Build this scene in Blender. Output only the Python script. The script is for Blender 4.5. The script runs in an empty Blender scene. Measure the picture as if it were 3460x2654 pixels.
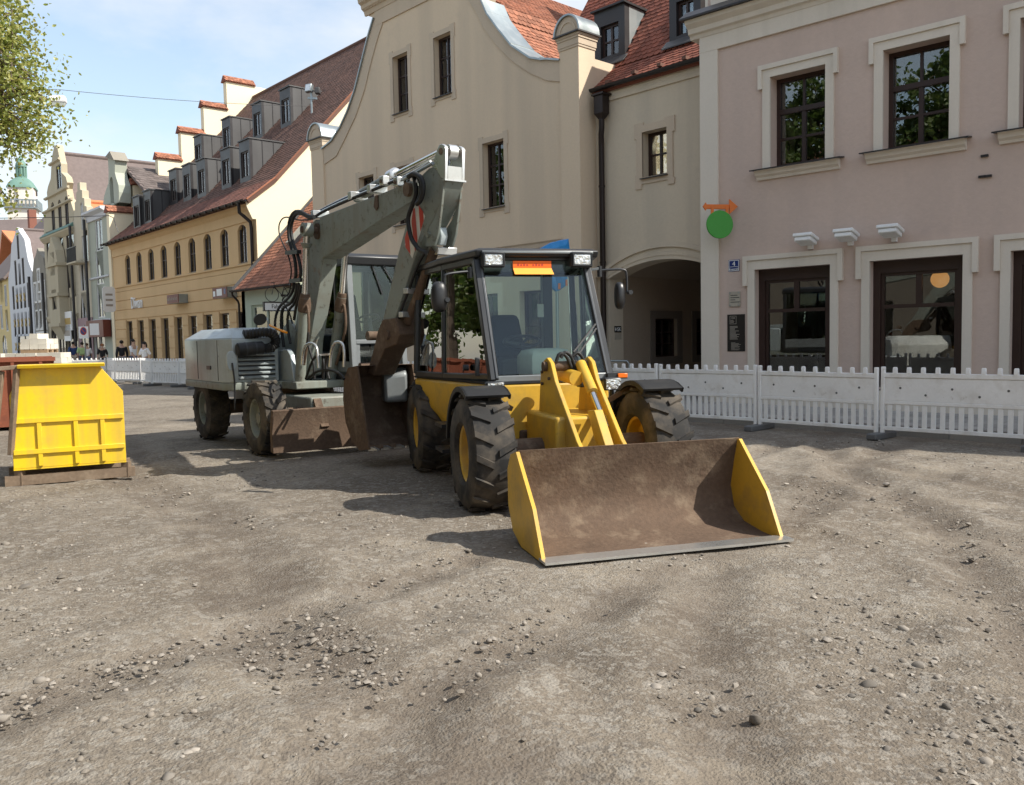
import bpy, bmesh, math, random
from math import sin, cos, tan, pi, atan2, hypot, sqrt, radians
from mathutils import Vector as V, Matrix as MX, noise as NZ
from mathutils.geometry import tessellate_polygon
random.seed(7)
sc = bpy.context.scene
COL = sc.collection

# ---------------------------------------------------------------- camera
FPX, PW, PH = 2900.0, 3460.0, 2654.0
YAW, PITCH, ROLL, EYE = radians(43), radians(3.7), radians(1.15), 1.7
R0 = V((cos(YAW), -sin(YAW), 0)); F0 = V((sin(YAW), cos(YAW), 0)); ZUP = V((0, 0, 1))
CF = F0*cos(PITCH) - ZUP*sin(PITCH)
CU0 = R0.cross(CF)
CR = R0*cos(ROLL) - CU0*sin(ROLL)
CU = CU0*cos(ROLL) + R0*sin(ROLL)
CAMP = V((0, 0, EYE))
cd = bpy.data.cameras.new('camera'); cam = bpy.data.objects.new('camera', cd); COL.objects.link(cam)
cd.sensor_fit = 'HORIZONTAL'; cd.sensor_width = 36; cd.lens = 36*FPX/PW; cd.clip_start = .1; cd.clip_end = 3000
m3 = MX((CR, CU, -CF)).transposed()
cam.matrix_world = MX.Translation(CAMP) @ m3.to_4x4()
sc.camera = cam

# ---------------------------------------------------------------- light
SUN = V((.38, -.62, .69)).normalized()
w = bpy.data.worlds.new('World'); sc.world = w; w.use_nodes = True
nt = w.node_tree; N = nt.nodes; L = nt.links
bg = N['Background']; bg.inputs['Strength'].default_value = .15
sky = N.new('ShaderNodeTexSky'); sky.sky_type = 'NISHITA'; sky.sun_disc = False
sky.sun_elevation = math.asin(SUN.z); sky.sun_rotation = atan2(SUN.x, SUN.y)
sky.air_density = 1.3; sky.dust_density = .8; sky.ozone_density = 1.0
tc = N.new('ShaderNodeTexCoord')
mp = N.new('ShaderNodeMapping'); mp.inputs['Scale'].default_value = (1, 1, 2.2); mp.inputs['Location'].default_value = (.35, .1, .2)
nz = N.new('ShaderNodeTexNoise'); nz.inputs['Scale'].default_value = 3.2; nz.inputs['Detail'].default_value = 9; nz.inputs['Roughness'].default_value = .56
cr = N.new('ShaderNodeValToRGB'); cr.color_ramp.elements[0].position = .40; cr.color_ramp.elements[1].position = .68
cr.color_ramp.elements[0].color = (.2, .2, .2, 1); cr.color_ramp.elements[1].color = (.92, .92, .92, 1)
mixc = N.new('ShaderNodeMix'); mixc.data_type = 'RGBA'; mixc.inputs[7].default_value = (4.5, 4.62, 4.8, 1)
L.new(tc.outputs['Generated'], mp.inputs[0]); L.new(mp.outputs[0], nz.inputs[0]); L.new(nz.outputs[0], cr.inputs[0])
L.new(cr.outputs[0], mixc.inputs[0]); L.new(sky.outputs[0], mixc.inputs[6]); L.new(mixc.outputs[2], bg.inputs[0])
sd = bpy.data.lights.new('sun', 'SUN'); sd.energy = 4.6; sd.angle = radians(.53); sd.color = (1, .95, .86)
so = bpy.data.objects.new('sun', sd); COL.objects.link(so)
so.rotation_euler = (-SUN).to_track_quat('-Z', 'Y').to_euler(); so.location = (0, 0, 60)
sc.view_settings.view_transform = 'Standard'; sc.view_settings.look = 'None'
sc.view_settings.exposure = .55; sc.view_settings.gamma = 1

# ---------------------------------------------------------------- pixel -> place
def ray(px, py): return CF + CR*((px-PW/2)/FPX) - CU*((py-PH/2)/FPX)
def hitp(px, py, p, n):
    d = ray(px, py); return CAMP + d*((p-CAMP).dot(n)/d.dot(n))
def at(px, py, fwd):
    d = ray(px, py); return CAMP + d*(fwd/d.dot(F0))
def toground(px, py, z=0): return hitp(px, py, V((0, 0, z)), ZUP)

class Fac:
    """vertical plane along a street front: u runs along it (away from the camera), z up, o out towards the street"""
    def __init__(s, X, Y, az):
        a = radians(az); s.o = V((X, Y, 0)); s.d = V((sin(a), cos(a), 0)); s.n = V((-cos(a), sin(a), 0))
    def P(s, u, z, o=0): return s.o + s.d*u + s.n*o + V((0, 0, z))
    def uv(s, px, py, o=0):
        h = hitp(px, py, s.o+s.n*o, s.n); return ((h-s.o).dot(s.d), h.z)
    def u(s, px, py=1000, o=0): return s.uv(px, py, o)[0]
    def z(s, px, py, o=0): return s.uv(px, py, o)[1]
    def inter(s, Y):
        return (Y-s.o.y)/s.d.y

# ---------------------------------------------------------------- materials
MATS = {}
def nodes(name):
    m = bpy.data.materials.new(name); m.use_nodes = True
    t = m.node_tree; return m, t.nodes, t.links, t.nodes['Principled BSDF']
def mat(name, col, rough=.7, metal=0., var=.10, scale=.8, grain=.06, gscale=25, bump=0., bscale=60, dirt=None, spec=.4, streak=None, perobj=0., coat=0.):
    m, N, L, b = nodes(name)
    tc = N.new('ShaderNodeTexCoord')
    n1 = N.new('ShaderNodeTexNoise'); n1.inputs['Scale'].default_value = scale; n1.inputs['Detail'].default_value = 6
    n2 = N.new('ShaderNodeTexNoise'); n2.inputs['Scale'].default_value = gscale; n2.inputs['Detail'].default_value = 4
    L.new(tc.outputs['Object'], n1.inputs[0]); L.new(tc.outputs['Object'], n2.inputs[0])
    def mm(op, a, bb):
        q = N.new('ShaderNodeMath'); q.operation = op
        for i, x in enumerate((a, bb)):
            if isinstance(x, (int, float)): q.inputs[i].default_value = x
            else: L.new(x, q.inputs[i])
        return q.outputs[0]
    f = mm('ADD', mm('MULTIPLY', mm('SUBTRACT', n1.outputs[0], .5), 3.2*var), mm('MULTIPLY', mm('SUBTRACT', n2.outputs[0], .5), 3.2*grain))
    f = mm('ADD', f, 1.)
    if perobj:
        oi = N.new('ShaderNodeObjectInfo'); gi = N.new('ShaderNodeNewGeometry')
        r = mm('FRACT', mm('ADD', oi.outputs['Random'], gi.outputs['Random Per Island']), 0)
        f = mm('MULTIPLY', f, mm('ADD', mm('MULTIPLY', mm('SUBTRACT', r, .5), 2*perobj), 1.))
    vm = N.new('ShaderNodeVectorMath'); vm.operation = 'SCALE'; vm.inputs[0].default_value = col[:3]; L.new(f, vm.inputs['Scale'])
    c = vm.outputs[0]
    def over(fac, colr):
        nonlocal c
        mx = N.new('ShaderNodeMix'); mx.data_type = 'RGBA'; L.new(fac, mx.inputs[0]); L.new(c, mx.inputs[6]); mx.inputs[7].default_value = (*colr, 1); c = mx.outputs[2]
    def ramp(src, a, bb, top):
        q = N.new('ShaderNodeMapRange'); q.inputs[1].default_value = a; q.inputs[2].default_value = bb; q.inputs[4].default_value = top; L.new(src, q.inputs[0]); return q.outputs[0]
    for d in (dirt or []):
        dcol, lo, hi, amt, dsc = d
        n3 = N.new('ShaderNodeTexNoise'); n3.inputs['Scale'].default_value = dsc; n3.inputs['Detail'].default_value = 8; n3.inputs['Roughness'].default_value = .65
        L.new(tc.outputs['Object'], n3.inputs[0]); over(ramp(n3.outputs[0], lo, hi, amt), dcol)
    if streak:
        scol, amt, ssc = streak
        mp = N.new('ShaderNodeMapping'); mp.inputs['Scale'].default_value = (ssc, ssc, ssc*.06); L.new(tc.outputs['Object'], mp.inputs[0])
        n3 = N.new('ShaderNodeTexNoise'); n3.inputs['Scale'].default_value = 1; n3.inputs['Detail'].default_value = 6; L.new(mp.outputs[0], n3.inputs[0])
        over(ramp(n3.outputs[0], .48, .75, amt), scol)
    L.new(c, b.inputs['Base Color'])
    rr = ramp(n2.outputs[0], .2, .8, 1); q = N.new('ShaderNodeMapRange'); q.inputs[3].default_value = max(.03, rough-.12); q.inputs[4].default_value = min(1, rough+.12); L.new(n1.outputs[0], q.inputs[0]); L.new(q.outputs[0], b.inputs['Roughness'])
    b.inputs['Metallic'].default_value = metal; b.inputs['Specular IOR Level'].default_value = spec
    if coat: b.inputs['Coat Weight'].default_value = coat
    if bump:
        n4 = N.new('ShaderNodeTexNoise'); n4.inputs['Scale'].default_value = bscale; n4.inputs['Detail'].default_value = 5; L.new(tc.outputs['Object'], n4.inputs[0])
        bp = N.new('ShaderNodeBump'); bp.inputs['Strength'].default_value = min(1, bump); bp.inputs['Distance'].default_value = .02*max(1, bump); L.new(n4.outputs[0], bp.inputs['Height']); L.new(bp.outputs[0], b.inputs['Normal'])
    MATS[name] = m; return m
def glassmat(name, tint=(.85, .9, .88), refl=1.0, ior=1.5, rough=.0, wob=0., base=.0):
    m, N, L, b = nodes(name); N.remove(b)
    out = N['Material Output']; tr = N.new('ShaderNodeBsdfTransparent'); tr.inputs[0].default_value = (*tint, 1)
    gl = N.new('ShaderNodeBsdfGlossy'); gl.inputs['Roughness'].default_value = rough
    fr = N.new('ShaderNodeFresnel'); fr.inputs[0].default_value = ior
    mx = N.new('ShaderNodeMixShader')
    q = N.new('ShaderNodeMath'); q.operation = 'MULTIPLY_ADD'; q.use_clamp = True; q.inputs[1].default_value = refl; q.inputs[2].default_value = base; L.new(fr.outputs[0], q.inputs[0])
    if wob:
        tc = N.new('ShaderNodeTexCoord'); n = N.new('ShaderNodeTexNoise'); n.inputs['Scale'].default_value = 2.5; L.new(tc.outputs['Object'], n.inputs[0])
        bp = N.new('ShaderNodeBump'); bp.inputs['Strength'].default_value = wob; bp.inputs['Distance'].default_value = .01; L.new(n.outputs[0], bp.inputs['Height']); L.new(bp.outputs[0], gl.inputs['Normal'])
    L.new(q.outputs[0], mx.inputs[0]); L.new(tr.outputs[0], mx.inputs[1]); L.new(gl.outputs[0], mx.inputs[2]); L.new(mx.outputs[0], out.inputs[0])
    MATS[name] = m; return m

def s2l(*c):
    return tuple(((x/255)/12.92 if x/255 <= .04045 else ((x/255+.055)/1.055)**2.4) for x in c)

mat('pink_plaster', (.58, .452, .378), .9, var=.05, scale=.35, grain=.04, gscale=9, bump=.35, bscale=14, streak=((.43, .345, .30), .5, 1.1), dirt=[((.36, .29, .27), .58, .8, .5, .5)])
mat('cream_trim', (.69, .62, .525), .85, var=.05, scale=.7, grain=.03, bump=.1, bscale=30, streak=((.45, .40, .32), .35, 2.))
mat('beige_plaster', (.675, .54, .39), .92, var=.05, scale=.3, grain=.035, gscale=14, bump=.22, bscale=22, streak=((.46, .38, .29), .5, .9), dirt=[((.40, .34, .27), .6, .85, .45, .6)])
mat('beige_trim', (.56, .455, .34), .9, var=.06, scale=.8, grain=.05, bump=.2, bscale=25, streak=((.42, .345, .26), .4, 1.6))
mat('gate_plaster', (.60, .51, .385), .92, var=.06, scale=.35, grain=.04, gscale=14, bump=.25, bscale=20, streak=((.36, .32, .26), .45, .9), dirt=[((.37, .33, .28), .58, .85, .5, .7)])
mat('passage_plaster', (.40, .32, .24), .92, var=.1, scale=.5, bump=.2, bscale=20)  # darker copy of the gate plaster; shade under the vault is in the colour
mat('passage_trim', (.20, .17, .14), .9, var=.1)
mat('yellow_plaster', (.66, .45, .235), .9, var=.05, scale=.3, grain=.04, gscale=12, bump=.2, bscale=20, streak=((.47, .31, .14), .3, .8))
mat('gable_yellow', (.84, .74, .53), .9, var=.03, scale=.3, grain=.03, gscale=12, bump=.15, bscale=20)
mat('shop_green', (.47, .52, .41), .9, var=.05, scale=.5, grain=.04, bump=.15, bscale=25, dirt=[((.33, .33, .27), .62, .85, .5, 1.2)])
mat('dark_wood', (.032, .014, .010), .45, var=.2, scale=2, grain=.1, gscale=60, spec=.5)
mat('grey_frame', (.07, .055, .05), .5, var=.15, scale=2)
mat('white_frame', (.72, .71, .68), .55, var=.06, scale=2)
mat('dark_metal', (.035, .032, .033), .42, metal=.3, var=.15, scale=2, spec=.5)
mat('pipe_brown', (.030, .021, .019), .4, metal=.4, var=.2, scale=1.5)
mat('zinc', (.30, .34, .35), .38, metal=.7, var=.12, scale=1.2, streak=((.55, .56, .54), .5, 3.))
mat('zinc_dark', (.075, .073, .073), .5, metal=.15, var=.12, scale=1.0, streak=((.12, .12, .117), .4, 2.))
mat('copper_green', (.14, .245, .20), .65, var=.15, scale=.6, streak=((.12, .25, .22), .5, .8))
mat('tile_orange', (.32, .13, .075), .85, var=.14, scale=.9, grain=.12, gscale=20, perobj=.30, dirt=[((.16, .10, .07), .56, .8, .6, 1.5)])
mat('tile_mix', (.20, .085, .06), .87, var=.14, scale=.7, grain=.12, gscale=20, perobj=.35, dirt=[((.10, .055, .045), .52, .8, .7, .9)])  # redder, lighter brown tile: light on the flatter eave rows put into colour
mat('tile_red', (.24, .078, .048), .85, var=.14, scale=.9, grain=.12, gscale=20, perobj=.30, dirt=[((.14, .075, .055), .56, .8, .6, 1.5)])
mat('tile_brown', (.125, .066, .048), .88, var=.14, scale=.6, grain=.12, gscale=20, perobj=.35, dirt=[((.10, .06, .05), .52, .8, .7, .7)])
mat('tile_grey', (.13, .105, .095), .9, var=.12, scale=.6, grain=.12, gscale=20, perobj=.25)
mat('tile_bright', (.62, .24, .10), .85, var=.1, scale=.6, grain=.1, gscale=20, perobj=.2)
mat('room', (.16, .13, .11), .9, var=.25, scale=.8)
mat('curtain', (.55, .53, .50), .9, var=.08, scale=4)
mat('white_plastic', (.80, .79, .77), .5, var=.06, scale=2, grain=.04, dirt=[((.42, .36, .28), .50, .78, .5, 2.5), ((.25, .20, .15), .62, .75, .6, 8.)])
mat('grey_plastic', (.11, .11, .11), .6, var=.1, scale=3)
mat('white_paint', (.78, .78, .76), .5, var=.04)
mat('orange_paint', (.70, .17, .025), .5, var=.06)
mat('lamp_shade', (.80, .36, .12), .7, var=.05)
_b = MATS['lamp_shade'].node_tree.nodes['Principled BSDF']; _b.inputs['Emission Color'].default_value = (1, .42, .12, 1); _b.inputs['Emission Strength'].default_value = .55
mat('sign_green', (.045, .30, .03), .45, var=.06)
mat('sign_blue', (.015, .035, .16), .35, var=.1)
mat('sign_black', (.016, .013, .012), .35, var=.1)
mat('text_white', (.78, .78, .75), .6, var=.02)
mat('text_grey', (.33, .29, .24), .6, var=.05)
mat('plaque_glass', (.40, .36, .29), .25, var=.05, spec=.6)
mat('sign_brown', (.15, .035, .02), .5, var=.08)
mat('text_dark', (.03, .03, .03), .6, var=.02)
mat('wood_pallet', (.30, .21, .13), .9, var=.2, scale=3, grain=.15)
mat('pale_stone', (.66, .62, .54), .9, var=.07, scale=1.5, grain=.06, bump=.3, bscale=30, perobj=.12)
mat('rust', (.24, .075, .04), .9, var=.25, scale=1.5, grain=.15, dirt=[((.10, .04, .03), .5, .8, .7, 3.), ((.38, .28, .20), .62, .8, .6, 5.)])
mat('skip_yellow', (.78, .52, .008), .45, var=.05, scale=1, grain=.04, spec=.5, dirt=[((.33, .24, .13), .55, .85, .6, 2.2), ((.14, .06, .03), .68, .74, .9, 11.)], streak=((.40, .27, .08), .5, 6.))
mat('dirty_steel', (.20, .145, .10), .8, metal=.2, var=.25, scale=2, grain=.2, dirt=[((.32, .26, .19), .5, .75, .7, 4.)])
glassmat('window_glass', (.75, .8, .78), 1.6, 1.55, .0, .035, .06)
glassmat('cab_glass', (.89, .955, .925), 1.0, 1.45, .0, .05, .0)
glassmat('side_glass', (.80, .92, .85), 2.4, 1.5, .0, .10, .08)
# ---------------------------------------------------------------- mesh builder
class MB:
    def __init__(s, T=None): s.v = []; s.f = []; s.T = T
    def add(s, vs, fs):
        b = len(s.v)
        s.v += [V(p) for p in vs]; s.f += [tuple(i+b for i in f) for f in fs]; return s
    def hexa(s, p):   # 8 corners: bottom 4 ccw, top 4 ccw
        return s.add(p, [(0, 3, 2, 1), (4, 5, 6, 7), (0, 1, 5, 4), (1, 2, 6, 5), (2, 3, 7, 6), (3, 0, 4, 7)])
    def box(s, x0, x1, y0, y1, z0, z1):
        return s.hexa([(x0, y0, z0), (x1, y0, z0), (x1, y1, z0), (x0, y1, z0), (x0, y0, z1), (x1, y0, z1), (x1, y1, z1), (x0, y1, z1)])
    def fbox(s, fc, u0, u1, z0, z1, o0, o1):
        return s.hexa([fc.P(a, z, o) for z in (z0, z1) for a, o in ((u0, o0), (u1, o0), (u1, o1), (u0, o1))])
    def prism(s, loop, off):
        n = len(loop); lo = [V(p) for p in loop]; hi = [p+V(off) for p in lo]
        return s.add(lo+hi, [tuple(range(n))[::-1], tuple(range(n, 2*n))] + [(i, (i+1) % n, n+(i+1) % n, n+i) for i in range(n)])
    def loft(s, rings, cap=True, closed=True):
        n = len(rings[0]); vs = [p for r in rings for p in r]; fs = []
        for k in range(len(rings)-1):
            for i in range(n if closed else n-1):
                j = (i+1) % n; fs.append((k*n+i, k*n+j, (k+1)*n+j, (k+1)*n+i))
        if cap: fs += [tuple(range(n))[::-1], tuple(range((len(rings)-1)*n, len(rings)*n))]
        return s.add(vs, fs)
    def tube(s, pts, r, n=8, cap=True):
        pts = [V(p) for p in pts]; rs = r if isinstance(r, (list, tuple)) else [r]*len(pts); rings = []; pu = None
        for i, p in enumerate(pts):
            t = (pts[min(i+1, len(pts)-1)]-pts[max(i-1, 0)])
            t = t.normalized() if t.length > 1e-9 else V((0, 0, 1))
            if pu is None: pu = t.orthogonal().normalized()
            else:
                pu = pu-t*pu.dot(t); pu = pu.normalized() if pu.length > 1e-6 else t.orthogonal().normalized()
            q = t.cross(pu); rings.append([p+(pu*cos(2*pi*k/n)+q*sin(2*pi*k/n))*rs[i] for k in range(n)])
        return s.loft(rings, cap)
    def cyl(s, a, b, r, n=16, r2=None): return s.tube([a, b], [r, r if r2 is None else r2], n)
    def bar(s, a, b, w, h, up=(0, 0, 1)):
        a, b = V(a), V(b); t = (b-a).normalized(); sd = t.cross(V(up)); sd = sd.normalized() if sd.length > 1e-6 else t.orthogonal().normalized(); u2 = sd.cross(t)
        c = [-sd*w/2-u2*h/2, sd*w/2-u2*h/2, sd*w/2+u2*h/2, -sd*w/2+u2*h/2]
        return s.loft([[a+k for k in c], [b+k for k in c]])
    def sph(s, c, r, nu=10, nv=6, sc=(1, 1, 1)):
        c = V(c); rings = []
        for j in range(nv+1):
            a = -pi/2+pi*j/nv; rr = max(cos(a), .02)
            rings.append([c+V((cos(2*pi*i/nu)*rr*r*sc[0], sin(2*pi*i/nu)*rr*r*sc[1], sin(a)*r*sc[2])) for i in range(nu)])
        return s.loft(rings)
    def build(s, name, mt, parent=None, smooth=None, bevel=0, kind=None):
        me = bpy.data.meshes.new(name)
        vs = [s.T @ p for p in s.v] if s.T is not None else s.v
        me.from_pydata([tuple(p) for p in vs], [], s.f)
        bm = bmesh.new(); bm.from_mesh(me); bmesh.ops.recalc_face_normals(bm, faces=bm.faces); bm.to_mesh(me); bm.free()
        me.materials.append(MATS[mt])
        if smooth:
            me.shade_smooth(); me.set_sharp_from_angle(angle=radians(smooth))
        o = bpy.data.objects.new(name, me); COL.objects.link(o)
        if bevel:
            b = o.modifiers.new('bevel', 'BEVEL'); b.width = bevel; b.segments = 2; b.limit_method = 'ANGLE'; b.angle_limit = radians(40); b.use_clamp_overlap = True
            if not smooth: me.shade_smooth(); me.set_sharp_from_angle(angle=radians(50))
        if parent is not None: setp(o, parent)
        if kind: o['kind'] = kind
        return o
def setp(o, parent):
    # a parent is an Empty with a plain location, or a mesh whose vertices are world coordinates
    o.parent = parent; o.matrix_parent_inverse = ROOTINV.get(parent.name, MX())
ROOTINV = {}
def thing(name, label, cat, loc=(0, 0, 0), group=None):
    o = bpy.data.objects.new(name, None); COL.objects.link(o); o.location = loc; o.empty_display_size = .2
    ROOTINV[o.name] = MX.Translation(-V(loc))
    o['label'] = label; o['category'] = cat
    if group: o['group'] = group
    return o
def tag(o, label, cat, group=None):
    o['label'] = label; o['category'] = cat
    if group: o['group'] = group
    return o
def struct(o): o['kind'] = 'structure'; return o
def copy_tree(o, parent=None):
    c = o.copy(); COL.objects.link(c)
    if parent is not None: c.parent = parent
    for ch in list(o.children): copy_tree(ch, c)
    return c
def wall(name, fc, outer, holes, mt, parent, thick=.35, off=0., bevel=0):
    loops = [outer]+list(holes)
    tri = tessellate_polygon([[V((a, b, 0)) for a, b in l] for l in loops])
    flat = [p for l in loops for p in l]; n = len(flat)
    vs = [fc.P(a, b, off) for a, b in flat]+[fc.P(a, b, off-thick) for a, b in flat]
    fs = [tuple(t) for t in tri]+[tuple(i+n for i in t[::-1]) for t in tri]
    k = 0
    for l in loops:
        for i in range(len(l)):
            j = (i+1) % len(l); fs.append((k+i, k+j, n+k+j, n+k+i))
        k += len(l)
    return MB().add(vs, fs).build(name, mt, parent, bevel=bevel)
def rect(u0, u1, z0, z1): return [(u0, z0), (u1, z0), (u1, z1), (u0, z1)]
def archloop(u0, u1, z0, zs, zt, n=10):
    """rectangle from z0 to the springing zs with a segmental arch up to zt"""
    w2 = (u1-u0)/2; h = zt-zs; r = (w2*w2+h*h)/(2*h); c = (u0+u1)/2; a0 = math.asin(min(1, w2/r)) if h < w2 else pi-math.asin(min(1, w2/r))
    pts = [(u0, z0), (u1, z0)]
    for i in range(n+1):
        a = a0-2*a0*i/n; pts.append((c+r*sin(a), zt-r+r*cos(a)))
    return pts
def window(fc, u0, u1, z0, z1, off, parent, frame='dark_wood', cols=2, rows=(.5,), transom=None, fw=.07, mw=.045, deep=.07, glass='window_glass', name='window', lowercols=None):
    """frame with sash bars; rows = fractions of the sash heights where a bar runs; transom = fraction of the whole height"""
    b = MB(); o0, o1 = off-deep, off
    b.fbox(fc, u0, u0+fw, z0, z1, o0, o1); b.fbox(fc, u1-fw, u1, z0, z1, o0, o1)
    b.fbox(fc, u0+fw, u1-fw, z0, z0+fw, o0, o1); b.fbox(fc, u0+fw, u1-fw, z1-fw, z1, o0, o1)
    a0, a1, c0, c1 = u0+fw, u1-fw, z0+fw, z1-fw
    cells = []
    def split(a0, a1, c0, c1, cols, rows, bw, ob):
        us = [a0+(a1-a0)*i/cols for i in range(cols+1)]; zs = [c0]+[c0+(c1-c0)*r for r in rows]+[c1]
        for i in range(1, cols): b.fbox(fc, us[i]-bw/2, us[i]+bw/2, c0, c1, o0+.006, ob)
        for zz in zs[1:-1]:
            for i in range(cols):
                b.fbox(fc, us[i]+(bw/2 if i else 0), us[i+1]-(bw/2 if i < cols-1 else 0), zz-mw/2, zz+mw/2, o0+.012, ob-.006)
        for i in range(cols):
            for k in range(len(zs)-1): cells.append((us[i]+(bw/2 if i else 0), us[i+1]-(bw/2 if i < cols-1 else 0), zs[k]+(mw/2 if k else 0), zs[k+1]-(mw/2 if k < len(zs)-2 else 0)))
    if transom:
        zt = c0+(c1-c0)*transom
        b.fbox(fc, a0, a1, zt-fw*.6, zt+fw*.6, o0+.003, o1+.015)
        split(a0, a1, c0, zt-fw*.6, lowercols or cols, rows, mw*1.7, o1-.006); split(a0, a1, zt+fw*.6, c1, cols, (), mw, o1-.012)
    else: split(a0, a1, c0, c1, cols, rows, mw*1.4, o1-.006)
    wd = b.build(name, frame, parent)
    om = (o0+o1)/2-.008
    for (p0, p1, q0, q1) in cells:
        MB().fbox(fc, p0-.004, p1+.004, q0-.004, q1+.004, om-.006, om).build('pane', glass, wd)
    return wd
def sill(fc, u0, u1, z, out, parent, mt='dark_metal', t=.025, back=-.3):
    return MB().hexa([fc.P(u0, z-t, back), fc.P(u1, z-t, back), fc.P(u1, z-t-.03, out), fc.P(u0, z-t-.03, out), fc.P(u0, z, back), fc.P(u1, z, back), fc.P(u1, z-.03, out), fc.P(u0, z-.03, out)]).build('sill', mt, parent)
def profile(fc, u0, u1, prof, name, mt, parent, smooth=None):
    """moulding: prof = [(o, z)] closed loop swept along u"""
    return MB().loft([[fc.P(u0, z, o) for o, z in prof], [fc.P(u1, z, o) for o, z in prof]]).build(name, mt, parent, smooth=smooth)
TILEMESH = {}
def tile_mesh(w, l, mt):
    k = (round(w, 3), round(l, 3), mt)
    if k not in TILEMESH:
        h = l*1.18; t = .018; lo = .022   # lower edge lifted, rounded tail
        top = [(-w/2+.004, .0+.045, lo), (-w*.3, .012, lo), (0, 0, lo), (w*.3, .012, lo), (w/2-.004, .045, lo), (w/2-.004, h, .006), (-w/2+.004, h, .006)]
        n = len(top); bot = [(x, y, z-t) for x, y, z in top]
        me = bpy.data.meshes.new('roof_tile')
        me.from_pydata(top+bot, [], [tuple(range(n))] + [(i, n+i, n+(i+1) % n, (i+1) % n) for i in range(5)])
        me.materials.append(MATS[mt]); TILEMESH[k] = me
    return TILEMESH[k]
def infront(p):
    d = p-CAMP; z = d.dot(CF)
    if z < .5: return None
    x = PW/2+FPX*d.dot(CR)/z; y = PH/2-FPX*d.dot(CU)/z
    return (x, y, z) if -30 < x < PW+30 and -30 < y < PH+30 else None
def tile_roof(parent, P0, eu, ev, Lu, Lv, mt, tw=.18, tl=.17, mask=None, singles=300, name='roof_tile', hidden=None):
    """overlapping flat tiles with rounded tails on the plane P0 + eu*u + ev*v"""
    eu = eu.normalized(); ev = ev.normalized(); n = eu.cross(ev)
    if n.z < 0: n = -n; flip = True
    rows = int(Lv/tl); cols = int(Lu/tw); spots = []
    rnd = random.Random(len(parent.name)*31+rows)
    for r in range(rows):
        for c in range(-1, cols+1):
            u = (c+.5+(.5 if r % 2 else 0))*tw; v = r*tl
            if u < tw*.45 or u > Lu-tw*.45: continue
            if mask and not mask(u, v): continue
            spots.append((u, v))
    rot = MX((eu, ev, n)).transposed()
    if rot.determinant() < 0: rot = MX((-eu, ev, n)).transposed()
    me = tile_mesh(tw, tl, mt); base = [v.co.copy() for v in me.vertices]; polys = [tuple(p.vertices) for p in me.polygons]
    seen = []; rest = []
    for (u, v) in spots:
        p = P0+eu*u+ev*v; q = infront(p)
        if q and (hidden is None or not hidden(q[0], q[1])): seen.append((q[2], u, v, p))
        else: rest.append(p)
    seen.sort(key=lambda k: k[0])
    def mtx(p):
        a = rnd.uniform(-.02, .02); b = rnd.uniform(-.012, .012)
        return MX.Translation(p+n*rnd.uniform(0, .004)) @ (rot @ (MX.Rotation(a, 3, 'Z') @ MX.Rotation(b, 3, 'X'))).to_4x4()
    inv = ROOTINV.get(parent.name, MX())
    for k, (d, u, v, p) in enumerate(seen):
        if k < singles:
            o = bpy.data.objects.new(name, me); COL.objects.link(o); o.matrix_basis = mtx(p); o.parent = parent; o.matrix_parent_inverse = inv
        else: rest.append(p)
    if rest:
        vs = []; fs = []
        for p in rest:
            T = mtx(p); b = len(vs); vs += [tuple(T @ c) for c in base]; fs += [tuple(i+b for i in f) for f in polys]
        m2 = bpy.data.meshes.new('roof_tiles'); m2.from_pydata(vs, [], fs); m2.materials.append(MATS[mt])
        o = bpy.data.objects.new('roof_tiles', m2); COL.objects.link(o); o.parent = parent; o.matrix_parent_inverse = inv; o['kind'] = 'stuff'
def slab(name, p, t, mt, parent):
    """flat roof board under the tiles: p = 4 corners, t = thickness (down the normal)"""
    n = (p[1]-p[0]).cross(p[3]-p[0]).normalized()
    if n.z < 0: n = -n
    return MB().prism([a-n*.012 for a in p], -n*t).build(name, mt, parent)
def text(body, fc, u, z, o, size, mt, parent, name='lettering', align='CENTER', squeeze=1., font=None, ext=.004):
    """text standing on a facade plane (reads from the street)"""
    cu = bpy.data.curves.new(name, 'FONT'); cu.body = body; cu.size = size; cu.align_x = align; cu.align_y = 'CENTER'; cu.extrude = ext; cu.resolution_u = 3
    t = bpy.data.objects.new('tmp', cu); COL.objects.link(t)
    dg = bpy.context.evaluated_depsgraph_get(); me = bpy.data.meshes.new_from_object(t.evaluated_get(dg)); bpy.data.objects.remove(t)
    mx = MX.Translation(fc.P(u, z, o)) @ MX((ZUP.cross(fc.n), ZUP, fc.n)).transposed().to_4x4() @ MX.Diagonal((squeeze, 1, 1, 1))
    me.transform(mx); me.materials.clear(); me.materials.append(MATS[mt]); me.name = name
    ob = bpy.data.objects.new(name, me); COL.objects.link(ob)
    if parent is not None: setp(ob, parent)
    return ob
# ================================================================ the setting
PKp = at(2840, 1120, 17.5)
PK = Fac(PKp.x, PKp.y, -4)          # pink corner house
GB = Fac(17.05, 15.6, .5)           # gabled house
GT = Fac(17.62, 14.0, 0)            # gate wing
SH = Fac(16.4, 31.0, 0)             # bicycle shop
YL = Fac(17.5, 35.2, 2)             # yellow house and the row behind it
WINREV = .28

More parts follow.
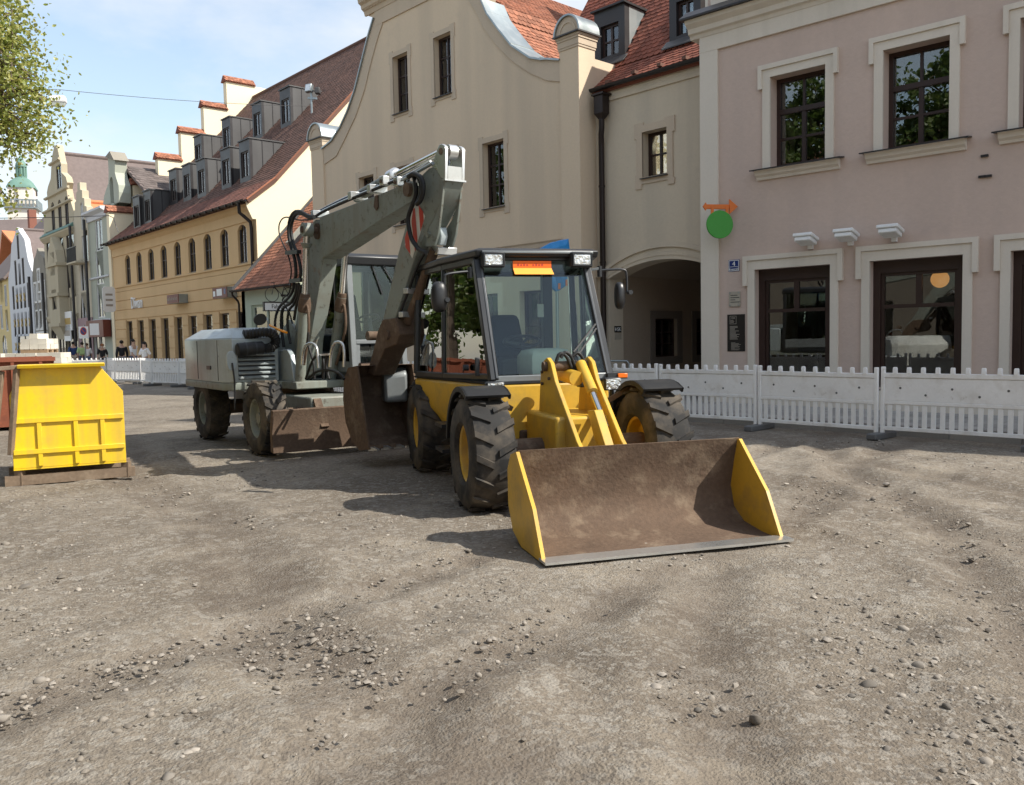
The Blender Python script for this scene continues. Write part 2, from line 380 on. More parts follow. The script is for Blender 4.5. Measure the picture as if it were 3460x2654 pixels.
def surround(fc, u0, u1, z0, z1, a, parent, mt, ear=0., earh=.3, bottomear=False, t=.05):
    """flat frame round an opening, wider at the top corners"""
    o = [(u0-a, z0), (u0-a, z1+a-earh), (u0-a-ear, z1+a-earh), (u0-a-ear, z1+a), (u1+a+ear, z1+a), (u1+a+ear, z1+a-earh), (u1+a, z1+a-earh), (u1+a, z0)]
    h = [(u0, z0), (u0, z1), (u1, z1), (u1, z0)]
    return wall('window_surround', fc, o+h[::-1], [], mt, parent, thick=t+.02, off=t)

# ---------------------------------------------------------------- pink corner house
def pink_house():
    t = thing('corner_house', 'pink plastered corner house with cream window surrounds and green round sign', 'house', PK.P(0, 0, -4))
    uL = PK.u(2371, 700); uR = -22.
    zf = PK.z(2500, 148)              # underside of the frieze
    zc = PK.z(2500, 95); zt = zc+.62
    holes = []; wins = []
    # upper windows
    ua = PK.u(2604, 264); ub = PK.u(2792, 217); z1 = PK.z(2700, 240); z0 = PK.z(2700, 552)
    uc = PK.u(2987, 169); ud = PK.u(3212, 112)
    wd = ((ua-ub)+(uc-ud))/2; ca = (ua+ub)/2; cb = (uc+ud)/2; step = ca-cb
    for k in range(6):
        c = ca-step*k; holes.append(rect(c-wd/2, c+wd/2, z0, z1)); wins.append((c, 'up'))
    # shop windows
    la = PK.u(2552, 913); lb = PK.u(2808, 893); y1 = PK.z(2680, 903); y0 = .55
    lc = PK.u(2941, 884); ld = PK.u(3256, 861)
    w2a = la-lb; w2b = lc-ld; cla = (la+lb)/2; clb = (lc+ld)/2; st2 = cla-clb
    lows = [(cla, w2a), (clb, w2b)]+[(clb-st2*k, w2b) for k in range(1, 4)]
    for c, ww in lows: holes.append(rect(c-ww/2, c+ww/2, y0, y1))
    wall('wall', PK, rect(uR, uL, -.1, zc), holes, 'pink_plaster', t, thick=.45)
    # corner pilaster, plinth, frieze
    uP = PK.u(2429, 500)
    MB().fbox(PK, uP, uL+.004, -.1, zf, .003, .05).build('corner_pilaster', 'cream_trim', t)
    MB().fbox(PK, uR, uL+.004, zf, zc, .002, .055).build('frieze', 'cream_trim', t)
    profile(PK, uR, uL+.22, [(-.3, zc), (.07, zc), (.10, zc+.07), (.17, zc+.10), (.19, zc+.20), (.30, zc+.28), (.33, zc+.36), (-.3, zc+.36)], 'cornice', 'cream_trim', t)
    profile(PK, uR, uL+.30, [(-.3, zc+.362), (.42, zc+.362), (.42, zc+.40), (.10, zc+.62), (-.3, zc+.62)], 'cornice_flashing', 'dark_metal', t)
    MB().fbox(PK, uR, uL-.01, 0, .50, .002, .05).build('plinth', 'cream_trim', t)
    # curved gable standing on the cornice
    zg = zc+.62; pts = [(uL-.15, zg-.3)]
    for i in range(11):
        a = i/10; pts.append((uL-.15-.25*a-1.9*a**2.2, zg+.15+2.6*sin(a*pi/2)))
    for i in range(9):
        a = i/8; pts.append((uL-2.6-2.0*a, zg+2.9+2.4*a**1.5))
    pts += [(-5.0, zg+5.3), (-5.0, zg-.3)]
    wall('gable', PK, pts, [], 'pink_plaster', t, thick=.5, off=-.05)
    cu, cz = PK.uv(2462, -14); b = MB()
    ring = [PK.P(cu+.42*cos(k*pi/16), cz+.42*sin(k*pi/16), -.05) for k in range(32)]
    b.prism(ring, PK.n*.10); b.build('scroll', 'cream_trim', t)
    # body behind the front
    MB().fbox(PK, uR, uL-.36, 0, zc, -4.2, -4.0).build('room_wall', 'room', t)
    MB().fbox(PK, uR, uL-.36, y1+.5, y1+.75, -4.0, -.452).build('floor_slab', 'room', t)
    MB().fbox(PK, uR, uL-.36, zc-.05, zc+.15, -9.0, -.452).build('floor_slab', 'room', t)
    D = 9.; b = MB()
    b.fbox(PK, uR, uL-.36, 0, zc+.36, -9.4, -9.0)
    b.build('back_wall', 'pink_plaster', t)
    MB().fbox(PK, uL-.35, uL, -.1, zc+.36, -16, -.451).build('side_wall', 'pink_plaster', t)
    um_ = uL-9.5; zr = zg+9.5*tan(radians(47))
    for a in (uL+.2, uL-19.2):
        slab('roof', [PK.P(a, zg-.25, -.55), PK.P(a, zg-.25, -16), PK.P(um_, zr, -16), PK.P(um_, zr, -.55)], .15, 'tile_red', t)
    MB().fbox(PK, uL-.35, uL, zc+.36, zg-.3, -16, -.56).build('side_wall', 'pink_plaster', t)
    wall('back_gable', PK, [(uL-19, 0), (uL, 0), (uL, zg-.4), (um_, zr-.4), (uL-19, zg-.4)], [], 'pink_plaster', t, thick=.3, off=-15.6)
    # window furniture
    for i, (c, kind) in enumerate(wins):
        a, bb = c-wd/2, c+wd/2
        wall('window_surround', PK, [(a-.17, z0), (a-.17, z1+.17), (bb+.17, z1+.17), (bb+.17, z0), (bb, z0), (bb, z1), (a, z1), (a, z0)], [], 'cream_trim', t, thick=.07, off=.05)
        wall('window_hood', PK, [(a-.26, z1-.22), (a-.26, z1+.27), (bb+.26, z1+.27), (bb+.26, z1-.22), (bb+.172, z1-.22), (bb+.172, z1+.172), (a-.172, z1+.172), (a-.172, z1-.22)], [], 'cream_trim', t, thick=.1, off=.085)
        profile(PK, a-.30, bb+.30, [(0, z0-.24), (.05, z0-.24), (.07, z0-.19), (.13, z0-.15), (.16, z0-.07), (.20, z0-.03), (0, z0-.03)], 'window_ledge', 'cream_trim', t)
        MB().hexa([PK.P(a-.38, z0-.03, .0), PK.P(bb+.38, z0-.03, .0), PK.P(bb+.38, z0-.06, .24), PK.P(a-.38, z0-.06, .24), PK.P(a-.38, z0-.004, .0), PK.P(bb+.38, z0-.004, .0), PK.P(bb+.38, z0-.035, .24), PK.P(a-.38, z0-.035, .24)]).build('sill', 'dark_metal', t)
        MB().fbox(PK, a, bb, z0-.03, z0-.004, -.30, .0).build('sill', 'dark_metal', t)
        window(PK, a+.0, bb-.0, z0, z1, -WINREV, t, cols=2, rows=(.5,), transom=.64, fw=.085, mw=.05)
    for c, ww in lows:
        a, bb = c-ww/2, c+ww/2
        wall('window_surround', PK, [(a-.16, 0), (a-.16, y1+.20), (bb+.16, y1+.20), (bb+.16, 0), (bb, 0), (bb, y1), (a, y1), (a, 0)], [], 'cream_trim', t, thick=.07, off=.055)
        wall('window_hood', PK, [(a-.26, y1-.34), (a-.26, y1+.30), (bb+.26, y1+.30), (bb+.26, y1-.34), (bb+.162, y1-.34), (bb+.162, y1+.202), (a-.162, y1+.202), (a-.162, y1-.34)], [], 'cream_trim', t, thick=.1, off=.09)
        MB().fbox(PK, a, a+.0+.14, y0, y1, -.30, -.16).build('shop_post', 'dark_wood', t)
        MB().fbox(PK, bb-.14, bb, y0, y1, -.30, -.16).build('shop_post', 'dark_wood', t)
        MB().fbox(PK, a+.14, bb-.14, y1-.24, y1, -.30, -.16).build('shop_lintel', 'dark_wood', t)
        window(PK, a+.141, bb-.141, y0, y1-.241, -.20, t, cols=2, rows=(), transom=.72, fw=.06, mw=.11, lowercols=1, name='shop_window')
        sill(PK, a, bb, y0, .04, t)
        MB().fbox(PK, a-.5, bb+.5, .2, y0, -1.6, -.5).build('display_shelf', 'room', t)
    return t, uL, zc, (la, y1)
pink, PKuL, PKzc, _ = pink_house()

# signs and lamps on the pink wall
def wall_lamp(px, py, where):
    u, z = PK.uv(px, py); t = thing('wall_floodlight', 'small white floodlight on pink wall '+where, 'lamp', PK.P(u, z, 0), 'white floodlights over the shop windows')
    MB().fbox(PK, u-.05, u+.05, z-.10, z+.06, .002, .09).build('bracket', 'white_paint', t, bevel=.01)
    T = MX.Translation(PK.P(u, z+.02, .09)) @ MX((PK.d, PK.n, ZUP)).transposed().to_4x4() @ MX.Rotation(radians(14), 4, 'X')
    MB(T).box(-.20, .20, .0, .40, .03, .10).build('hood', 'white_paint', t, bevel=.015)
    MB(T).box(-.17, .17, .02, .37, -.06, .028).build('lamp_body', 'white_paint', t, bevel=.02)
    MB(T).box(-.03, .03, -.06, .05, -.03, .02).build('arm', 'white_paint', t)
wall_lamp(2742, 827, 'over the left half of the narrow shop window')
wall_lamp(2877, 814, 'above the gap between two shop windows')
wall_lamp(3025, 801, 'over the shop window with the orange lamp')

def round_sign():
    e = PK.uv(2490, 700); p1 = PK.P(e[0], e[1], .0)
    d = (R0*.985+F0*.17).normalized()
    ln = .80; p0 = p1-d*ln
    t = thing('hanging_sign', 'plain green disc sign hanging from orange arrow bracket on house corner', 'sign', p1)
    up = ZUP; nn = d.cross(up)
    MB().bar(p0+d*.05, p1-d*.14, .055, .10).build('bracket', 'orange_paint', t, bevel=.006)
    b = MB(); b.prism([p1-d*.19+up*.16, p1-d*.19-up*.16, p1-up*.0+d*.0], nn*.05); b.build('arrow_head', 'orange_paint', t)
    MB().prism([p0-up*.085+d*.06, p0-d*.0, p0+up*.085+d*.06, p0+d*.10], nn*.05).build('bracket_end', 'orange_paint', t)
    c = p0+d*.385-up*.385; r = .305
    MB().prism([c+d*(r*cos(k*pi/20))+up*(r*sin(k*pi/20))+nn*.0 for k in range(40)], nn*.05).build('disc', 'sign_green', t, bevel=.008)
    for k in (-.17, .17):
        MB().bar(c+d*k+up*.385+nn*.025, c+d*k+up*.23+nn*.025, .035, .06, up=d).build('hanger', 'orange_paint', t)
round_sign()
def plate(name, label, cat, x0, y0, x1, y1, mt, o=.012):
    u0, z1 = PK.uv(x0, y0); u1, z0 = PK.uv(x1, y1)
    cu = (u0+u1)/2; cz = (z0+z1)/2
    t = thing(name, label, cat, PK.P(cu, z0, 0))
    MB().fbox(PK, u1, u0, z0, z1, .003, o).build('plate', mt, t, bevel=.004)
    return t, u0, u1, z0, z1, cu, cz
t, u0, u1, z0, z1, cu, cz = plate('house_number', 'blue enamel house number plate with white 4 on pink wall', 'sign', 2462, 880, 2499, 917, 'sign_blue')
hgt = z1-z0; wid = u0-u1
text('4', PK, cu, cz+hgt*.14, .014, hgt*.55, 'text_white', t, squeeze=1.1)
text('Kreuzstraße', PK, cu, cz-hgt*.30, .014, hgt*.25, 'text_white', t, squeeze=min(1., .66*wid/(hgt*.25*5.0)*1.3))
MB().fbox(PK, u1+.03, u0-.03, cz-hgt*.11, cz-hgt*.08, .0125, .015).build('line', 'text_white', t)
b = MB(); e = .012
for a in ((u1+.01, u0-.01, z1-.01-e, z1-.01), (u1+.01, u0-.01, z0+.01, z0+.01+e), (u1+.01, u1+.01+e, z0+.022, z1-.022), (u0-.01-e, u0-.01, z0+.022, z1-.022)): b.fbox(PK, *a, .0125, .015)
b.build('border', 'text_white', t)
t, u0, u1, z0, z1, cu, cz = plate('glass_plaque', 'small grey glass plaque screwed to pink wall above the black board', 'sign', 2465, 987, 2503, 1036, 'plaque_glass', .03)
for k in range(4): MB().fbox(PK, u0-.04-(u0-u1)*(.62, .8, .42, .85)[k], u0-.04, z1-.09-k*.05, z1-.075-k*.05, .0305, .032).build('text_line', 'text_dark', t)
for a in (u0-.03, u1+.03):
    for c in (z0+.03, z1-.03): MB().cyl(PK.P(a, c, .03), PK.P(a, c, .045), .014, 8).build('screw', 'zinc', t)
t, u0, u1, z0, z1, cu, cz = plate('office_board', 'tall black office board with small white lines of text', 'sign', 2458, 1064, 2518, 1188, 'sign_black')
H = z1-z0; Wd = u0-u1
text('HSK', PK, u0-Wd*.34, z1-H*.10, .014, H*.075, 'text_grey', t, squeeze=.9)
b = MB(); q0, q1, s0, s1 = u0-Wd*.52, u0-Wd*.15, z1-H*.26, z1-H*.04
for a in ((q0, q1, s1-.008, s1), (q0, q1, s0, s0+.008), (q0, q0+.008, s0+.008, s1-.008), (q1-.008, q1, s0+.008, s1-.008)): b.fbox(PK, *a, .0125, .0145)
b.build('emblem_frame', 'text_grey', t)
rr = random.Random(3)
for k in range(3): MB().fbox(PK, u0-Wd*(.17+.30*rr.uniform(.5, 1)), u0-Wd*.19, z1-H*(.165+.03*k), z1-H*(.153+.03*k), .0125, .014).build('text_line', 'text_grey', t)
for k in range(12): MB().fbox(PK, u0-Wd*(.15+.55*rr.uniform(.5, 1)), u0-Wd*.15, z1-H*(.33+.031*k), z1-H*(.316+.031*k), .0125, .014).build('text_line', 'text_grey', t)
for k in range(9): MB().fbox(PK, u0-Wd*(.22+.6*rr.uniform(.3, 1)), u0-Wd*.22, z1-H*(.77+.024*k), z1-H*(.76+.024*k), .0125, .014).build('text_line', 'text_grey', t)
# a round paper lamp hanging inside the shop
u, z = PK.uv(3176, 944, -.9)
t = thing('paper_lamp', 'round orange paper lamp hanging behind the wide shop window', 'lamp', PK.P(u, z, -.9))
MB().sph(PK.P(u, z, -.9), .17, 16, 10).build('shade', 'lamp_shade', t, smooth=60)
MB().cyl(PK.P(u, z+.16, -.9), PK.P(u, z+1.0, -.9), .006, 6).build('cord', 'dark_metal', t)
for (px, py) in ((3328, 528), (3320, 598), (3340, 596)):
    u, z = PK.uv(px, py); o = MB().fbox(PK, u-.06, u+.06, z-.02, z+.02, .001, .05).build('wall_hook', 'dark_metal'); tag(o, 'tiny dark leftover hook on the pink wall below the upper windows', 'hook', 'leftover wall hooks')

# ---------------------------------------------------------------- gate wing
def gate():
    t = thing('gate_wing', 'beige gate wing with round archway and red tiled roof with dormers', 'building', GT.P(0, 0, -3))
    uR = GT.u(2371, 500)-1.2; uL = GT.inter(15.75)
    ze = GT.z(2200, 262); zb = GT.z(2200, 300)
    ua = GT.u(2060, 1000); zs = GT.z(2060, 944); zt = GT.z(2240, 877); um = GT.u(2238, 900); ur = 2*um-ua
    wu0 = GT.u(2171, 520); wu1 = GT.u(2255, 520); wz0 = GT.z(2212, 594); wz1 = GT.z(2212, 439)
    arch = archloop(ur, ua, -.1, zs, zt, 20)
    # the arch opening reaches the ground: run the outline round it
    outer = [(uR, -.1), (ur, -.1)]+[p for p in arch[2:]][::-1][0:]+[(ua, -.1), (uL, -.1), (uL, ze), (uR, ze)]
    wall('wall', GT, outer, [rect(wu1, wu0, wz0, wz1)], 'gate_plaster', t, thick=.55)
    # archivolt
    r1 = [p for p in archloop(ur, ua, 0, zs, zt, 24)[2:]]; 
    r2 = [p for p in archloop(ur-.34, ua+.34, 0, zs+.06, zt+.34, 24)[2:]]
    wall('arch_moulding', GT, r1+r2[::-1], [], 'gate_plaster', t, thick=.06, off=.05)
    r3 = [p for p in archloop(ur-.30, ua+.30, 0, zs+.06, zt+.30, 24)[2:]]; r4 = [p for p in archloop(ur-.42, ua+.42, 0, zs+.07, zt+.42, 24)[2:]]
    wall('arch_hood', GT, r3+r4[::-1], [], 'gate_plaster', t, thick=.10, off=.10)
    r5 = [p for p in archloop(ur-.10, ua+.10, 0, zs+.02, zt+.10, 24)[2:]]
    r6 = [p for p in archloop(ur-.135, ua+.135, 0, zs+.03, zt+.135, 24)[2:]]
    wall('arch_bead', GT, r5+r6[::-1], [], 'gate_plaster', t, thick=.07, off=.065)
    # passage behind the arch
    D = 7.
    pw = ua+.10
    wp = []
    for (x0, x1) in ((2212, 2288), (2351, 2412)):
        # passage windows on the side wall (plane across the street direction)
        q0 = hitp(x0, 1100, GT.P(pw, 0, 0), GT.d); q1 = hitp(x1, 1100, GT.P(pw, 0, 0), GT.d)
        wp.append((-(q0-GT.o).dot(GT.n), -(q1-GT.o).dot(GT.n)))
    zw1 = hitp(2250, 1077, GT.P(pw, 0, 0), GT.d).z; zw0 = hitp(2250, 1206, GT.P(pw, 0, 0), GT.d).z
    PS = Fac(0, 0, 0); PS.o = GT.P(pw, 0, 0); PS.d = -GT.n.copy(); PS.n = -GT.d.copy()
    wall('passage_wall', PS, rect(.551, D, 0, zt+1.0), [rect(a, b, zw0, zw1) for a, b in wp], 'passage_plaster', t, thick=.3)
    for a, b in wp:
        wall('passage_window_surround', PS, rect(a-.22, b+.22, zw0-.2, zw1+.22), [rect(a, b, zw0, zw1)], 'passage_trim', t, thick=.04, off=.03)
        window(PS, a, b, zw0, zw1, -.12, t, cols=2, rows=(.33, .66), fw=.05, mw=.03)
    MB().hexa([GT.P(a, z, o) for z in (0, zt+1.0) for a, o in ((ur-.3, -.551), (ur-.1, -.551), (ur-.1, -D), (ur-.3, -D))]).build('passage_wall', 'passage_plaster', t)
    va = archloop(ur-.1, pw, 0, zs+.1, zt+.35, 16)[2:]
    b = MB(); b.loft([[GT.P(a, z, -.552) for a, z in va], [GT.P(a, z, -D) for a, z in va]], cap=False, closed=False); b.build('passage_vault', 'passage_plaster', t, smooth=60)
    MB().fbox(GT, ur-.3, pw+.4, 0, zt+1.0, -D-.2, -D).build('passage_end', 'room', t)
    # window
    a, bb = wu1, wu0
    o = [(a-.16, wz0-.12), (a-.22, wz0-.12), (a-.22, wz0-.28), (a-.02, wz0-.28), (a-.02, wz0-.16), (bb+.02, wz0-.16), (bb+.02, wz0-.28), (bb+.22, wz0-.28), (bb+.22, wz0+.08), (bb+.18, wz0+.08), (bb+.18, wz1-.14), (bb+.24, wz1-.14), (bb+.24, wz1+.24), (bb-.06, wz1+.24), (bb-.06, wz1+.18), (a+.06, wz1+.18), (a+.06, wz1+.24), (a-.24, wz1+.24), (a-.24, wz1-.14), (a-.18, wz1-.14), (a-.18, wz0-.12)]
    wall('window_surround', GT, o, [rect(a, bb, wz0, wz1)], 'beige_trim', t, thick=.05, off=.03)
    window(GT, a, bb, wz0, wz1, -.24, t, cols=2, rows=(.5,), fw=.075)
    sill(GT, a-.03, bb+.03, wz0+.005, .10, t)
    # cornice, gutter
    profile(GT, uR, uL, [(0, zb-.02), (.04, zb-.02), (.05, zb+.06), (.02, zb+.07), (.02, zb+.25), (.12, ze), (0, ze)], 'cornice', 'gate_plaster', t)
    g = MB(); ring = [(.18+.085*cos(k*pi/6), ze+.07-.085*sin(k*pi/6)) for k in range(7)]+[(.18+.072*cos(k*pi/6), ze+.072-.072*sin(k*pi/6)) for k in range(6, -1, -1)]
    profile(GT, uR, uL+.25, ring, 'gutter', 'dark_metal', t, smooth=40)
    # roof
    tilt = radians(56); rise = 7.0; tlo = radians(39); rlo = 1.25
    E0 = GT.P(uR, ze+.03, .16); E1 = GT.P(uL+2.5, ze+.03, .16); elo = (-GT.n*cos(tlo)+ZUP*sin(tlo))
    P0 = E0+elo*rlo; P1 = E1+elo*rlo; ev = (-GT.n*cos(tilt)+ZUP*sin(tilt)); run = rise/sin(tilt)
    slab('roof', [E0, E1, P1, P0], .12, 'tile_red', t)
    rf = slab('roof', [P0, P1, P1+ev*run, P0+ev*run], .12, 'tile_red', t)
    back = GT.n*(-2*cos(tilt)*run)
    slab('roof', [P0+back, P1+back, P1+ev*run, P0+ev*run], .12, 'tile_red', t)
    n = GT.d.cross(ev); n = n if n.z > 0 else -n
    MB().fbox(GT, uR, uL, zt+1.2, ze-.1, -8.0, -7.7).build('back_wall', 'gate_plaster', t)
    MB().fbox(GT, uR, uL, zt+1.0, zt+1.2, -7.7, -.552).build('floor_slab', 'gate_plaster', t)
    # dormers: stand on the roof plane
    dorm = []
    def dormer(x0, x1, ybot, ytop, open_sash):
        pb0 = hitp(x0, ybot, P0, n); 
        uA = (pb0-GT.o).dot(GT.d); oA = (pb0-GT.o).dot(GT.n); zA = pb0.z
        uB = GT.uv(x1, ybot-12, oA)[0]; zT = GT.z((x0+x1)/2, ytop, oA)
        d = dorm.append((uB-.15, uA+.1, zA)); FD = Fac(0, 0, 0); FD.o = GT.P(0, 0, oA); FD.d = GT.d; FD.n = GT.n
        wall('dormer', FD, rect(uB, uA, zA-.15, zT), [rect(uB+.22, uA-.22, zA+.12, zT-.42)], 'dark_metal', t, thick=.2)
        dp = (zT-zA)/tan(tilt)
        for uu in (uB, uA-.06):
            MB().prism([FD.P(uu, zA-.15, -.2), FD.P(uu, zT-.02, -.2), FD.P(uu, zT-.02, -dp-.1)], FD.d*.06).build('dormer_cheek', 'zinc', t)
        MB().hexa([FD.P(uB-.06, zT, .10), FD.P(uA+.06, zT, .10), FD.P(uA+.06, zT-.05, -dp-.4), FD.P(uB-.06, zT-.05, -dp-.4), FD.P(uB-.06, zT+.05, .10), FD.P(uA+.06, zT+.05, .10), FD.P(uA+.06, zT+.02, -dp-.4), FD.P(uB-.06, zT+.02, -dp-.4)]).build('dormer_roof', 'dark_metal', t)
        window(FD, uB+.22, uA-.22, zA+.12, zT-.42, -.1, t, cols=2, rows=(.5,), fw=.06)
        MB().hexa([FD.P(uB-.1, zA-.20, .22), FD.P(uA+.1, zA-.20, .22), FD.P(uA+.1, zA+.02, .0), FD.P(uB-.1, zA+.02, .0), FD.P(uB-.1, zA-.17, .22), FD.P(uA+.1, zA-.17, .22), FD.P(uA+.1, zA+.05, .0), FD.P(uB-.1, zA+.05, .0)]).build('dormer_apron', 'zinc_dark', t)
        return (uB-.08, uA+.08, oA, dp)
    dr = [dormer(2010, 2112, 222, 28, True), dormer(2262, 2368, 148, -60, False)]
    # tiles: leave out the ones under the dormers
    def mask(u, v):
        uu = uR+u; oo = .16-rlo*cos(tlo)-v*cos(tilt)
        for a, c, oA, dp in dr:
            if a < uu < c and oA-dp < oo < oA+.16: return False
        return True
    tile_roof(t, P0+n*.004, GT.d, ev, uL+2.5-uR, run, 'tile_red', .19, .165, mask, singles=150)
    nlo = GT.d.cross(elo); nlo = nlo if nlo.z > 0 else -nlo
    def mask2(u, v):
        uu = uR+u; oo = .16-v*cos(tlo)
        return not any(a < uu < c and oA-dp < oo < oA+.16 for a, c, oA, dp in dr)
    tile_roof(t, E0+nlo*.004, GT.d, elo, uL+2.5-uR, rlo+.06, 'tile_red', .19, .165, mask2, singles=150)
    # snow guards: small brackets above the gutter
    for px, py in ((2060, 285), (2148, 253), (2235, 228), (2320, 205)):
        p = hitp(px, py, E0, nlo); MB().box(-.10, .10, -.06, .06, -.02, .06).build('snow_guard', 'tile_brown', t).matrix_basis = MX.Translation(p+nlo*.03)
    # downpipe with hopper
    uh = GT.u(2032, 350, .2); hb = MB(); zh = GT.z(2032, 322, .2)
    def ring(w, d, z, oc=.2): return [GT.P(uh-w, z, oc-d), GT.P(uh+w, z, oc-d), GT.P(uh+w, z, oc+d), GT.P(uh-w, z, oc+d)]
    hb.loft([ring(.06, .06, zh-.62), ring(.15, .13, zh-.48), ring(.15, .13, zh-.02), ring(.20, .18, zh-.02), ring(.20, .18, zh+.03)])
    hb.build('rainwater_hopper', 'pipe_brown', t)
    MB().tube([GT.P(uh, zh-.55, .2), GT.P(uh, zh-.85, .2), GT.P(uh+.03, zh-1.0, .19), GT.P(uh+.08, zh-1.15, .13), GT.P(uh+.09, zh-1.3, .12), GT.P(uh+.09, .05, .12)], .075, 12).build('downpipe', 'pipe_brown', t, smooth=40)
    for zz in (1.5, 3.6, 5.6): MB().cyl(GT.P(uh+.09, zz, .12), GT.P(uh+.09, zz+.05, .12), .088, 12).build('pipe_clamp', 'pipe_brown', t)
    # small sign on the pier inside the arch
    PS2 = Fac(0, 0, 0); PS2.o = GT.P(ua, 0, 0); PS2.d = -GT.n.copy(); PS2.n = -GT.d.copy()
    h = hitp(2087, 1114, PS2.o, PS2.n); uu = (h-PS2.o).dot(PS2.d); zz = h.z
    s = thing('passage_sign', 'small black and white office sign on the pier of the archway', 'sign', PS2.P(uu, zz-.25, 0))
    MB().fbox(PS2, uu-.14, uu+.14, zz-.08, zz+.09, .002, .012).build('plate', 'sign_black', s)
    MB().fbox(PS2, uu-.14, uu+.14, zz-.27, zz-.10, .002, .012).build('plate', 'plaque_glass', s)
    tx = text('HSK', PS2, uu, zz, .014, .15, 'text_white', s, squeeze=.9)
    return t
gate_t = gate()
# the lettering on a plane that faces towards -Y reads mirrored unless its axis is flipped (handled in Fac above)
# hand rail in front of the passage
t = thing('hand_rail', 'thin grey metal hand rail beside the archway', 'rail', GT.P(GT.u(2090, 1200, .6), 0, .6))
a = GT.u(2050, 1220, .7); b_ = GT.u(2120, 1222, .7); zz = GT.z(2090, 1220, .7)
MB().tube([GT.P(a+.3, zz, .7), GT.P(b_, zz, .7), GT.P(b_-.06, zz-.08, .7), GT.P(b_-.06, .1, .7)], .022, 8).build('rail', 'zinc', t, smooth=50)
MB().cyl(GT.P(a+.25, zz, .7), GT.P(a+.25, .1, .7), .02, 8).build('post', 'zinc', t)
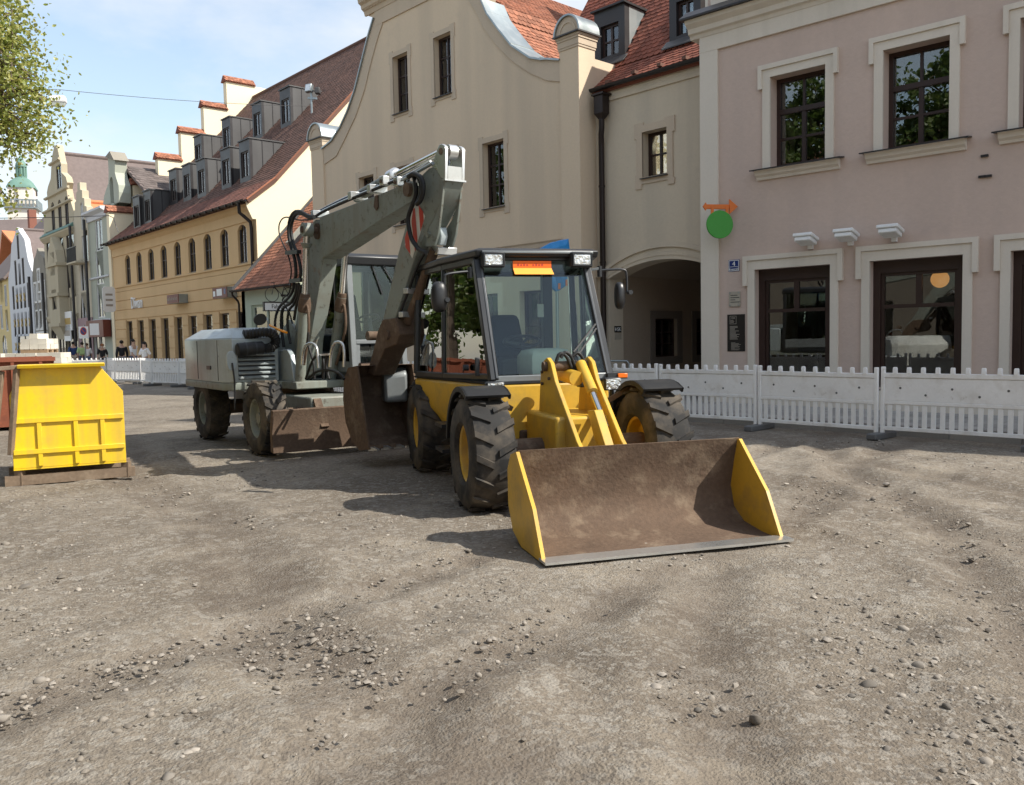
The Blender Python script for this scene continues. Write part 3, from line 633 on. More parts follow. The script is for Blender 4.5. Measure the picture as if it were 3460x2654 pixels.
# ---------------------------------------------------------------- gabled house
def gable_house():
    t = thing('gabled_house', 'beige house with tall curved gable and two capped corner piers', 'house', GB.P(5, 0, -3))
    def L5(l, ox, oy): return [(ox+x/2.4, oy+y/2.4) for x, y in l]
    left = L5([(1180, 1215), (1260, 1150), (1330, 1040), (1390, 910), (1450, 740), (1510, 500), (1560, 300), (1605, 150)], 600, 0)
    leftb = L5([(1195, 1335), (1290, 1270), (1370, 1110), (1450, 940), (1520, 730), (1580, 480), (1625, 320), (1670, 180)], 600, 0)
    right = L5([(1150, 0), (1200, 120), (1280, 230), (1400, 380), (1550, 480), (1640, 494)], 1150, 0)+L5([(240, 490), (350, 497)], 1750, 0)
    rightb = L5([(1040, 0), (1110, 110), (1160, 220), (1280, 380), (1400, 500), (1550, 600), (1680, 655)], 1150, 0)+L5([(350, 665)], 1750, 0)
    lo = [GB.uv(*p) for p in left]; lb = [GB.uv(*p) for p in leftb]; ro = [GB.uv(*p) for p in right]; rb = [GB.uv(*p) for p in rightb]
    uR = GB.u(1964, 500); uL = GB.u(1062, 700)
    zR = ro[-1][1]; uRi = GB.u(1897, 300); uLi = GB.u(1098, 600)
    ztop = lo[-1][1]+.25
    cu = (lo[-1][0]+ro[0][0])/2
    wz = lambda cx, yt, yb: (GB.z(cx, yt), GB.z(cx, yb))
    # windows: (px left, px right, py top, py bottom) of the opening, taken at the middle
    W = []
    for (x0, x1, yt, yb) in ((1329, 1380, 184, 379), (1467, 1526, 117, 322), (1633, 1705, 477, 700)):
        cx = (x0+x1)/2; W.append([GB.u(x0, (yt+yb)/2), GB.u(x1, (yt+yb)/2), GB.z(cx, yb), GB.z(cx, yt)])
    w3 = W[2]; zl0, zl1 = w3[2], w3[3]; ww = w3[0]-w3[1]
    us = [GB.u(1241, 690), GB.u(1362, 690), GB.u(1508, 690)]
    for c in us: W.append([c+ww/2, c-ww/2, zl0, zl1])
    holes = [rect(a[1], a[0], a[2], a[3]) for a in W]
    # ground floor windows and door (behind the machines)
    gz0, gz1 = 1.0, 3.0
    gl = [GB.u(x, 1000) for x in (1150, 1290, 1450, 1640, 1800)]
    for c in gl: holes.append(rect(c-.55, c+.55, gz0, gz1))
    # outline; the top runs on above the frame as a small pediment
    hw = lo[-1][0]-cu
    top = [(cu+hw+.55, ztop), (cu+hw+.55, ztop+.55), (cu+hw*.8, ztop+.6)]+[(cu+hw*.8*cos(pi*k/12), ztop+.6+hw*.75*sin(pi*k/12)) for k in range(0, 13)]+[(cu-hw*.8, ztop+.6), (cu-hw-.55, ztop+.55), (cu-hw-.55, ztop)]
    # ro[0] may lie outside (right of) the mirrored pedestal; keep the curve going up to the pedestal
    outer = [(uR, -.1), (uR, zR)]+ro[::-1]+top[::-1]+lo[::-1]+[(uL, lo[0][1]), (uL, -.1)]
    wall('wall', GB, outer, holes, 'beige_plaster', t, thick=.5)
    # raised bands along the curves
    wall('gable_band', GB, lo+lb[::-1], [], 'beige_trim', t, thick=.05, off=.035)
    wall('gable_band', GB, ro+rb[::-1], [], 'beige_trim', t, thick=.05, off=.035)
    zb = GB.z(1296, 77)
    wall('gable_band', GB, [(lb[-1][0]-.02, zb), (rb[0][0]+.05, zb), (rb[0][0]+.05, ztop), (lo[-1][0], ztop), (lo[-1][0]-.02, zb)], [], 'beige_trim', t, thick=.05, off=.04)
    profile(GB, cu-hw-.55, cu+hw+.55, [(0, ztop-.05), (.06, ztop-.05), (.10, ztop+.08), (.20, ztop+.15), (.22, ztop+.26), (.32, ztop+.32), (.34, ztop+.46), (0, ztop+.46)], 'pedestal_cornice', 'beige_trim', t)
    for k in range(int((2*hw+1.0)/.17)):
        a = cu-hw-.5+k*.17; MB().fbox(GB, a, a+.09, ztop+.10, ztop+.20, .0, .16).build('dentil', 'beige_trim', t)
    profile(GB, cu-hw-.62, cu+hw+.62, [(-.5, ztop+.462), (.40, ztop+.462), (.40, ztop+.50), (-.5, ztop+.62)], 'pedestal_flashing', 'zinc_dark', t)
    # metal capping of the curves
    def cap(c, w, nm='gable_capping'):
        b = MB(); rings = []
        for i, (a, z) in enumerate(c):
            p, q = c[max(0, i-1)], c[min(len(c)-1, i+1)]; d = V((q[0]-p[0], q[1]-p[1])).normalized(); nr = V((-d.y, d.x)); nr = nr if nr.y > 0 else -nr
            rings.append([GB.P(a-nr.x*.0, z-nr.y*.0, .10), GB.P(a+nr.x*.05, z+nr.y*.05, .10), GB.P(a+nr.x*.05, z+nr.y*.05, -w), GB.P(a, z, -w)])
        b.loft(rings); b.build(nm, 'zinc', t, smooth=40)
        for i in range(1, len(c)-1, 2):
            a, z = c[i]; MB().bar(GB.P(a, z+.07, .10), GB.P(a, z+.07, -w), .03, .03).build('capping_seam', 'zinc', t)
    cap(ro, .82); cap(lo, .82)
    # corner piers
    def pier(u0, u1, ztp, dep0, name='corner_pier'):
        MB().fbox(GB, u0, u1, -.1, ztp, dep0, .06).build(name, 'beige_plaster', t)
        b = MB()
        for e, za, zb2 in ((.02, ztp-.34, ztp-.28), (.035, ztp-.28, ztp-.12), (.055, ztp-.12, ztp-.06), (.075, ztp-.06, ztp+.0)):
            b.fbox(GB, u0-e, u1+e, za, zb2, dep0-e, .06+e)
        b.build('pier_cornice', 'beige_trim', t)
        MB().fbox(GB, u0-.13, u1+.13, ztp+.001, ztp+.035, dep0-.12, .20).build('pier_flashing', 'zinc_dark', t)
        c = (u0+u1)/2; r = (u1-u0)/2+.08
        prof = [(c+r*cos(pi*k/14), ztp+.036+r*1.05*sin(pi*k/14)) for k in range(15)]
        MB().prism([GB.P(a, z, .10) for a, z in prof], GB.n*(dep0-.12)).build('pier_core', 'beige_trim', t)
        ou = [(c+(r+.05)*cos(pi*k/14), ztp+.037+(r*1.05+.05)*sin(pi*k/14)) for k in range(15)]
        ins = [(c+(r+.004)*cos(pi*k/14), ztp+.037+(r*1.05+.004)*sin(pi*k/14)) for k in range(15)]
        MB().prism([GB.P(a, z, .16) for a, z in ou+ins[::-1]], GB.n*(dep0-.22)).build('pier_hood', 'zinc', t, smooth=40)
        i2 = [(c+(r-.12)*cos(pi*k/14), ztp+.06+(r-.12)*sin(pi*k/14)) for k in range(15)]; i3 = [(c+(r-.17)*cos(pi*k/14), ztp+.06+(r-.17)*sin(pi*k/14)) for k in range(15)]
        wall('pier_moulding', GB, i2+i3[::-1], [], 'beige_trim', t, thick=.03, off=.12)
    ztR = GB.z(1940, 118)
    pier(uR-.006, uRi, ztR, -.575)
    ztL = GB.z(1085, 470)
    pier(uLi, uL+.006, ztL, -.755)
    # windows
    for a in W:
        u1, u0, z0, z1 = a[0], a[1], a[2], a[3]
        o = [(u0-.15, z0+.05), (u0-.15, z1-.18), (u0-.19, z1-.18), (u0-.19, z1+.20), (u0+.03, z1+.20), (u0+.03, z1+.15), (u1-.03, z1+.15), (u1-.03, z1+.20), (u1+.19, z1+.20), (u1+.19, z1-.18), (u1+.15, z1-.18), (u1+.15, z0+.05), (u1+.19, z0+.05), (u1+.19, z0-.24), (u1-.02, z0-.24), (u1-.02, z0-.13), (u0+.02, z0-.13), (u0+.02, z0-.24), (u0-.19, z0-.24), (u0-.19, z0+.05)]
        wall('window_surround', GB, o[::-1], [rect(u0, u1, z0, z1)], 'beige_trim', t, thick=.05, off=.025)
        window(GB, u0, u1, z0, z1, -.20, t, cols=2, rows=(.34, .67), fw=.07, mw=.04)
        sill(GB, u0-.02, u1+.02, z0+.004, .09, t)
    for c in gl:
        window(GB, c-.55, c+.55, gz0, gz1, -.2, t, cols=2, rows=(.5,), fw=.07)
        sill(GB, c-.6, c+.6, gz0, .08, t)
    zs = GB.z(1800, 822)
    profile(GB, uR+.0+(uRi-uR), uLi, [(0, zs-.16), (.05, zs-.16), (.06, zs-.05), (.10, zs), (0, zs+.02)], 'string_course', 'beige_trim', t)
    # roof behind the gable (ridge runs away from the street)
    zr = ztop+1.1; D = 12.; tl = (zr-zR)/((uL-uR)/2+.0)
    um = (uL+uR)/2
    def curved(c, away, tiles):
        c = [(a, z) for a, z in c]+[(um, zr)]
        bb = MB(); bb.loft([[GB.P(a, z-.02, -.30), GB.P(a, z-.02, -D), GB.P(a, z-.16, -D), GB.P(a, z-.16, -.30)] for a, z in c]); bb.build('roof', 'tile_orange', t)
        if not tiles: return
        left = 300
        for i in range(len(c)-1):
            e0 = GB.P(c[i][0], c[i][1], -.80); e2 = GB.P(c[i+1][0], c[i+1][1], -.80); ln = (e2-e0).length
            if ln < .1: continue
            tile_roof(t, e0, -GB.n, e2-e0, D-.85, ln+.05, 'tile_orange', .19, .175, None, singles=60)
    curved(ro[::-1], 1, True); curved(lo, -1, False)
    MB().fbox(GB, uR, uR+.3, -.1, zR, -D, -.58).build('side_wall', 'beige_plaster', t)
    MB().fbox(GB, uL-.3, uL, -.1, zR, -D, -.76).build('side_wall', 'beige_plaster', t)
    wall('back_wall', GB, [(uR, 0), (uL, 0), (uL, zR), (um, zr), (uR, zR)], [], 'beige_plaster', t, thick=.3, off=-D)
    MB().fbox(GB, uR+.31, uL-.31, 0, zR+2, -4.2, -4.0).build('room_wall', 'room', t)
    return t, uL
gab, GBuL = gable_house()

# ---------------------------------------------------------------- bicycle shop
def bike_shop():
    t = thing('bicycle_shop', 'low pale green shop with steep red tiled roof beside the gabled house', 'shop', SH.P(0, 0, -2))
    uL = SH.u(816, 1000); uR = SH.inter(GB.P(GBuL, 0, 0).y)+.02
    ze = SH.z(815, 984)
    wa, wb = SH.u(850, 1080), uR+.4
    z1 = SH.z(855, 1032)
    wall('wall', SH, rect(uR, uL, -.1, ze), [rect(wb, wa, .7, z1)], 'shop_green', t, thick=.3)
    window(SH, wb, wa, .7, z1, -.08, t, frame='shop_green', cols=3, rows=(), fw=.10, mw=.08, name='shop_window')
    sill(SH, wb, wa, .7, .06, t, mt='zinc')
    MB().fbox(SH, wb-.2, wa+.2, .3, z1+.3, -1.3, -1.2).build('display_wall', 'curtain', t)
    # roof
    hv = hitp(1045, 690, SH.P(uL+.1, 0, 0), SH.d); o = (hv-SH.o).dot(SH.n); tilt = atan2(hv.z-ze, -o+.3)
    ev = -SH.n*cos(tilt)+ZUP*sin(tilt); run = 6.2
    P0 = SH.P(uR+.02, ze+.02, .30); P1 = SH.P(uL+.15, ze+.02, .30)
    slab('roof', [P0, P1, P1+ev*run, P0+ev*run], .10, 'tile_orange', t)
    n = SH.d.cross(ev); n = n if n.z > 0 else -n
    tile_roof(t, P0+n*.004, SH.d, ev, (P1-P0).length-.1, run, 'tile_orange', .19, .19, None, singles=300)
    MB().bar(P1+ev*-.02+n*.02, P1+ev*run+n*.02, .10, .12, up=n).build('verge_flashing', 'zinc_dark', t)
    ring = [(.36+.08*cos(k*pi/6), ze+.02-.08*sin(k*pi/6)) for k in range(7)]+[(.36+.068*cos(k*pi/6), ze+.022-.068*sin(k*pi/6)) for k in range(6, -1, -1)]
    profile(SH, uR+.02, uL+.25, ring, 'gutter', 'pipe_brown', t, smooth=40)
    MB().tube([SH.P(uL+.12, ze, .36), SH.P(uL+.12, ze-.18, .34), SH.P(uL+.10, ze-.42, .12), SH.P(uL+.10, ze-.55, .08), SH.P(uL+.10, .05, .08)], .045, 10).build('downpipe', 'pipe_brown', t, smooth=40)
    MB().prism([SH.P(uL-.3, ze, 0), SH.P(uL-.3, ze+4.4*tan(tilt)*.98, -4.4), SH.P(uL-.3, 0, -4.4), SH.P(uL-.3, 0, -.3), SH.P(uL-.3, 0, 0)], SH.d*.3).build('side_wall', 'shop_green', t)
    # skylight
    p = hitp(1012, 800, P0, n); T = MX.Translation(p+n*.05) @ MX((SH.d, ev, n if SH.d.cross(ev).dot(n) > 0 else n)).transposed().to_4x4()
    MB(T).box(-.35, .35, -.5, .5, -.05, .12).build('skylight', 'zinc', t)
    # hanging sign
    yy = GB.P(GBuL, 0, 0).y+.35
    s = thing('bicycle_sign', 'white shop sign reading Fahrrad with black bicycle on top', 'sign', V((16.4, yy, 3)))
    FS = Fac(16.4, yy, 0); FS.d = V((1, 0, 0)); FS.n = V((0, -1, 0)); FS.o = V((0, yy, 0))
    a0 = FS.u(894, 1036); a1 = 16.38; z1 = FS.z(930, 1024); z0 = FS.z(930, 1049)
    MB().fbox(FS, a0, a1, z0, z1, -.06, .0).build('board', 'white_paint', s)
    b = MB(); e = .04
    b.fbox(FS, a0-e, a1, z1, z1+e, -.08, .02); b.fbox(FS, a0-e, a1, z0-e, z0, -.08, .02); b.fbox(FS, a0-e, a0, z0, z1, -.08, .02); b.build('frame', 'sign_black', s)
    text('Fahrrad', FS, (a0+a1)/2-.02, (z0+z1)/2, .004, (z1-z0)*.78, 'text_dark', s, squeeze=.95)
    bk = MB(); zc = z1+e; r = .27; c1 = a0+.33; c2 = a0+1.02
    def circ(c, rr, th=.014):
        bk.tube([FS.P(c+rr*cos(k*pi/12), zc+rr+rr*sin(k*pi/12), -.03) for k in range(25)], th, 6, cap=False)
    circ(c1, r); circ(c2, r)
    B = lambda *p: bk.tube([FS.P(a, zc+z, -.03) for a, z in p], .013, 6)
    B((c1, r), (c1+.11, .68)); B((c1+.09, .58), (c1+.43, .24)); B((c1+.43, .24), (c1+.53, .66)); B((c1+.10, .60), (c1+.52, .60)); B((c1+.43, .24), (c2, r)); B((c2, r), (c1+.51, .58)); B((c1+.11, .68), (c1+.04, .72)); B((c1+.0, .70), (c1+.16, .72)); B((c1+.45, .67), (c1+.6, .67)); B((c1+.55, .57), (c2+.1, .57))
    bk.fbox(FS, c1+.36, c1+.66, zc+.20, zc+.28, -.04, -.02)
    bk.build('bicycle_emblem', 'sign_black', s, smooth=40)
    return t
bike_shop()

# ---------------------------------------------------------------- yellow house
def yellow_house():
    t = thing('yellow_house', 'long yellow house with arched windows, metal dormers and stepped far gable', 'house', YL.P(8, 0, -4))
    uR = YL.u(868, 800); uL = YL.u(385, 960)
    ze = YL.z(600, 762)
    ups = [429, 467, 505, 548, 595, 645, 697, 757, 820]
    za = YL.z(645, 922); zt = YL.z(645, 805); 
    ups_u = [YL.u(x, 850) for x in ups]
    stp = (ups_u[0]-ups_u[-1])/8; ups_u = [ups_u[-1]+stp*k for k in range(9)]
    wu = .92
    holes = [archloop(c-wu/2, c+wu/2, za, zt-.26, zt, 8) for c in ups_u]
    lows = [(432, 446), (466, 484), (503, 524), (543, 567), (587, 613), (635, 664), (686, 718), (742, 777), (803, 840)]
    zl1 = YL.z(650, 1068)
    lu = [(YL.u(a, 1100)+YL.u(b, 1100))/2 for a, b in lows]; s2 = (lu[0]-lu[-1])/8; lu = [lu[-1]+s2*k for k in range(9)]; lw = 1.12
    for c in lu: holes.append(rect(c-lw/2, c+lw/2, .35, zl1))
    wall('wall', YL, rect(uR, uL, -.1, ze), holes, 'yellow_plaster', t, thick=.45)
    # rusticated ground storey: raised courses with grooves between
    zb = [YL.z(650, y) for y in (924,)][0]
    ztop = za-.06
    profile(YL, uR, uL, [(0, ztop-.30), (.06, ztop-.30), (.06, ztop-.10), (.13, ztop-.06), (.13, ztop), (0, ztop+.03)], 'string_course', 'yellow_plaster', t)
    nb = 3; h = (ztop-.30-zl1-.12)/nb
    for k in range(nb):
        MB().fbox(YL, uR, uL, zl1+.12+k*h+.025, zl1+.12+(k+1)*h-.015, .002, .045).build('course', 'yellow_plaster', t)
    edges = [uR]+sum([[c-lw/2-.02, c+lw/2+.02] for c in lu], [])+[uL]
    hh = (zl1+.10-.35)/5
    for i in range(0, len(edges), 2):
        a, b = edges[i], edges[i+1]
        if b-a < .1: continue
        for k in range(5):
            MB().fbox(YL, a, b, .35+k*hh+.02, .35+(k+1)*hh-.02, .002, .045).build('rustic_block', 'yellow_plaster', t)
    profile(YL, uR, uL, [(0, ze-.75), (.05, ze-.75), (.05, ze-.32), (.16, ze-.22), (.20, ze-.10), (.34, ze), (0, ze)], 'eaves_cornice', 'yellow_plaster', t)
    for c in ups_u:
        window(YL, c-wu/2, c+wu/2, za, zt, -.09, t, frame='grey_frame', cols=2, rows=(.55,), fw=.06, mw=.04)
        sill(YL, c-wu/2, c+wu/2, za+.003, .05, t, mt='zinc_dark')
    for k, c in enumerate(lu):
        window(YL, c-lw/2, c+lw/2, .35, zl1, -.12, t, frame='grey_frame', cols=1, rows=(.8,), fw=.07, name='shop_window')
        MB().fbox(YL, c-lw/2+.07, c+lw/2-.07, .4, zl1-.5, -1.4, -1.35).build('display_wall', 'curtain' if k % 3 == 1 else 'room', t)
    # roof
    YRIDGE = hitp(858, 331, YL.P(uL, 0, 0), YL.d); orr = (YRIDGE-YL.o).dot(YL.n); zr = YRIDGE.z
    tlo = radians(38); rlo = 1.7; elo = -YL.n*cos(tlo)+ZUP*sin(tlo)
    E0 = YL.P(uR-.12, ze+.03, .45); E1 = YL.P(uL, ze+.03, .45); P0 = E0+elo*rlo; P1 = E1+elo*rlo
    ok = .45-rlo*cos(tlo); zk = ze+.03+rlo*sin(tlo)
    tilt = atan2(zr-zk, -orr+ok); ev = -YL.n*cos(tilt)+ZUP*sin(tilt); run = (zr-zk)/sin(tilt)
    slab('roof', [P0, P1, P1+ev*run, P0+ev*run], .14, 'tile_brown', t)
    slab('roof', [E0, E1, P1, P0], .14, 'tile_brown', t)
    bk = YL.n*(2*(orr-.45)); slab('roof', [E0+bk, E1+bk, P1+ev*run, P0+ev*run], .14, 'tile_brown', t)
    n = YL.d.cross(ev); n = n if n.z > 0 else -n
    dorms = []
    for (px, py, hpx) in ((475, 775, 108), (512, 757, 100), (600, 688, 92), (647, 675, 103), (697, 662, 112), (782, 632, 127), (847, 608, 138), (684, 565, 100), (781, 510, 100), (887, 465, 120), (984, 422, 130)):
        p = hitp(px, py, P0, n); oA = (p-YL.o).dot(YL.n); uA = (p-YL.o).dot(YL.d); zA = p.z
        zT = YL.z(px, py-hpx, oA)
        zT = min(max(zT, zA+1.9), zA+3.0); wdt = 1.15; uB = uA+wdt
        FD = Fac(0, 0, 0); FD.o = YL.P(0, 0, oA); FD.d = YL.d; FD.n = YL.n
        dp = (zT-zA)/tan(tilt)
        dm = wall('dormer', FD, rect(uA, uB, zA-.1, zT), [rect(uA+.16, uB-.16, zA+.2, zT-.5)], 'dark_metal', t, thick=.14)
        for uu in (uA, uB-.05):
            MB().prism([FD.P(uu, zA-.1, -.141), FD.P(uu, zT-.01, -.141), FD.P(uu, zT-.01, -dp)], FD.d*.05).build('dormer_cheek', 'zinc_dark', t)
        for q in (.36, .68):
            MB().bar(FD.P(uA-.008, zA+(zT-zA)*q-.1, -dp*q), FD.P(uA-.008, zT-.02, -dp*q), .02, .03, up=FD.n).build('cheek_seam', 'dark_metal', t)
        MB().fbox(FD, uA-.04, uB+.04, zT, zT+.06, -dp-.2, .06).build('dormer_roof', 'zinc_dark', t)
        window(FD, uA+.16, uB-.16, zA+.2, zT-.5, -.05, t, frame='grey_frame', cols=2, rows=(), fw=.06)
        dorms.append((uA-.06, uB+.06, oA, dp))
    u0 = uR-.12
    def mask(u, v):
        uu = u0+u; oo = ok-v*cos(tilt)
        for a, c, oA, dp in dorms:
            if a < uu < c and oA-dp < oo < oA+.1: return False
        return True
    tile_roof(t, P0+n*.004, YL.d, ev, (P1-P0).length, run-.05, 'tile_brown', .20, .19, mask, singles=150)
    nlo = YL.d.cross(elo); nlo = nlo if nlo.z > 0 else -nlo
    tile_roof(t, E0+nlo*.004, YL.d, elo, (P1-P0).length, rlo+.06, 'tile_mix', .20, .19, lambda u, v: not any(a < u0+u < c and oA-dp < .45-v*cos(tlo) < oA+.1 for a, c, oA, dp in dorms), singles=150)
    MB().tube([P0+ev*run+n*.02, P1+ev*run+n*.02], .12, 10).build('ridge', 'tile_brown', t, smooth=50)
    ring = [(.52+.10*cos(k*pi/6), ze+.04-.10*sin(k*pi/6)) for k in range(7)]+[(.52+.085*cos(k*pi/6), ze+.042-.085*sin(k*pi/6)) for k in range(6, -1, -1)]
    profile(YL, uR-.1, uL+.3, ring, 'gutter', 'pipe_brown', t, smooth=40)
    k = uR+.2
    while k < uL:
        MB().fbox(YL, k, k+.03, ze-.08, ze+.05, .40, .64).build('gutter_bracket', 'pipe_brown', t); k += .75
    MB().tube([YL.P(uR+.55, ze+.0, .52), YL.P(uR+.55, ze-.45, .50), YL.P(uR+.45, ze-.6, .35), YL.P(uR+.32, ze-.85, .12), YL.P(uR+.30, ze-1.1, .10), YL.P(uR+.30, .05, .10)], .075, 12).build('downpipe', 'pipe_brown', t, smooth=40)
    # near gable end (faces the sun)
    DG = -orr*2
    dz = .17
    zo = ze+.03+.45*tan(tlo)-dz
    MB().prism([YL.P(uR-.002, -.1, 0.), YL.P(uR-.002, zo, 0.), YL.P(uR-.002, zk-dz, ok), YL.P(uR-.002, zr-dz-.03, orr), YL.P(uR-.002, zo, orr*2), YL.P(uR-.002, -.1, orr*2)], YL.d*.35).build('gable_wall', 'gable_yellow', t)
    MB().prism([YL.P(uR-.004, ze-.75, .001), YL.P(uR-.004, ze-.75, .16), YL.P(uR-.004, ze-.25, .40), YL.P(uR-.004, ze-.04, .42), YL.P(uR-.004, zo, .001)], YL.d*.06).build('kneeler', 'gable_yellow', t)
    MB().bar(P0+n*.02, P0+ev*run+n*.02, .06, .06, up=n).build('verge_tiles', 'tile_orange', t); MB().bar(E0+nlo*.02, P0+nlo*.02, .06, .06, up=nlo).build('verge_tiles', 'tile_orange', t)
    # stepped far gable
    steps = [((365, 700), (455, 708)), ((447, 608), (537, 620)), ((531, 519), (619, 533)), ((608, 429), (696, 448)), ((685, 345), (773, 360)), ((762, 263), (858, 277))]
    pl = YL.P(uL+.1, 0, 0); st = []
    for (a, b) in steps:
        h0 = hitp(*a, pl, YL.d); h1 = hitp(*b, pl, YL.d); st.append((-(h0-YL.o).dot(YL.n), -(h1-YL.o).dot(YL.n), (h0.z+h1.z)/2-.3))
    ST = Fac(0, 0, 0); ST.o = YL.P(uL+.02, 0, 0); ST.d = -YL.n.copy(); ST.n = -YL.d.copy()
    out = [(.02, 0)]; 
    for i, (a, b, z) in enumerate(st):
        nx = st[i+1][0] if i < len(st)-1 else b
        if i == 0: out.append((a if a > .02 else .02, 0)); a0 = a
        out.append((a if i == 0 else st[i][0], z)); out.append((nx, z))
    far = -2*orr
    mir = [(far-x, z) for x, z in out[2:]][::-1]
    prof = [(out[2][0], 0)]+out[2:]+mir+[(far-out[2][0], 0)]
    wall('stepped_gable', ST, prof, [], 'gable_yellow', t, thick=.5, off=0)
    for i, (a, b, z) in enumerate(st):
        for q0, q1 in ((a-.12, (st[i+1][0] if i < len(st)-1 else b)+.05),):
            MB().prism([ST.P(q0, z+.01, .12), ST.P(q0, z+.42, -.25), ST.P(q0, z+.01, -.62)], ST.d*(q1-q0)).build('step_cap', 'tile_red', t)
            k = q0
            sl = ST.P(q0, z+.02, .14); e2 = (ST.P(q0, z+.45, -.25)-sl).normalized()
            tile_roof(t, sl+ (ZUP*.02), ST.d, e2, q1-q0, .52, 'tile_orange', .19, .17, None, singles=60, name='cap_tile')
    MB().fbox(YL, uR+.4, uL-.4, 0, ze, -4.2, -4.0).build('room_wall', 'room', t)
    MB().hexa([YL.P(a, z, o) for z in (0, ze) for a, o in ((uR, orr*2-.3), (uL, orr*2-.3), (uL, orr*2), (uR, orr*2))]).build('back_wall', 'yellow_plaster', t)
    # signs
    s = thing('shop_lettering', 'pale metal letters spelling Diwan on yellow wall', 'sign', YL.P(YL.u(468, 1025), YL.z(468, 1025), 0))
    text('Diwan', YL, YL.u(468, 1025), YL.z(468, 1025), .10, .95, 'white_paint', s, squeeze=.78, ext=.03)
    def boxsign(x0, x1, y0, y1, label, panels):
        a = YL.u(x0, (y0+y1)/2, .5); b = YL.u(x1, (y0+y1)/2-5, .5); za_ = YL.z((x0+x1)/2, y1, .5); zb_ = YL.z((x0+x1)/2, y0, .5)
        s = thing('box_sign', label, 'sign', YL.P(a, za_, 0), 'brown box signs on the yellow house')
        MB().fbox(YL, b, a, za_, zb_, .05, .5).build('box', 'zinc', s)
        MB().fbox(YL, b+.0, a-.0, za_, zb_, .501, .53).build('face', 'sign_brown', s)
        for (q0, q1, r0, r1, m_) in panels:
            MB().fbox(YL, b+(a-b)*q0, b+(a-b)*q1, za_+(zb_-za_)*r0, za_+(zb_-za_)*r1, .5305, .535).build('print', m_, s)
        return s, a, b, za_, zb_
    s, a, b, z0, z1 = boxsign(566, 604, 996, 1026, 'faded brown box sign with pale worn lettering on yellow wall', [])
    k_ = 0; uu = a-.12
    while uu > b+.12:
        MB().fbox(YL, uu-.05, uu, z0+.35*(z1-z0), z0+(.60+.14*((k_*7) % 3)/2)*(z1-z0), .5305, .534).build('worn_letter', 'text_grey', s); uu -= .10+.05*(k_ % 2); k_ += 1
    s, a, b, z0, z1 = boxsign(720, 768, 972, 1008, 'brown box sign with white square panel near the downpipe', [(.33, .70, .22, .86, 'white_paint'), (.80, .95, .2, .7, 'white_paint'), (.08, .2, .32, .82, 'sign_blue')])
    return t, P0, n
yel, YP0, YN = yellow_house()
# ---------------------------------------------------------------- the row of houses beyond
mat('far_green', (.43, .45, .37), .9, var=.05, scale=.4, streak=((.32, .34, .27), .3, .8))
mat('far_cream', (.54, .48, .36), .9, var=.05, scale=.4, streak=((.45, .36, .2), .3, .8))
mat('far_ochre', (.48, .42, .30), .9, var=.05, scale=.4, streak=((.40, .33, .18), .35, .8))
mat('far_mauve', (.36, .25, .25), .9, var=.05, scale=.4)
mat('far_grey', (.27, .245, .20), .92, var=.12, scale=.8, streak=((.17, .16, .14), .5, .8))
mat('far_white', (.62, .63, .65), .85, var=.03, scale=.5)
mat('far_yellow', (.66, .52, .25), .9, var=.05, scale=.4)
mat('gold_paint', (.42, .28, .08), .6, var=.1)
mat('brick_red', (.20, .09, .065), .9, var=.15, scale=1)
mat('tower_white', (.70, .65, .58), .9, var=.06, scale=.3)
mat('sun_orange', (.60, .22, .10), .85, var=.12, scale=.5, grain=.1, gscale=6)
mat('far_roof', (.165, .13, .12), .9, var=.15, scale=.25, grain=.15, gscale=5)
def off(fc, o):
    f = Fac(0, 0, 0); f.o = fc.P(0, 0, o); f.d = fc.d; f.n = fc.n; return f
def fwin(fc, px, py, w_, h_, arch=0):
    u, z = fc.uv(px, py); return (u, z, w_, h_, arch)
def front(name, label, cat, fc, outer, wins, wm, fm='white_frame', thick=.4, cols=2, rows=(.5,), group=None, surr=None):
    us = [p[0] for p in outer]; t = thing(name, label, cat, fc.P(sum(us)/len(us), 0, -3), group)
    holes = [(archloop(u-a/2, u+a/2, z-h/2, z+h/2-ar, z+h/2, 6) if ar else rect(u-a/2, u+a/2, z-h/2, z+h/2)) for (u, z, a, h, ar) in wins]
    wall('wall', fc, outer, holes, wm, t, thick=thick)
    for (u, z, a, h, ar) in wins:
        window(fc, u-a/2, u+a/2, z-h/2, z+h/2, -.03, t, frame=fm, cols=cols, rows=rows, fw=.08, mw=.06)
        if surr: wall('window_surround', fc, rect(u-a/2-.12, u+a/2+.12, z-h/2-.12, z+h/2+.16), [rect(u-a/2, u+a/2, z-h/2, z+h/2)], surr, t, thick=.05, off=.04)
    return t
def perp_roof(t, fc, u0, u1, ze, zr, D, mt, o0=-.3, um=None, tiles=False):
    """saddle roof with its ridge running away from the street, with the side and back walls"""
    um = (u0+u1)/2 if um is None else um
    for a in (u0, u1):
        p = [fc.P(a, ze, o0), fc.P(a, ze, -D), fc.P(um, zr, -D), fc.P(um, zr, o0)]
        slab('roof', p, .12, mt, t)
        if tiles and a == min(u0, u1): tile_roof(t, p[0], p[1]-p[0], p[3]-p[0], D+o0, (p[3]-p[0]).length, mt, .24, .26, None, singles=0)
    MB().tube([fc.P(um, zr+.02, o0), fc.P(um, zr+.02, -D)], .14, 8).build('ridge', mt, t)
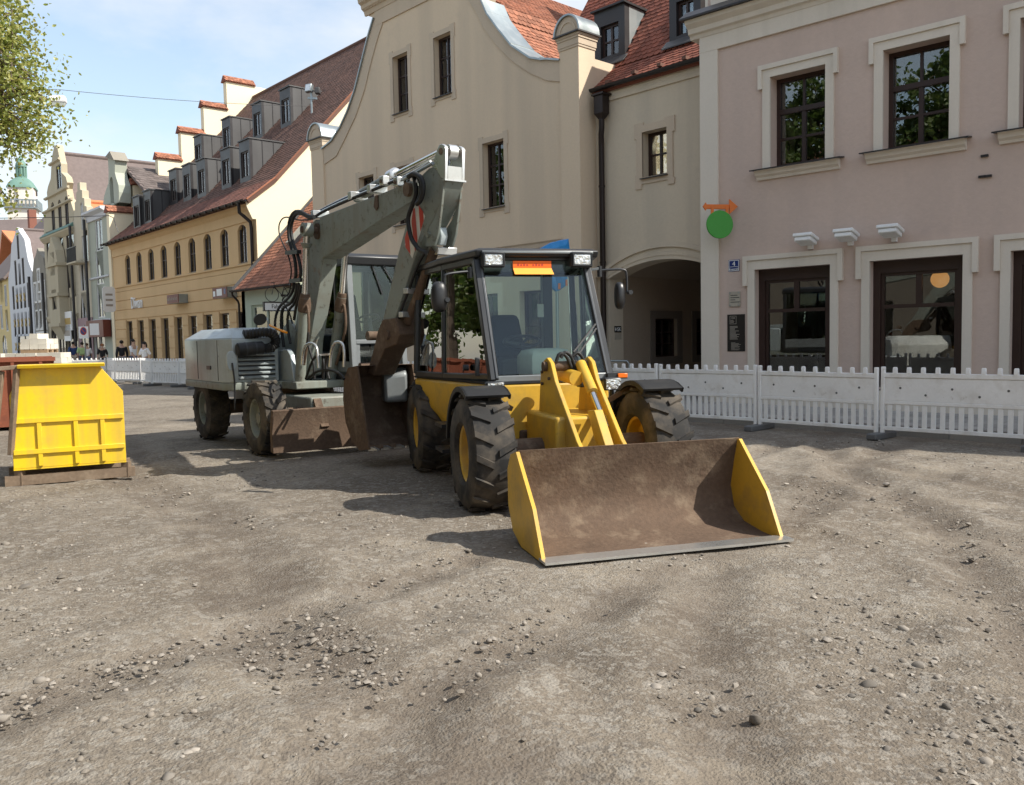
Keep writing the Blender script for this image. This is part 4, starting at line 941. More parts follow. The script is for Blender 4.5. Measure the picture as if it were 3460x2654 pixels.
def box_body(t, fc, u0, u1, z, D, wm):
    MB().fbox(fc, u0, u0+.3, -.1, z, -D, -.41).build('side_wall', wm, t)
    MB().fbox(fc, u1-.3, u1, -.1, z, -D, -.41).build('side_wall', wm, t)
    MB().fbox(fc, u0+.3, u1-.3, -.1, z, -D, -D+.3).build('back_wall', wm, t)
    MB().fbox(fc, u0+.31, u1-.31, 0, z, -3.2, -3.0).build('room_wall', 'room', t)

uY = YL.u(385, 960)+.65                           # far end of the yellow house
uG = YL.u(307, 940); uNr = YL.u(258, 950); uO = YL.u(157, 970); uGy = YL.u(113, 1000); uW = YL.u(31, 1000)
# pale green house
zc = YL.z(331, 714)
wins = [fwin(YL, 334, 794, 1.5, 2.0), fwin(YL, 337, 905, 1.6, 2.1), fwin(YL, 341, 1018, 1.6, 2.1), fwin(YL, 379, 888, 1.0, 2.1), fwin(YL, 384, 1003, 1.0, 2.1)]
wins = [w_ for w_ in wins if w_[0]-w_[2]/2 > uY+.2]
G = front('green_house', 'pale green house with brown shop sign and scrolled roof gable', 'house', YL, rect(uY, uG, -.1, zc), wins+[((uY+uG)/2+.8, 1.45, 2.2, 2.7, 0)], 'far_green', cols=2, rows=())
profile(YL, uY, uG, [(0, zc-.5), (.1, zc-.5), (.14, zc-.2), (.4, zc-.05), (.4, zc+.08), (0, zc+.12)], 'cornice', 'far_white', G)
for y in (935, 1080):
    z = YL.z(340, y); profile(YL, uY, uG, [(0, z-.12), (.12, z-.08), (.12, z), (0, z+.02)], 'string_course', 'far_white', G)
z = YL.z(345, 1110); MB().fbox(YL, uY+.2, uG-.3, z-.55, z+.5, .05, .5).build('shop_sign', 'sign_brown', G)
box_body(G, YL, uY, uG, zc, 14, 'far_green')
GS = off(YL, -.55)
gp = [(348, 692), (351, 668), (357, 645), (366, 620), (367, 585), (365, 545), (364, 530), (377, 517), (388, 538), (388, 583), (392, 600), (400, 625), (402, 650), (402, 684)]
gl = [GS.uv(*p) for p in gp]; gc = GS.uv(377, 640)
wall('roof_gable', GS, gl, [archloop(gc[0]-.35, gc[0]+.35, gc[1]-1.0, gc[1]+.4, gc[1]+.75, 6)], 'far_green', G, thick=.7)
window(GS, gc[0]-.35, gc[0]+.35, gc[1]-1.0, gc[1]+.75, -.2, G, frame='grey_frame', cols=1, rows=())
MB().prism([GS.P(*GS.uv(361, 533), .12), GS.P(*GS.uv(377, 512), .12), GS.P(*GS.uv(391, 541), .12)], GS.n*-.9).build('gable_pediment', 'far_grey', G)
ug = GS.u(380, 600); zrg = GS.z(393, 546); half = 5.2
for sgn in (-1, 1):
    p = [GS.P(ug+sgn*half, zc-.2, -.7), GS.P(ug+sgn*half, zc-.2, -14), GS.P(ug, zrg, -14), GS.P(ug, zrg, -.7)]
    slab('roof', p, .15, 'far_roof', G)
    if sgn < 0: tile_roof(G, p[0], p[1]-p[0], p[3]-p[0], 13.2, (p[3]-p[0]).length, 'tile_grey', .34, .36, None, singles=300)
BN = thing('banner_sign', 'tall white banner sign with faint writing on the green house', 'sign', YL.P(YL.u(367, 1012), YL.z(367, 1012), .5))
u, z = YL.uv(366, 1012, .6); hb = abs(YL.z(366, 970, .6)-YL.z(366, 1056, .6))/2
MB().prism([YL.P(u, z-hb*.85, .2), YL.P(u, z-hb, .3), YL.P(u, z-hb, .8), YL.P(u, z-hb*.85, .9), YL.P(u, z+hb*.85, .9), YL.P(u, z+hb, .8), YL.P(u, z+hb, .3), YL.P(u, z+hb*.85, .2)], YL.d*.08).build('board', 'white_paint', BN)
for k in range(3): MB().hexa([YL.P(u-.006+.005*q, z+hb*(.45-.42*k)-zz, o) for q in (0, 1) for zz, o in ((.0, .35), (.0, .75), (.12, .75), (.12, .35))]).build('writing', 'text_grey', BN)
# narrow cream house with stepped gable
zb = YL.z(280, 735); cN = (uG+uNr)/2; hwN = (uNr-uG)/2; ztp = YL.z(277, 612); st = [(uG, -.1), (uG, zb)]
lev = 4
for k in range(lev):
    x = hwN*(1-(k+.35)/lev*.98); z = zb+(ztp-zb)*(k+1)/(lev)
    st += [(cN-x, zb+(ztp-zb)*(k)/lev+.1), (cN-x, z)]
right = [(2*cN-a, z) for a, z in st[2:]][::-1]
outer = st+right+[(uNr, zb), (uNr, -.1)]
wins = [fwin(YL, 278, 740, .7, 2.2, .3), fwin(YL, 287, 830, 1.3, 2.1), fwin(YL, 281, 932, 1.4, 2.2), fwin(YL, 286, 1036, 1.4, 2.1), (cN, 1.5, 1.8, 2.4, 0)]
Nn = front('narrow_house', 'narrow cream house with stepped gable and small iron balcony', 'house', YL, outer, wins, 'far_cream', rows=())
z = YL.z(285, 1075); MB().fbox(YL, uG+.01, uNr-.01, -.1, z, .003, .06).build('shop_front', 'far_mauve', Nn)
MB().fbox(YL, cN-.9, cN+.9, .3, 2.7, .061, .075).build('shop_window', 'window_glass', Nn)
u, z = YL.uv(284, 888); b = MB()
MB().fbox(YL, u-1.1, u+1.1, z-.1, z, 0, .8).build('balcony_floor', 'far_cream', Nn)
for k in range(12): MB().fbox(YL, u-1.08+k*.19, u-1.05+k*.19, z, z+.9, .74, .78).build('baluster', 'dark_metal', Nn)
MB().fbox(YL, u-1.1, u+1.1, z+.9, z+.95, .72, .8).build('balcony_rail', 'dark_metal', Nn)
perp_roof(Nn, YL, uG+.1, uNr-.1, zb-.5, ztp-1.2, 12, 'sun_orange', -.45, tiles=False); box_body(Nn, YL, uG, uNr, zb-.5, 12, 'far_cream')
for ux, nm in ((uG-.05, Nn), (uNr-.05, Nn)): MB().tube([YL.P(ux, zb-.3, .25), YL.P(ux, .1, .25)], .09, 8).build('downpipe', 'dark_metal', nm)
# ornate gabled house
gpx = [(152, 767), (148, 736), (155, 714), (162, 702), (160, 669), (158, 652), (162, 631), (171, 605), (173, 569), (174, 550), (177, 524), (183, 495), (192, 489), (203, 545), (206, 553), (207, 583), (222, 598), (227, 617), (224, 638), (230, 671), (238, 679), (247, 707), (250, 724), (248, 762)]
zco = YL.z(197, 790)
gable = [YL.uv(*p) for p in gpx]
lo_, hi_ = min(p[0] for p in gable), max(p[0] for p in gable)
gable[0] = (uO-.1, zco+.4); gable[-1] = (uNr+.1, zco+.4)
outer = [(uNr, -.1), (uNr, zco+.4)]+gable[::-1]+[(uO, zco+.4), (uO, -.1)]
ws = [fwin(YL, 180, 745, .9, 2.6, .4), fwin(YL, 203, 738, .9, 2.6, .4), fwin(YL, 226, 728, .9, 2.6, .4), fwin(YL, 199, 598, 1.3, 1.6)]
ws += [fwin(YL, x, y, 1.9, 2.6) for x, y in ((168, 843), (202, 836), (237, 828))]
ws += [fwin(YL, x, y, .95, 2.8) for x, y in ((233, 937), (248, 934), (222, 1043))]+[fwin(YL, 246, 1041, 1.3, 2.8)]
ws += [(uO+(uNr-uO)*f_, 1.75, 1.7, 3.3, .8) for f_ in (.18, .45)]+[(uO+(uNr-uO)*.80, 1.6, 2.4, 3.0, 0)]
Oo = front('ornate_house', 'ochre house with curling ornate gable and projecting bay window', 'house', YL, outer, ws, 'far_ochre', fm='grey_frame', rows=())
for y, k in ((790, .28), (1072, .14)):
    z = YL.z(200, y); profile(YL, uNr, uO, [(0, z-.35), (.06, z-.3), (k, z-.05), (k, z+.06), (0, z+.12)], 'cornice', 'far_ochre', Oo)
    if k > .2: profile(YL, uNr, uO, [(0, z+.121), (k+.04, z+.065), (k+.04, z+.10), (0, z+.40)], 'cornice_flashing', 'copper_green', Oo)
for y in (545, 655, 700):
    z = YL.z(190, y); xs = [p[0] for p in gable if abs(p[1]-z) < 1.2]; 
    if len(xs) > 1: profile(YL, min(xs)+.1, max(xs)-.1, [(0, z-.12), (.15, z-.05), (.15, z+.05), (0, z+.1)], 'gable_moulding', 'far_ochre', Oo)
# bay window
ub0, ub1 = YL.u(214, 1000, .5), YL.u(168, 1000, .5); zb0, zb1 = YL.z(190, 1100, .5), YL.z(190, 895, .5)
BY = off(YL, .6); ub0, ub1 = BY.u(199, 1000), BY.u(166, 1000)
bw_ = [( (ub0+ub1)/2, (zb0+zb1)/2+1.7*1.0, (ub1-ub0)*.45, 2.6, 0), ((ub0+ub1)/2, zb0+2.3, (ub1-ub0)*.45, 2.4, 0)]
wall('bay_wall', BY, rect(ub0, ub1, zb0, zb1), [rect(u-a/2, u+a/2, z-h/2, z+h/2) for u, z, a, h, _ in bw_], 'far_ochre', Oo, thick=.2)
for u, z, a, h, _ in bw_: window(BY, u-a/2, u+a/2, z-h/2, z+h/2, -.08, Oo, frame='grey_frame', cols=2, rows=())
MB().fbox(YL, ub0, ub0+.2, zb0, zb1, 0, .4).build('bay_side', 'far_ochre', Oo); MB().fbox(YL, ub1-.2, ub1, zb0, zb1, 0, .4).build('bay_side', 'far_ochre', Oo)
for z in (zb0, (zb0+zb1)/2, zb1): MB().fbox(YL, ub0-.12, ub1+.12, z-.1, z+.12, .003, .72).build('bay_moulding', 'far_ochre', Oo)
MB().prism([BY.P(ub0, zb1+.12, 0), BY.P(ub0+.3, zb1+1.0, 0), BY.P((ub0+ub1)/2, zb1+2.0, 0), BY.P(ub1-.3, zb1+1.0, 0), BY.P(ub1, zb1+.12, 0)], BY.n*-.55).build('bay_pediment', 'far_ochre', Oo)
MB().loft([[YL.P(ub0+.5, zb0-1.0, .02), YL.P(ub1-.5, zb0-1.0, .02), YL.P(ub1-.5, zb0-1.0, .2), YL.P(ub0+.5, zb0-1.0, .2)], [YL.P(ub0, zb0-.1, .02), YL.P(ub1, zb0-.1, .02), YL.P(ub1, zb0-.1, .6), YL.P(ub0, zb0-.1, .6)]]).build('bay_console', 'far_ochre', Oo)
zrO = YL.z(205, 500); perp_roof(Oo, YL, uNr+.3, uO-.3, zco+.2, zrO, 26, 'far_roof', -.45, um=(uNr+uO)/2); box_body(Oo, YL, uNr, uO, zco, 26, 'far_ochre')
for (x, y, w_, h_, m_) in ((236, 1086, 2.4, 1.3, 'white_paint'), (238, 1126, 1.6, 1.1, 'white_paint')):
    u, z = YL.uv(x, y, .1); s = thing('shop_board', ('wide white and yellow' if y < 1100 else 'small white curved') + ' shop board on the ochre house', 'sign', YL.P(u, z, .1))
    MB().fbox(YL, u-w_/2, u+w_/2, z-h_/2, z+h_/2, .22, .3).build('board', m_, s)
    MB().fbox(YL, u-w_*.42, u+w_*.42, z-h_*.18, z+h_*.16, .3005, .31).build('writing', 'gold_paint' if y < 1100 else 'text_grey', s)
# grey narrow house
zs = YL.z(130, 930); ap = YL.uv(132, 836); q = (uO, uGy)
outer = [(uO, -.1), (uO, zs), (uO+(uGy-uO)*.15, zs+1.2), (uO+(uGy-uO)*.34, zs+(ap[1]-zs)*.75), ((uO+uGy)/2, ap[1]), (uO+(uGy-uO)*.66, zs+(ap[1]-zs)*.75), (uO+(uGy-uO)*.85, zs+1.2), (uGy, zs), (uGy, -.1)]
ws = [(uO+(uGy-uO)*f_, YL.z(132, y), .8, 2.0, 0) for y in (1002, 1068) for f_ in (.2, .5, .8)]+[((uO+uGy)/2, YL.z(132, 950), .7, 1.6, 0), ((uO+uGy)/2, 1.5, 3.2, 2.4, 0)]
Gy = front('grey_house', 'narrow weathered grey house with pointed gable and white windows', 'house', YL, outer, ws, 'far_grey', rows=(), surr='white_frame')
perp_roof(Gy, YL, uO+.1, uGy-.1, zs, ap[1]-.6, 14, 'far_roof', -.45); box_body(Gy, YL, uO, uGy, zs, 14, 'far_grey')
MB().tube([YL.P(uGy, zs, .25), YL.P(uGy, .1, .25)], .1, 8).build('downpipe', 'dark_metal', Gy); MB().tube([YL.P(uO, zs, .25), YL.P(uO, .1, .25)], .1, 8).build('downpipe', 'dark_metal', Gy)
# white gabled house
zs = YL.z(66, 930); za = YL.z(54, 771); zsh = YL.z(62, 818); cW = (uGy+uW)/2; hw = (uW-uGy)/2
outer = [(uGy, -.1), (uGy, zs), (cW-hw*.74, zs+(zsh-zs)*.35), (cW-hw*.55, zsh), (cW, za), (cW+hw*.55, zsh), (cW+hw*.74, zs+(zsh-zs)*.35), (uW, zs), (uW, -.1)]
ws = []
for y, n_ in ((841, 1), (924, 3), (1010, 5), (1091, 5)):
    z = YL.z(66, y)
    for k in range(n_): ws.append((cW+hw*1.56*((k+.5)/5-.5)*(1 if n_ == 5 else 5/5)+(hw*1.56*(5-n_)/10), z, .8, 2.3, 0))
Wh = front('white_house', 'tall white gabled house with gold star ornaments under its windows', 'house', YL, outer, ws+[(cW-hw*.1, 1.5, 6.0, 2.5, 0)], 'far_white', fm='grey_frame', rows=())
for (u, z, a, h, ar) in ws:
    if h > 2 and z < zsh-1:
        for sg in (-1, 1): MB().bar(YL.P(u-.3*sg, z-h/2-1.15, .02), YL.P(u+.3*sg, z-h/2-.55, .02), .14, .03, up=YL.n).build('gold_star', 'gold_paint', Wh)
perp_roof(Wh, YL, uGy+.05, uW-.05, zs, za-.15, 16, 'far_roof', -.2); box_body(Wh, YL, uGy, uW, zs, 16, 'far_white')
# yellow house at the end of the row
zs = YL.z(10, 945); u2 = uW+9
Ye = front('end_house', 'yellow house with dark roof at the far end of the row', 'house', YL, rect(uW, u2, -.1, zs), [fwin(YL, x, y, 1.1, 2.2) for x, y in ((5, 980), (19, 1005), (5, 1072), (23, 1078))]+[(uW+3, 1.5, 2, 2.6, .8)], 'far_yellow', rows=())
box_body(Ye, YL, uW, u2, zs, 12, 'far_yellow')
p = [YL.P(uW, zs, .4), YL.P(u2, zs, .4), YL.P(u2, zs+9, -7), YL.P(uW, zs+9, -7)]; slab('roof', p, .2, 'far_roof', Ye)
p2 = [YL.P(uW, zs, -14), YL.P(u2, zs, -14), p[2], p[3]]; slab('roof', p2, .2, 'far_roof', Ye)
MB().prism([YL.P(uW+.05, zs, .0), YL.P(uW+.05, zs+8.6, -7), YL.P(uW+.05, zs, -13.6)], YL.d*.3).build('gable_wall', 'far_yellow', Ye)
# orange-roofed house behind the row
c0 = at(112, 1170, 92); FB = Fac(c0.x, c0.y, 2)
z0 = FB.z(112, 935); z1 = FB.z(112, 767)
Or = thing('orange_roofed_house', 'house behind the row showing bright orange tiled roof and brick chimney', 'house', c0)
ua, ub = FB.u(152, 850), FB.u(74, 850)
un = ua-6
MB().prism([FB.P(un, 0, 1), FB.P(ub, 0, 1), FB.P(ub, z0, 1), FB.P(un, z0, 1)], FB.n*-16).build('wall', 'far_cream', Or)
um = ub-1.0
for a, c in ((un, um), (ub+3.2, um)):
    slab('roof', [FB.P(a, z0-.5, 2), FB.P(a, z0-.5, -16), FB.P(c, z1, -16), FB.P(c, z1, 2)], .2, 'sun_orange', Or)
uc = FB.u(85, 735); MB().fbox(FB, uc-.42, uc+.42, z1-2, FB.z(85, 708), -1.0, -.3).build('chimney', 'brick_red', Or)
# church: long grey roof and white tower with green dome
C0 = at(60, 1170, 190); FC = Fac(C0.x, C0.y, -47)
ch = thing('church', 'long church with steep grey roof standing above the row', 'church', C0)
zr = FC.z(80, 716); ze = FC.z(60, 880); uA = FC.u(185, 800); uB = FC.u(-140, 800)
MB().fbox(FC, uA, uB, 0, ze, -22, 0).build('wall', 'far_cream', ch)
for o0 in (.6, -22.6): slab('roof', [FC.P(uA-2, ze-.5, o0), FC.P(uB, ze-.5, o0), FC.P(uB, zr, -11), FC.P(uA-2, zr, -11)], .4, 'far_roof', ch)
T0 = at(105, 1170, 215); T0.z = 0; tw = thing('church_tower', 'white church tower with green copper dome and lantern', 'tower', T0)
sc_ = 215/2900; zt = lambda y: EYE+(1172-y)*sc_*1.0
ax = (F0*.94+R0*-.34).normalized(); ay = V((-ax.y, ax.x, 0))
def sq(h, z): return [T0+ax*(h*a)+ay*(h*b)+ZUP*z for a, b in ((-1, -1), (1, -1), (1, 1), (-1, 1))]
hw = 41*sc_*.92
MB().loft([sq(hw*1.06, 0), sq(hw*1.06, zt(715))]).build('shaft', 'tower_white', tw)
MB().loft([sq(hw*1.3, zt(716)), sq(hw*1.3, zt(712))]).build('gallery_floor', 'zinc', tw)
for a, b in ((0, 1), (1, 2), (2, 3), (3, 0)):
    q = sq(hw*1.27, zt(711)); MB().bar(q[a]+ZUP*1.6, q[b]+ZUP*1.6, .3, .3).build('gallery_rail', 'zinc', tw)
    for k in range(9): MB().bar(q[a].lerp(q[b], k/9), q[a].lerp(q[b], k/9)+ZUP*1.5, .25, .25).build('baluster', 'zinc', tw)
MB().loft([sq(hw, zt(711.9)), sq(hw, zt(647))]).build('upper_storey', 'tower_white', tw)
for dz in (660, 686):
    for fx in (-.15,):
        for (dn, dt) in ((-ay, ax), (-ax, ay)):
            c = T0+dn*(hw+.02)+dt*(hw*.25)+ZUP*zt(dz); MB().bar(c-ZUP*.6, c+ZUP*.6, .3, .7, up=dn).build('window', 'grey_frame', tw)
oc = lambda r, z, n_=16: [T0+(ax*cos(2*pi*k/n_+pi/16)+ay*sin(2*pi*k/n_+pi/16))*r+ZUP*z for k in range(n_)]
def rsq(h, z, e):   # square with rounded corners
    pts = []
    for k in range(24):
        a = 2*pi*k/24+pi/24; c, s_ = cos(a), sin(a); m_ = max(abs(c), abs(s_)); f_ = (1-e)/m_+e; pts.append(T0+(ax*c+ay*s_)*(h*f_)+ZUP*z)
    return pts
MB().loft([rsq(hw*1.12, zt(648), 0), rsq(hw*1.10, zt(645), 0), rsq(hw*1.0, zt(635), .1), rsq(hw*.86, zt(625), .3), rsq(hw*.62, zt(616), .6), rsq(hw*.42, zt(611), 1)]).build('dome', 'copper_green', tw, smooth=35)
MB().loft([oc(hw*.42, zt(611.5)), oc(hw*.42, zt(608))]).build('lantern_base', 'copper_green', tw)
for k in range(8):
    a = 2*pi*k/8; c = T0+(ax*cos(a)+ay*sin(a))*hw*.33; MB().bar(c+ZUP*zt(608), c+ZUP*zt(575), .5, .5).build('lantern_post', 'copper_green', tw)
MB().loft([oc(hw*.45, zt(576)), oc(hw*.46, zt(573)), oc(hw*.40, zt(563)), oc(hw*.22, zt(553)), oc(hw*.05, zt(540)), oc(.08, zt(515))]).build('lantern_dome', 'copper_green', tw, smooth=35)
# ================================================================ machines
mat('boom_grey', (.215, .24, .21), .55, var=.08, scale=1.2, grain=.05, dirt=[((.20, .185, .15), .45, .75, .6, 1.4), ((.20, .10, .05), .60, .72, .75, 3.5), ((.085, .07, .05), .57, .66, .8, 10.)], streak=((.17, .15, .115), .55, 7.), spec=.5)
mat('hood_grey', (.38, .43, .44), .36, metal=.25, var=.07, scale=1, dirt=[((.24, .22, .18), .48, .8, .55, 1.8), ((.11, .09, .07), .63, .72, .7, 9.)], streak=((.24, .23, .20), .45, 6.), spec=.6)
mat('steel_bright', (.62, .62, .60), .3, metal=.8, var=.1, scale=2, dirt=[((.30, .25, .18), .58, .8, .6, 5.)])
mat('chrome', (.72, .70, .66), .14, metal=1., var=.05, dirt=[((.35, .3, .22), .62, .85, .5, 6.)])
mat('rubber', (.014, .014, .014), .6, var=.15, scale=4, dirt=[((.11, .09, .065), .55, .8, .35, 4.)])
mat('tyre', (.022, .021, .020), .85, var=.2, scale=4, dirt=[((.20, .16, .115), .42, .75, .75, 2.5)])
mat('cab_grey', (.20, .215, .22), .4, metal=.2, var=.08, scale=1.5, dirt=[((.2, .18, .14), .6, .85, .5, 2.)])
mat('cab_dark', (.022, .0235, .026), .40, var=.12, scale=2, dirt=[((.09, .085, .075), .64, .88, .4, 3.)], spec=.5)
mat('mirror_black', (.012, .012, .013), .38, var=.1, spec=.5)
mat('hood_pale', (.62, .62, .58), .45, var=.06, scale=1.5, dirt=[((.3, .25, .18), .55, .8, .6, 2.)])
mat('pillar_trim', (.09, .095, .10), .35, metal=.3, var=.1)
mat('machine_yellow', (.60, .36, .035), .45, var=.08, scale=1.5, dirt=[((.22, .16, .09), .48, .75, .7, 2.4), ((.08, .06, .045), .64, .8, .7, 7.)], spec=.5)
mat('mud_steel', (.115, .075, .05), .85, metal=.15, var=.25, scale=2.5, grain=.2, dirt=[((.30, .23, .16), .52, .75, .6, 4.)], bump=.3, bscale=30)
mat('stripe_red', (.50, .045, .02), .5, var=.08, dirt=[((.2, .15, .1), .6, .8, .5, 5.)])
mat('stripe_white', (.66, .63, .55), .5, var=.08, dirt=[((.3, .26, .2), .58, .8, .5, 5.)])
mat('seat_dark', (.03, .032, .036), .85, var=.15)
mat('seat_blue', (.17, .20, .25), .85, var=.12, scale=6)
mat('console_pale', (.66, .69, .62), .6, var=.06)
mat('lens', (.75, .75, .72), .18, metal=.85, var=.12, scale=14, spec=.8, bump=.9, bscale=28)
mat('orange_lens', (.80, .16, .01), .25, var=.05)
mat('bright_orange', (.95, .15, .008), .55, var=.04)
mat('amber', (1., .36, .01), .55, var=.04)
mat('blue_sheet', (.01, .22, .55), .4, var=.18, scale=4, spec=.6)

def frame_T(o, fx, fy): return MX.Translation(o) @ MX((fx, fy, ZUP)).transposed().to_4x4()
def smoothpath(p, k=4):
    out = []
    for i in range(len(p)-1):
        a = p[max(0, i-1)]; b = p[i]; c = p[i+1]; d = p[min(len(p)-1, i+2)]
        for q in range(k):
            s = q/k; out.append(.5*((2*b)+(c-a)*s+(2*a-5*b+4*c-d)*s*s+(3*b-a-3*c+d)*s**3))
    return out+[p[-1]]
def wheel(t, T, c, r, w_, rimr, rimmat='machine_yellow', lugs=16):
    """tyre with tread lugs (> rim with hub) around the local y axis"""
    x, y, z = c; prof = [(rimr*.98, -w_*.42), (rimr*1.08, -w_*.5), (r*.86, -w_*.52), (r*.97, -w_*.44), (r, -w_*.3), (r, w_*.3), (r*.97, w_*.44), (r*.86, w_*.52), (rimr*1.08, w_*.5), (rimr*.98, w_*.42)]
    n = 32; b = MB(T)
    b.loft([[V((x+q*cos(2*pi*k/n), y+o, z+q*sin(2*pi*k/n))) for q, o in prof] for k in range(n+1)], cap=False)
    ty = b.build('tyre', 'tyre', t, smooth=35)
    for k in range(lugs):
        for s in (-1, 1):
            a = 2*pi*(k+(.25 if s > 0 else -.25))/lugs
            L_ = MX.Translation((x, y, z)) @ MX.Rotation(-a, 4, 'Y')
            bb = MB(T @ L_); bb.hexa([(r*.985, s*w_*.06, -.035), (r*.985, s*w_*.50, .055), (r*.985, s*w_*.50, .125), (r*.985, s*w_*.06, .035), (r*1.045, s*w_*.06, -.03), (r*1.035, s*w_*.47, .06), (r*1.035, s*w_*.47, .12), (r*1.045, s*w_*.06, .03)])
            bb.build('tread_lug', 'tyre', ty)
    rb = MB(T); rp = [(rimr, -w_*.4), (rimr*.9, -w_*.36), (rimr*.82, -w_*.12), (rimr*.3, -w_*.16), (rimr*.28, -w_*.30), (.001, -w_*.30)]
    for sg in (-1, 1):
        rb.loft([[V((x+q*cos(2*pi*k/24), y+o if sg < 0 else y-o, z+q*sin(2*pi*k/24))) for q, o in rp] for k in range(25)], cap=False, closed=False)
    rim = rb.build('rim', rimmat, ty, smooth=35)
    return ty

# ---------------------------------------------------------------- grey wheeled excavator
EXO = at(1090, 1150, 13.5); EXO.z = 0
EH = (R0*.574-F0*.819).normalized(); EL = (R0*.819+F0*.574).normalized()
ET = frame_T(EXO, EH, EL); ETI = ET.inverted()
def ex_plane(px, py, yo):
    return ETI @ hitp(px, py, EXO+EL*yo, EL)
def ex_x(px, py, xo): return ETI @ hitp(px, py, EXO+EH*xo, EH)
def side_plate(name, pts, y0, y1, mt, t, bevel=.012, ref=None):
    """polygon given in photo pixels on the near side y0 of the boom, extruded to y1"""
    p = [ex_plane(x, y, y0 if ref is None else ref) for x, y in pts]
    p = [V((q.x, y0, q.z)) for q in p]
    return MB(ET).prism(p, (0, y1-y0, 0)).build(name, mt, t, bevel=bevel)
def ex_tube(name, pts, y, r, mt, t, n=8, k=4):
    p = [ex_plane(a, b, y if not isinstance(y, list) else y[i]) for i, (a, b) in enumerate(pts)]
    return MB(ET).tube(smoothpath(p, k) if k > 1 else p, r, n).build(name, mt, t, smooth=50)
def reg6(l): return [(600+x/2.4, 640+y/2.4) for x, y in l]
def z39(l): return [(1240+x/3.907, 470+y/3.907) for x, y in l]
def excavator():
    t = thing('wheeled_excavator', 'weathered grey wheeled excavator with folded boom and red striped stick', 'excavator', EXO)
    # undercarriage
    MB(ET).box(-3.1, .55, -.45, .45, .58, .86).build('chassis', 'boom_grey', t, bevel=.03)
    for x in (-2.75, .05):
        MB(ET).cyl((x, -.95, .56), (x, .95, .56), .13, 12).build('axle', 'mud_steel', t, smooth=40)
        for y in (-.98, .98): wheel(t, ET, (x, y, .56), .54, .36, .30, 'boom_grey')
    MB(ET).prism([(.72, -1.15, .12), (.82, -1.15, .10), (.80, -1.15, .45), (.88, -1.15, .72), (.80, -1.15, .73), (.72, -1.15, .45)], (0, 2.3, 0)).build('dozer_blade', 'mud_steel', t, bevel=.01)
    for y in (-.35, .35): MB(ET).bar((.5, y, .8), (.78, y, .4), .12, .14).build('blade_arm', 'mud_steel', t)
    MB(ET).cyl((-1.35, 0, .86), (-1.35, 0, .95), .62, 28).build('slewing_ring', 'mud_steel', t, smooth=40)
    # upper structure
    MB(ET).prism([(-3.2, -1.2, .95), (-3.05, -1.33, .95), (-.85, -1.33, .95), (-.7, -1.2, .95), (-.62, -.46, .95), (-.1, -.42, .95), (-.1, .34, .95), (.22, .36, .95), (.22, 1.32, .95), (-3.2, 1.32, .95)], (0, 0, .12)).build('deck', 'boom_grey', t, bevel=.015)
    zt = ex_x(850, 1144, -.7).z; 
    def hoodring(ins, z): return [V((x, y, z)) for x, y in ((-.7-ins*.2, -.47), (-.7-ins, -1.20+ins*.3), (-.86-ins, -1.33+ins), (-3.0+ins*.4, -1.33+ins), (-3.2+ins, -1.15+ins*.5), (-3.2+ins, -.47))]
    hb = MB(ET); hb.loft([hoodring(0, 1.071), hoodring(0, zt)]); hd = hb.build('engine_hood', 'hood_grey', t, bevel=.012)
    MB(ET).loft([hoodring(.0, zt+.002), hoodring(.27, zt+.17)]).build('hood_top', 'hood_grey', t, bevel=.012)
    MB(ET).box(-3.22, -1.3, -.44, 1.3, 1.071, zt+.05).build('counterweight', 'hood_grey', t, bevel=.04)
    # door seam, latch and louvres
    for x in (-1.05, -2.2): MB(ET).box(x-.006, x+.006, -1.337, -1.33, 1.10, zt-.02).build('seam', 'cab_dark', hd)
    MB(ET).box(-1.62, -1.42, -1.352, -1.331, 1.27, 1.33).build('latch', 'cab_dark', hd)
    MB(ET).box(-.699, -.694, -1.12, -.53, 1.12, zt-.2).build('louvre_recess', 'cab_dark', hd)
    for k in range(6):
        z = 1.14+k*.072
        MB(ET).hexa([(-.694, -1.12, z), (-.694, -.53, z), (-.66, -.53, z-.012), (-.66, -1.12, z-.012), (-.694, -1.12, z+.03), (-.694, -.53, z+.03), (-.655, -.53, z+.006), (-.655, -1.12, z+.006)]).build('louvre', 'hood_grey', hd)
    # air filter and corrugated hose
    a = ex_x(800, 1183, -.55); c = ex_x(890, 1176, -.55)
    MB(ET).tube([a, a+(c-a)*.04, a+(c-a)*.96, c], [.085, .105, .105, .09], 20).build('air_filter', 'rubber', t, smooth=40)
    for q in (.3, .66): MB(ET).cyl(a+(c-a)*q, a+(c-a)*(q+.05), .109, 20).build('filter_clamp', 'cab_dark', t, smooth=40)
    pth = smoothpath([ex_x(x, y, o) for x, y, o in ((832, 1132, -.75), (858, 1128, -.66), (890, 1124, -.58), (918, 1128, -.55), (932, 1148, -.55), (925, 1168, -.55), (905, 1177, -.55), (888, 1177, -.55))], 6)
    MB(ET).tube(pth, [.066 if i % 2 else .078 for i in range(len(pth))], 14).build('intake_hose', 'rubber', t, smooth=20)
    MB(ET).cyl(pth[0]-V((0, .04, 0)), pth[0]+V((0, .05, 0)), .082, 14).build('hose_clamp', 'cab_dark', t, smooth=40)
    # mirrors
    c = ex_x(783, 1220, -.45); b = MB(ET); 
    ring = [c+V((0, .085*cos(2*pi*k/20)*(1.0), .15*sin(2*pi*k/20)*(1-.08*cos(2*pi*k/20)))) for k in range(20)]
    b.prism(ring, (-.04, 0, 0)); m1 = b.build('mirror', 'hood_grey', t, bevel=.008)
    MB(ET).tube([c+V((.02, 0, -.03)), c+V((.03, .02, -.3)), c+V((-.1, .05, -.75))], .014, 8).build('mirror_arm', 'cab_dark', t, smooth=40)
